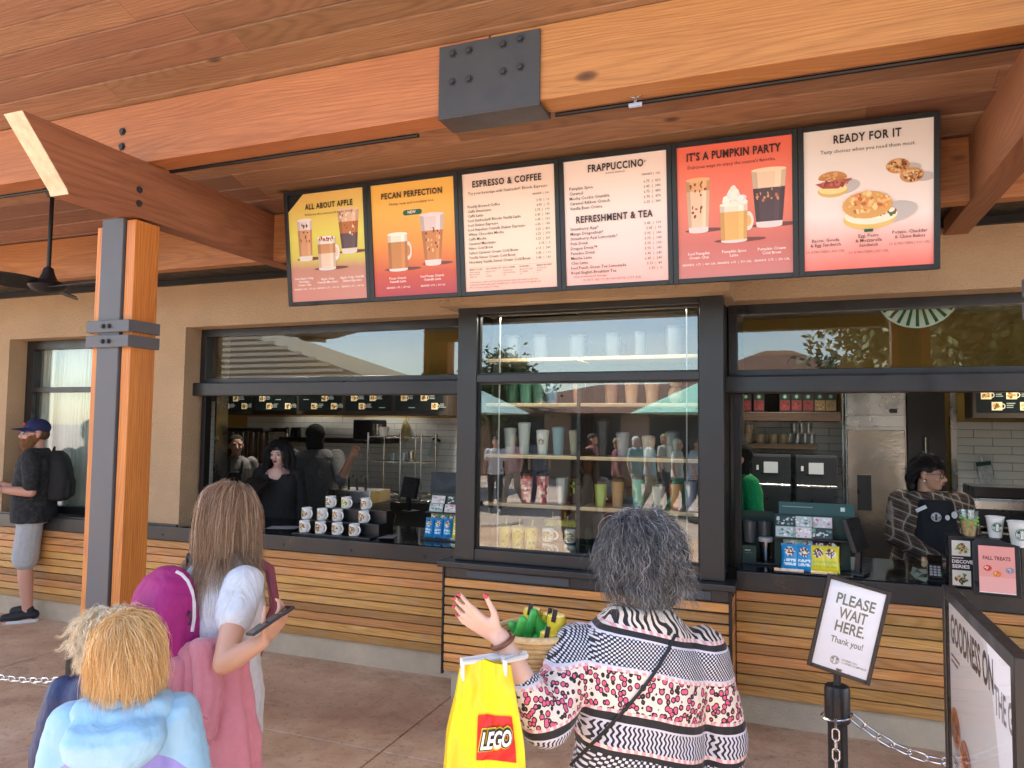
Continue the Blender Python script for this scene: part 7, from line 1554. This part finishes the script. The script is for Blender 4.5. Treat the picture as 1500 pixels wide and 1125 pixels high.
# tall poster stand at the right edge
ZS_ = 1.38; k1 = (H-ZS_)
def atz(x, y): return onZ(x, y, ZS_)
A, B = atz(1379, 856), atz(1487, 964); A.z = B.z = 0; u = (B-A).normalized(); LW = (B-A).length
ps = thing('poster_stand', 'black framed upright poster stand headed goodness on the go', 'sign', A); ps.rotation_euler = (0, 0, math.atan2(u.y, u.x))
zb = .35
f = MB(); f.box(0, .028, 0, .03, zb, ZS_); f.box(LW-.03, LW, -.002, .032, .0, ZS_+.002); f.box(.028, LW-.03, 0.001, .03, ZS_-.03, ZS_); f.box(.028, LW-.03, .001, .03, zb, zb+.03); f.box(.028, LW-.03, .012, .028, zb+.03, ZS_-.03); f.build('frame', m_blackp, ps, bevel=.003)
MB().box(-.035, -.006, .03, .06, .0, 1.1).build('back_leg', m_blackp, ps, bevel=.003); MB().box(LW-.01, LW+.10, .035, .3, .0, ZS_-.30).build('side_panel', M('slate_panel', (.05, .052, .056), .5), ps, bevel=.006); MB().box(-.1, LW+.1, -.15, .2, 0, .02).build('foot_plate', m_blackp, ps, bevel=.005)
p = Print(); p.rect(.03, zb+.032, LW-.031, ZS_-.032, srgb(206, 204, 202)); p.poly([(LW*.62, ZS_-.033), (LW-.032, ZS_-.033), (LW-.032, ZS_-.30), (LW*.78, ZS_-.36)], srgb(232, 234, 240)); dk = srgb(70, 60, 58)
p.text('GOODNESS ON', .05, ZS_-.135, .10, dk, 'l', bold=.035, res=3, width=LW*.62, ); p.text('THE GO', LW*.70, ZS_-.135-.035, .085, srgb(120, 118, 124), 'l', bold=.02, res=3, width=LW*.25); p.rect(.05, ZS_-.175, .15, ZS_-.168, dk); p.rect(.05, ZS_-.19, .13, ZS_-.183, dk)
rr_ = random.Random(12)
for (fu, fv, ru, c) in ((.12, .32, .055, (190, 120, 80)), (.28, .36, .05, (206, 130, 90)), (.42, .46, .055, (196, 130, 84)), (.14, .5, .06, (176, 104, 66)), (.27, .56, .055, (186, 96, 70)), (.62, .52, .05, (190, 110, 80)), (.43, .64, .055, (206, 140, 96)), (.82, .60, .06, (190, 90, 70)), (.15, .68, .06, (206, 120, 84)), (.62, .78, .035, (120, 84, 70)), (.26, .80, .055, (196, 110, 76)), (.45, .85, .05, (186, 120, 80))):
    u_, v_ = fu*LW, ZS_-.04-fv*(ZS_-zb)*.95; p.oval(u_+.012, v_-.012, ru, ru, srgb(176, 170, 168)); p.oval(u_, v_, ru, ru*.92, C_(*c)); p.blobs(u_, v_, ru*.75, ru*.7, [C_(*[x*.8 for x in c]), C_(*[min(255, x*1.2) for x in c]), C_(*[x*.62 for x in c])], 26, .005, .017, rr_)
    p.rect(u_-.03, v_-ru-.03, u_+.03, v_-ru-.026, srgb(130, 120, 118)); p.rect(u_-.022, v_-ru-.04, u_+.022, v_-ru-.036, srgb(130, 120, 118))
p.build('poster', m_paperprint, ps, (0, .0115, 0)); MB().box(.028, LW-.03, .003, .006, zb+.03, ZS_-.03).build('cover', glassmat('poster_cover', .0, (1, 1, 1), .25), ps)

# ================================================================ across the plaza: what the windows mirror
def mir(x, y, Yr, Yg=4.545): P_ = onY(x, y, 2*Yg-Yr); return Vector((P_.x, Yr, P_.z))
m_leaf = M('leaf', (.075, .115, .03), .6, var=.5, vs=3.); m_bark = M('bark', (.10, .07, .045), .9, bump=.6, bs=40)
def tree(P, label, h, rad, n, seed, mat=m_leaf):
    r = random.Random(seed); t = thing('tree', label, 'tree', P); tk = MB(); cl = []
    tk.tube([(0, 0, 0), (.05, 0, h*.3), (-.03, .04, h*.6)], [.16, .12, .07], 9)
    for i in range(9):
        a, e = r.uniform(0, 6.28), r.uniform(.2, 1.); q = Vector((cos(a)*rad*.75*e, sin(a)*rad*.75*e, h*r.uniform(.45, .92))); tk.tube([(0, .02, h*r.uniform(.3, .55)), q*.6+Vector((0, 0, h*.2)), q], [.07, .04, .015], 6); cl.append(q)
    tk.build('trunk', m_bark, t, smooth=True); vs = []; fs = []
    for c in cl+[Vector((0, 0, h*.85))]:
        for k in range(3):
            cc = c+Vector((r.gauss(0, .3), r.gauss(0, .3), r.gauss(0, .25)))*rad*.5
            for i in range(n//30):
                q = cc+Vector((r.gauss(0, 1), r.gauss(0, 1), r.gauss(0, .8)))*rad*.22; a = Vector((r.gauss(0, 1), r.gauss(0, 1), r.gauss(0, 1))).normalized()*.10; b_ = a.orthogonal().normalized()*.055; m_ = len(vs); vs += [q-a, q+b_, q+a, q-b_]; fs.append((m_, m_+1, m_+2, m_+3))
    MB().add(vs, fs).build('crown', mat, t, fix=False); return t
m_leaf2 = M('olive_leaf', (.12, .135, .055), .6, var=.5, vs=3.)
tree(mir(1330, 640, -8.5, 5.03).xy.to_3d(), 'olive green tree across the plaza mirrored in the right window', 5.6, 2.2, 10500, 1, m_leaf2)
tree(mir(1470, 640, -9.5, 5.03).xy.to_3d(), 'tall olive tree across the plaza beside the first tree', 6.2, 2.4, 10500, 2, m_leaf2)
tree(mir(765, 640, -24.).xy.to_3d(), 'dark tree beyond the tiled plaza building', 4.7, 1.2, 2600, 3)
hk_ = mir(1140, 640, -27., 5.03); hp_ = thing('hip_roof_hall', 'taller hall with brown tiled hip roof behind the plaza building', 'building', (hk_.x, -27, 0))
MB().box(-5, 5, -3, 3, 0, 3.2).build('wall', M('hall_wall', (.34, .25, .18), .9, var=.1, vs=1.), hp_); MB().add([(-6, -4, 3.2), (6, -4, 3.2), (6, 4, 3.2), (-6, 4, 3.2), (-.6, 0, 5.6), (.6, 0, 5.6)], [(0, 1, 5, 4), (2, 3, 4, 5), (1, 2, 5), (3, 0, 4), (0, 3, 2, 1)]).build('roof', M('hall_roof', (.16, .085, .055), .85, var=.4, vs=14., bump=.7, bs=18), hp_)
tree(Vector((-9.5, -14, 0)), 'dense green tree at the left end of the plaza building', 4.2, 1.6, 3600, 4)
m_wallb = M('plaza_wall', (.34, .25, .18), .9, var=.1, vs=1.); m_roof = M('plaza_roof_tile', (.16, .085, .055), .85, var=.4, vs=14., bump=.7, bs=18)
pb = thing('plaza_building', 'low tan building with brown tiled hip roof across the plaza', 'building', (-2, -19, 0))
MB().box(-9, 9, -3, 3, 0, 2.35).build('wall', m_wallb, pb)
MB().add([(-10, -4, 2.3), (10, -4, 2.3), (10, 4, 2.3), (-10, 4, 2.3), (-5, 0, 3.5), (5, 0, 3.5)], [(0, 1, 5, 4), (2, 3, 4, 5), (1, 2, 5), (3, 0, 4), (0, 3, 2, 1)]).build('roof', m_roof, pb)
for x in (-7.2, -4.4, -1.6, 1.2, 4., 6.8):
    o = MB().box(x-.9, x+.9, 2.98, 3.02, .0, 2.2).build('window', M('dark_opening', (.02, .02, .022), .15), pb); MB().box(x-.95, x+.95, 3.02, 3.06, 2.2, 2.3).build('lintel', M('lintel', (.12, .07, .045), .8), o)
pv = thing('pavilion', 'pale pavilion with white louvred gable across the plaza', 'building', (-13.5, -9, 0)); mw = M('pale_louvre', (.62, .58, .48), .7)
MB().box(-4, 4, -2, 2, 0, 2.6).build('wall', M('pavilion_wall', (.5, .42, .30), .85), pv); MB().add([(-4.5, 2.2, 2.6), (4.5, 2.2, 2.6), (4.5, -2.2, 2.6), (-4.5, -2.2, 2.6), (-4.5, 2.2, 5.4), (-4.5, -2.2, 5.4)], [(0, 1, 2, 3), (0, 4, 5, 3), (1, 4, 0), (2, 3, 5), (1, 2, 5, 4)]).build('roof', M('pavilion_roof', (.36, .31, .22), .8), pv)
for i in range(16): MB().box(-4.3, 3.6-i*.47, 2.22, 2.28, 2.75+i*.165, 2.84+i*.165).build('louvre', mw, pv)
def parasol(P, label, col):
    t = thing('parasol', label, 'parasol', P); MB().tube([(0, 0, 0), (0, 0, 2.75)], .025, 10).build('pole', m_inox, t, smooth=True); vs = [(0, 0, 2.75)]+[(1.45*cos(a), 1.45*sin(a), 2.1) for a in np.linspace(0, 2*pi, 9)[:-1]]
    MB().add(vs, [(0, 1+i, 1+(i+1) % 8) for i in range(8)]).build('canopy', M('parasol_%d' % (col[0]*100), col, .8), t); MB().lathe([(0, 0), (.3, 0), (.3, .06), (.03, .1)], 20).build('base', m_cab, t); return t
parasol(mir(1030, 640, -5.6).xy.to_3d(), 'mint green parasol on the plaza mirrored in the display window', (.30, .58, .47)); parasol(mir(690, 640, -6.5).xy.to_3d(), 'pale mint parasol on the plaza left of the other parasol', (.42, .60, .55))
# passers-by on the plaza
RS = random.Random(8)
walk = [(726, -5.2, 160, (.60, .62, .66), (.05, .05, .055), 'light grey t-shirt'), (752, -6.1, 200, (.62, .40, .40), (.45, .38, .30), 'pink top'), (790, -6.8, 150, (.15, .17, .22), (.08, .10, .16), 'navy top'), (868, -5.6, 100, (.42, .18, .16), (.25, .35, .52), 'rust red top'), (905, -6.1, 80, (.22, .07, .10), (.02, .02, .022), 'dark red top'), (932, -7.0, 120, (.28, .42, .40), (.42, .40, .34), 'sage green shirt'), (953, -6.4, 95, (.36, .55, .66), (.40, .36, .28), 'sky blue shirt'), (974, -7.4, 110, (.45, .44, .40), (.06, .06, .07), 'stone shirt'), (993, -6.2, 100, (.60, .64, .66), (.05, .22, .14), 'white shirt'), (1018, -5.6, 85, (.40, .48, .62), (.03, .035, .05), 'pale blue shirt')]
for i, (q, Y_, rz, c1, c2, nm) in enumerate(walk):
    P_ = mir(q, 660, Y_); hgt = 1.6+.03*(i % 4); w_ = radians(rz); st_ = .16 if i % 2 else -.12
    s = hgt/1.735; legs = {q2: (Vector((g*.088, .01, .9))*s, Vector((g*.1, -.05-g*st_*.6, .5))*s, Vector((g*.105, .06-g*st_*1.6, .09))*s, Vector((g*.12, -.10-g*st_*1.6, .03))*s) for q2, g in (('R', -1), ('L', 1))}
    r_, I_ = adult(f'passer-by in {nm} walking on the sunny plaza', (P_.x, Y_, 0), w_, hgt, 1.0, (.55, .34, .25), voxel=.014, face_on=False, shirt=cloth('walk_top_%d' % i, c1), sleeve=.3, pants=cloth('walk_legs_%d' % i, c2), legs=legs, shoes=(.3, .3, .3), hands=False)
    hair_cap(r_, I_, 1.08, .01, M('walk_hair_%d' % (i % 3), ((.05, .03, .02), (.3, .2, .09), (.6, .6, .58))[i % 3], .7), drop=.06)
